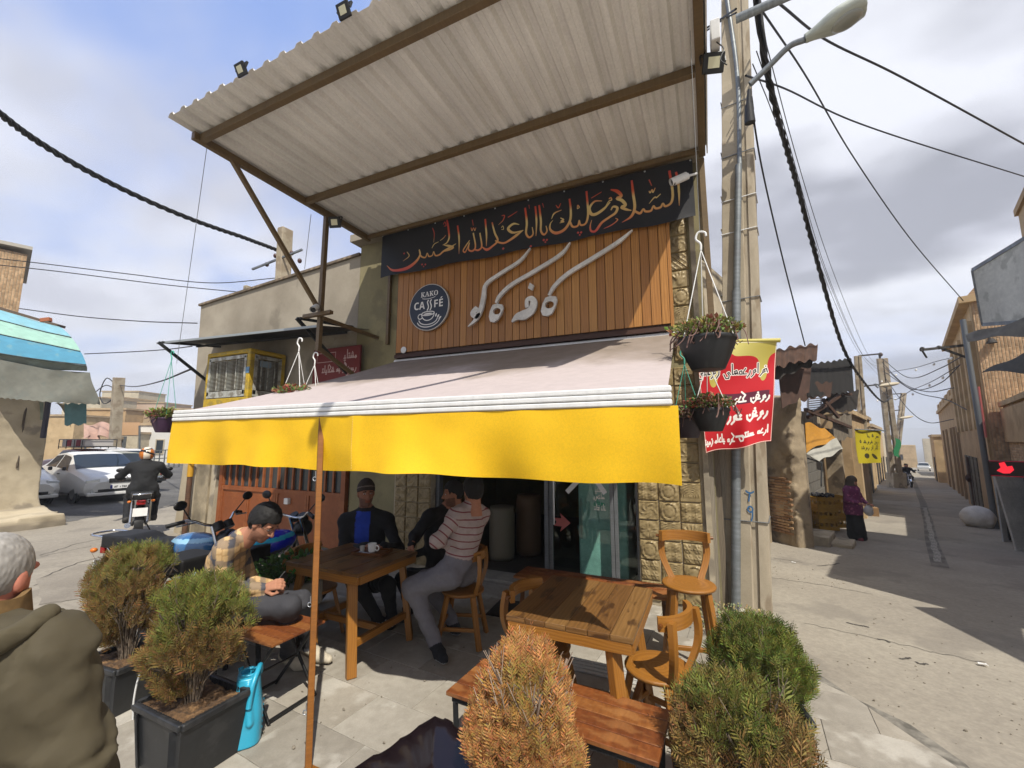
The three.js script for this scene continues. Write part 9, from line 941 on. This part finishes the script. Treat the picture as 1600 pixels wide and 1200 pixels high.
{ // doors, panels, LED sign, sack near the frame's right edge
const pn = thing('grey_metal_door', 'open grey metal door with small display in front of downpipe', 'door', al(17.4, 1.75).toArray(), AY + 0.9); part(pn, 'leaf', box(0.75, 2.0, 0.04, [0, 1.0, 0], [0, 0, 0], 0.008), mat('#c3c5c3', { pat: 'blotch', amp: 0.2, m: 0.7, rough: 0.6 })); part(pn, 'green_display', box(0.34, 0.5, 0.03, [-0.05, 1.1, 0.04]), mat('#3a4a34', { rough: 0.5 })); for (const x of [-0.2, -0.05, 0.1]) part(pn, 'louvre', box(0.05, 0.75, 0.03, [x, 0.42, 0.035]), mTin);
const pb = thing('leaning_white_board', 'tall pale board leaning by the dark doorway', 'board', al(16.0, 1.75).toArray(), AY + 0.75); part(pb, 'board', box(0.75, 2.1, 0.05, [0, 1.02, 0], [-0.08, 0, 0.06], 0.01), mat('#d8d5cb', { pat: 'blotch', amp: 0.2, m: 0.8, rough: 0.7 })); part(pb, 'edge_strip', box(0.03, 2.1, 0.06, [0.39, 1.02, 0.0], [-0.08, 0, 0.06]), mat('#5f3a4a', { rough: 0.6 }));
const kb = thing('dark_kiosk', 'dark open kiosk under the red LED sign', 'kiosk', al(15.6, 2.35).toArray(), AY + 0.4); part(kb, 'cabinet', box(0.9, 1.7, 0.8, [0.1, 0.85, 0], [0, 0, 0], 0.02), mat('#15171a', { rough: 0.5 })); part(kb, 'poster_panel', box(0.3, 1.0, 0.02, [0.42, 0.75, 0.41]), mat('#6b8f6a', { rough: 0.5 }));
const p0 = dp(1546, 733, 9.8), p1 = dp(1640, 733, 9.0), ls = thing('led_sign', 'black LED sign with red glowing shape above the dark kiosk', 'sign', p0.clone().lerp(p1, 0.5), Math.atan2(-(p1.z - p0.z), p1.x - p0.x)); const W = p0.distanceTo(p1); part(ls, 'case', box(W, 0.36, 0.1, [0, 0, 0], [0, 0, 0], 0.01), mat('#1a0c10', { rough: 0.4 })); const em = new THREE.MeshStandardMaterial({ color: 0x330000, emissive: new THREE.Color(1, 0.03, 0.05), emissiveIntensity: 0.9 }); part(ls, 'lit_figure', ext([[0, 0], [0.1, -0.06], [0.2, -0.05], [0.27, 0.03], [0.25, 0.12], [0.17, 0.1], [0.14, 0.2], [0.05, 0.17], [0.07, 0.07]], 0.004, [-W / 2 + 0.13, -0.05, 0.052]), em); part(ls, 'lit_border', [box(W - 0.06, 0.008, 0.004, [0, 0.165, 0.053]), box(W - 0.06, 0.008, 0.004, [0, -0.165, 0.053])], new THREE.MeshStandardMaterial({ color: 0x220000, emissive: new THREE.Color(0.8, 0.02, 0.06), emissiveIntensity: 0.35 }));
{ const pl = new THREE.PointLight(new THREE.Color(1, 0.05, 0.08), 0.12, 4); pl.position.copy(p0).lerp(p1, 0.2).addScaledVector(fwdH, -0.12); pl.castShadow = true; scene.add(pl); }
const sk = solo('white_bulk_bag', 'bulging white sack on the ground before the grey metal door', 'sack', surfaceNets([-0.55, -0.05, -0.5], [0.55, 0.75, 0.5], 0.035, (x, y, z) => Math.max(ellD(x, y, z, [0, 0.28, 0], [0.42, 0.36, 0.38]), -y) + 0.06 * (vnoise(x * 6, y * 6, z * 6) - 0.5)), mat('#dedcd6', { pat: 'fabric', amp: 0.15, m: 0.6, rough: 0.85 })); sk.position.copy(al(20.2, 1.35));
const pp = solo('rusty_meter_pipe', 'rusty meter pipe on the alley wall beside the metal doors', 'pipe', [tube([al(27, 1.78, 0), al(27, 1.74, 1.2), al(26.9, 1.72, 1.5), al(26.9, 1.72, 2.2)], 0.06, 14, 8), ball(0.14, al(27, 1.7, 1.3).toArray(), [1, 1.3, 1], 10)], mRust);
}
{ // billboard (picture left plain) and the awnings below it
const P = [[1521, 422, 8.6], [1640, 350, 7.2], [1640, 500, 7.2], [1537, 507, 8.6]].map((q) => dp(...q)); const bb = thing('shop_billboard', 'weathered pale billboard in a grey frame above dark canvas awnings', 'billboard'); const f = (u, v) => P[0].clone().lerp(P[1], u).lerp(P[3].clone().lerp(P[2], u), v); part(bb, 'panel', sheet(f, 10, 10, 0.05), mat('#cdcdc2', { pat: 'blotch', amp: 0.15, m: 1.1, rough: 0.7, c3: '#8a8a80', a3: 0.5 })); part(bb, 'frame', [bar(P[0], P[1], 0.07, 0.07), bar(P[3], P[2], 0.07, 0.07), bar(P[0], P[3], 0.07, 0.07)], mZinc); const n = P[1].clone().sub(P[0]).cross(P[3].clone().sub(P[0])).normalize(); if (n.dot(fwdH) > 0) n.negate(); const mk = (pts, r) => tube(pts.map(([u, v]) => f(u, v).addScaledVector(n, 0.032)), r, 30, 5); part(bb, 'painted_line', [mk([[0.12, 0.78], [0.35, 0.72], [0.6, 0.7], [0.9, 0.6]], 0.008), mk([[0.15, 0.86], [0.5, 0.82], [0.9, 0.72]], 0.006)], mat('#4a4f58', { rough: 0.7 })); part(bb, 'painted_patch', sheet((u, v) => f(0.1 + u * 0.22, 0.16 + v * 0.2).addScaledVector(n, 0.029 + 0.001 * Math.sin(u * 9)), 8, 6, 0.003), mat('#2f6690', { rough: 0.7 }), 'faded blue paint patch');
const mC = mat('#4b4740', { pat: 'fabric', amp: 0.3, m: 0.9, rough: 0.9 }); const quad = (q, w) => { const Q = q.map((p) => dp(...p)); return sheet((u, v) => { const p = Q[0].clone().lerp(Q[1], u).lerp(Q[3].clone().lerp(Q[2], u), v); p.y += w * Math.sin(u * 9 + v * 4); return p; }, 20, 8, 0.008); };
solo('canvas_awning', 'rolled tan canvas awning under the billboard', 'awning', quad([[1508, 524, 9.2], [1640, 486, 7.0], [1640, 520, 6.6], [1512, 532, 8.9]], 0.03), mat('#7d7668', { pat: 'fabric', amp: 0.3, m: 0.9, rough: 0.9 })); solo('canvas_awning', 'dark grey pointed canvas awning below the tan one', 'awning', quad([[1534, 582, 10.2], [1640, 532, 8.0], [1640, 596, 7.0], [1600, 580, 8.2]], 0.03), mC); const lamp = thing('wall_lamp', 'small dark wall lamp on the brick gable', 'lamp', dp(1550, 536, 13.5)); part(lamp, 'shade', lathe([[0.0, 0.16], [0.06, 0.14], [0.13, 0], [0.11, 0], [0.04, 0.12]], 14), mTin); part(lamp, 'bracket', bar([0, 0.14, 0], [0, 0.25, -0.25], 0.03, 0.03), mTin);
// the near right-hand row outside the frame: it casts the shade that covers the alley
const [nb1] = block('near_right_shop', 'near right shop row, a single storey with flat roof', 'building', 6.7, 9.0, 2.05, 8, 4.9, mMud); part(nb1, 'coping', box(6.1, 0.12, 2.4, [0, 5.1, -1.2]), mMud2); const [nb2] = block('near_right_house', 'near right two storey house next to the shop row', 'building', 9.05, 13.5, 2.1, 8, 7.0, mMud2); part(nb2, 'coping', box(6.0, 0.14, 4.6, [0, 7.55, -2.2]), mMud); solo('corner_sunshade', 'triangular canvas sunshade fixed to the near right shop', 'awning', (() => { const a = al(6.5, 1.6, 2.7), b = al(5.0, 2.4, 2.75), c = al(7.3, 2.6, 2.8); return sheet((u, v) => a.clone().lerp(b.clone().lerp(c, u), v), 8, 6, 0.008); })(), mC); solo('sunshade_post', 'steel post carrying the canvas sunshade corner', 'post', cyl(al(5.0, 2.4, 0), al(5.0, 2.4, 2.76), 0.04, 0.04, 10), mTin);
}
{ // distant hills
const pos = []; const N = 60; const hill = (dist, h, az0, az1, seed, col, name) => { const g = sheet((u, v) => { const a = lerp(az0, az1, u), d = dist, dir = CAMF.clone().multiplyScalar(Math.cos(a)).addScaledVector(CAMR, Math.sin(a)); const y = h * (0.35 + 0.65 * fbm3(u * 5 + seed, 1, 2, 5)) * Math.sin(Math.PI * clamp(u * 0.96 + 0.02)) ** 0.4; const p = dir.multiplyScalar(d + 250 * v); return [p.x, lerp(-12, y, v), p.z]; }, N, 6, 2); return struct('hills', g, mat(col, { rough: 1 })); }; hill(1300, 62, -1.2, 1.35, 3, '#6f6b66'); }
{ // stepped town houses filling the alley's end, each a thing
const r = rng(123); for (let k = 0; k < 9; k++) { const s = 105 + k * 14, t = -26 + (k * 11) % 34, p = al(s, t), h = 4 + r() * 4, w = 6 + r() * 4; const g = thing('distant_house', `flat roofed ${['cream', 'sand', 'tan'][k % 3]} house in the valley beyond the alley`, 'house', [p.x, p.y - 1, p.z], AY, 'houses in the valley beyond the alley'); part(g, 'wall', box(w, h + 1, 7, [0, h / 2, -3.5]), [mCream, mSand, mMud2][k % 3]); part(g, 'window', box(1, 1.2, 0.1, [-w * 0.2, h * 0.6, 0.03]), mTin); part(g, 'window', box(1, 1.2, 0.1, [w * 0.2, h * 0.6, 0.03]), mTin); }
}
{ // repairs, litter and grit on the road
const r = rng(404), P = (u, v) => { const q = og(u, v); return [q.x, q.z]; };
struct('road_repair', patch(wob([P(60, 905), P(250, 850), P(262, 868), P(130, 935), P(60, 945)], 6, 0.06, r), 0.005), mat('#8f887c', { pat: 'asphalt', c2: '#787167', m: 1.4, rough: 0.9, bump: 0.004 }));
const st = []; for (let k = 0; k < 340; k++) { const z = k % 3, p = z === 0 ? og(1200 + r() * 120, 860 + r() * 60) : z === 1 ? og(1300 + r() * 300, 940 + r() * 240) : py(150 + r() * 1100, 1000 + r() * 190, 0.012), s = 0.003 + 0.009 * r() * r(); st.push(place(fin(new THREE.IcosahedronGeometry(s, 0)), [p.x, p.y + s * 0.4, p.z], [r() * 3, r() * 3, 0], [1, 0.6, 1.2])); }
const g = solo('road_grit', 'scattered grit and small pebbles on the road and terrace', 'grit', st, mat('#7d7568', { rough: 0.95 })); g.userData.kind = 'stuff';
for (const [u, v, l] of [[1536, 1041, 'scrap of white paper on the sunlit road'], [640, 1082, 'tiny white scrap on the terrace slabs by bench'], [1240, 880, 'pale scrap of paper near the crumbling wall']]) { const p = og(u, v); solo('paper_scrap', l, 'litter', sheet((a, b) => [p.x + (a - 0.5) * 0.06, p.y + 0.014 + 0.012 * vnoise(a * 3, b * 3, u), p.z + (b - 0.5) * 0.04], 4, 4, 0.001), mWhite); }
}
tin('hanging_cloth', 'striped grey cloth hung under the torn felt', [[1300, 650, 13], [1330, 646, 14.5], [1332, 682, 14.4], [1304, 690, 12.9]], mat('#8a7f6f', { pat: 'fabric', amp: 0.3, m: 0.7, rough: 0.9 }), 7); tin('rusty_roof_sheet', 'short rusty sheet leaning over the white vent grille', [[1244, 600, 10.4], [1300, 596, 12], [1298, 618, 11.8], [1246, 626, 10.2]], mRust, 16);
for (const [s, t, h, l] of [[15.9, -2.0, 0.42, 'cardboard box on the ground behind the woman in plum'], [16.5, -2.02, 0.6, 'taller cardboard box next to the shutter planks'], [20.6, -1.3, 0.3, 'low crate at the foot of the yellow poster wall']]) { const p = al(s, t), o = solo('cardboard_box', l, 'box', [box(0.42, h, 0.4, [0, h / 2, 0], [0, 0, 0], 0.008)], mat('#8f6f4a', { pat: 'blotch', amp: 0.2, m: 0.5, rough: 0.9 })); o.position.copy(p); o.rotation.y = AY + s; }

renderer.render(scene, camera);
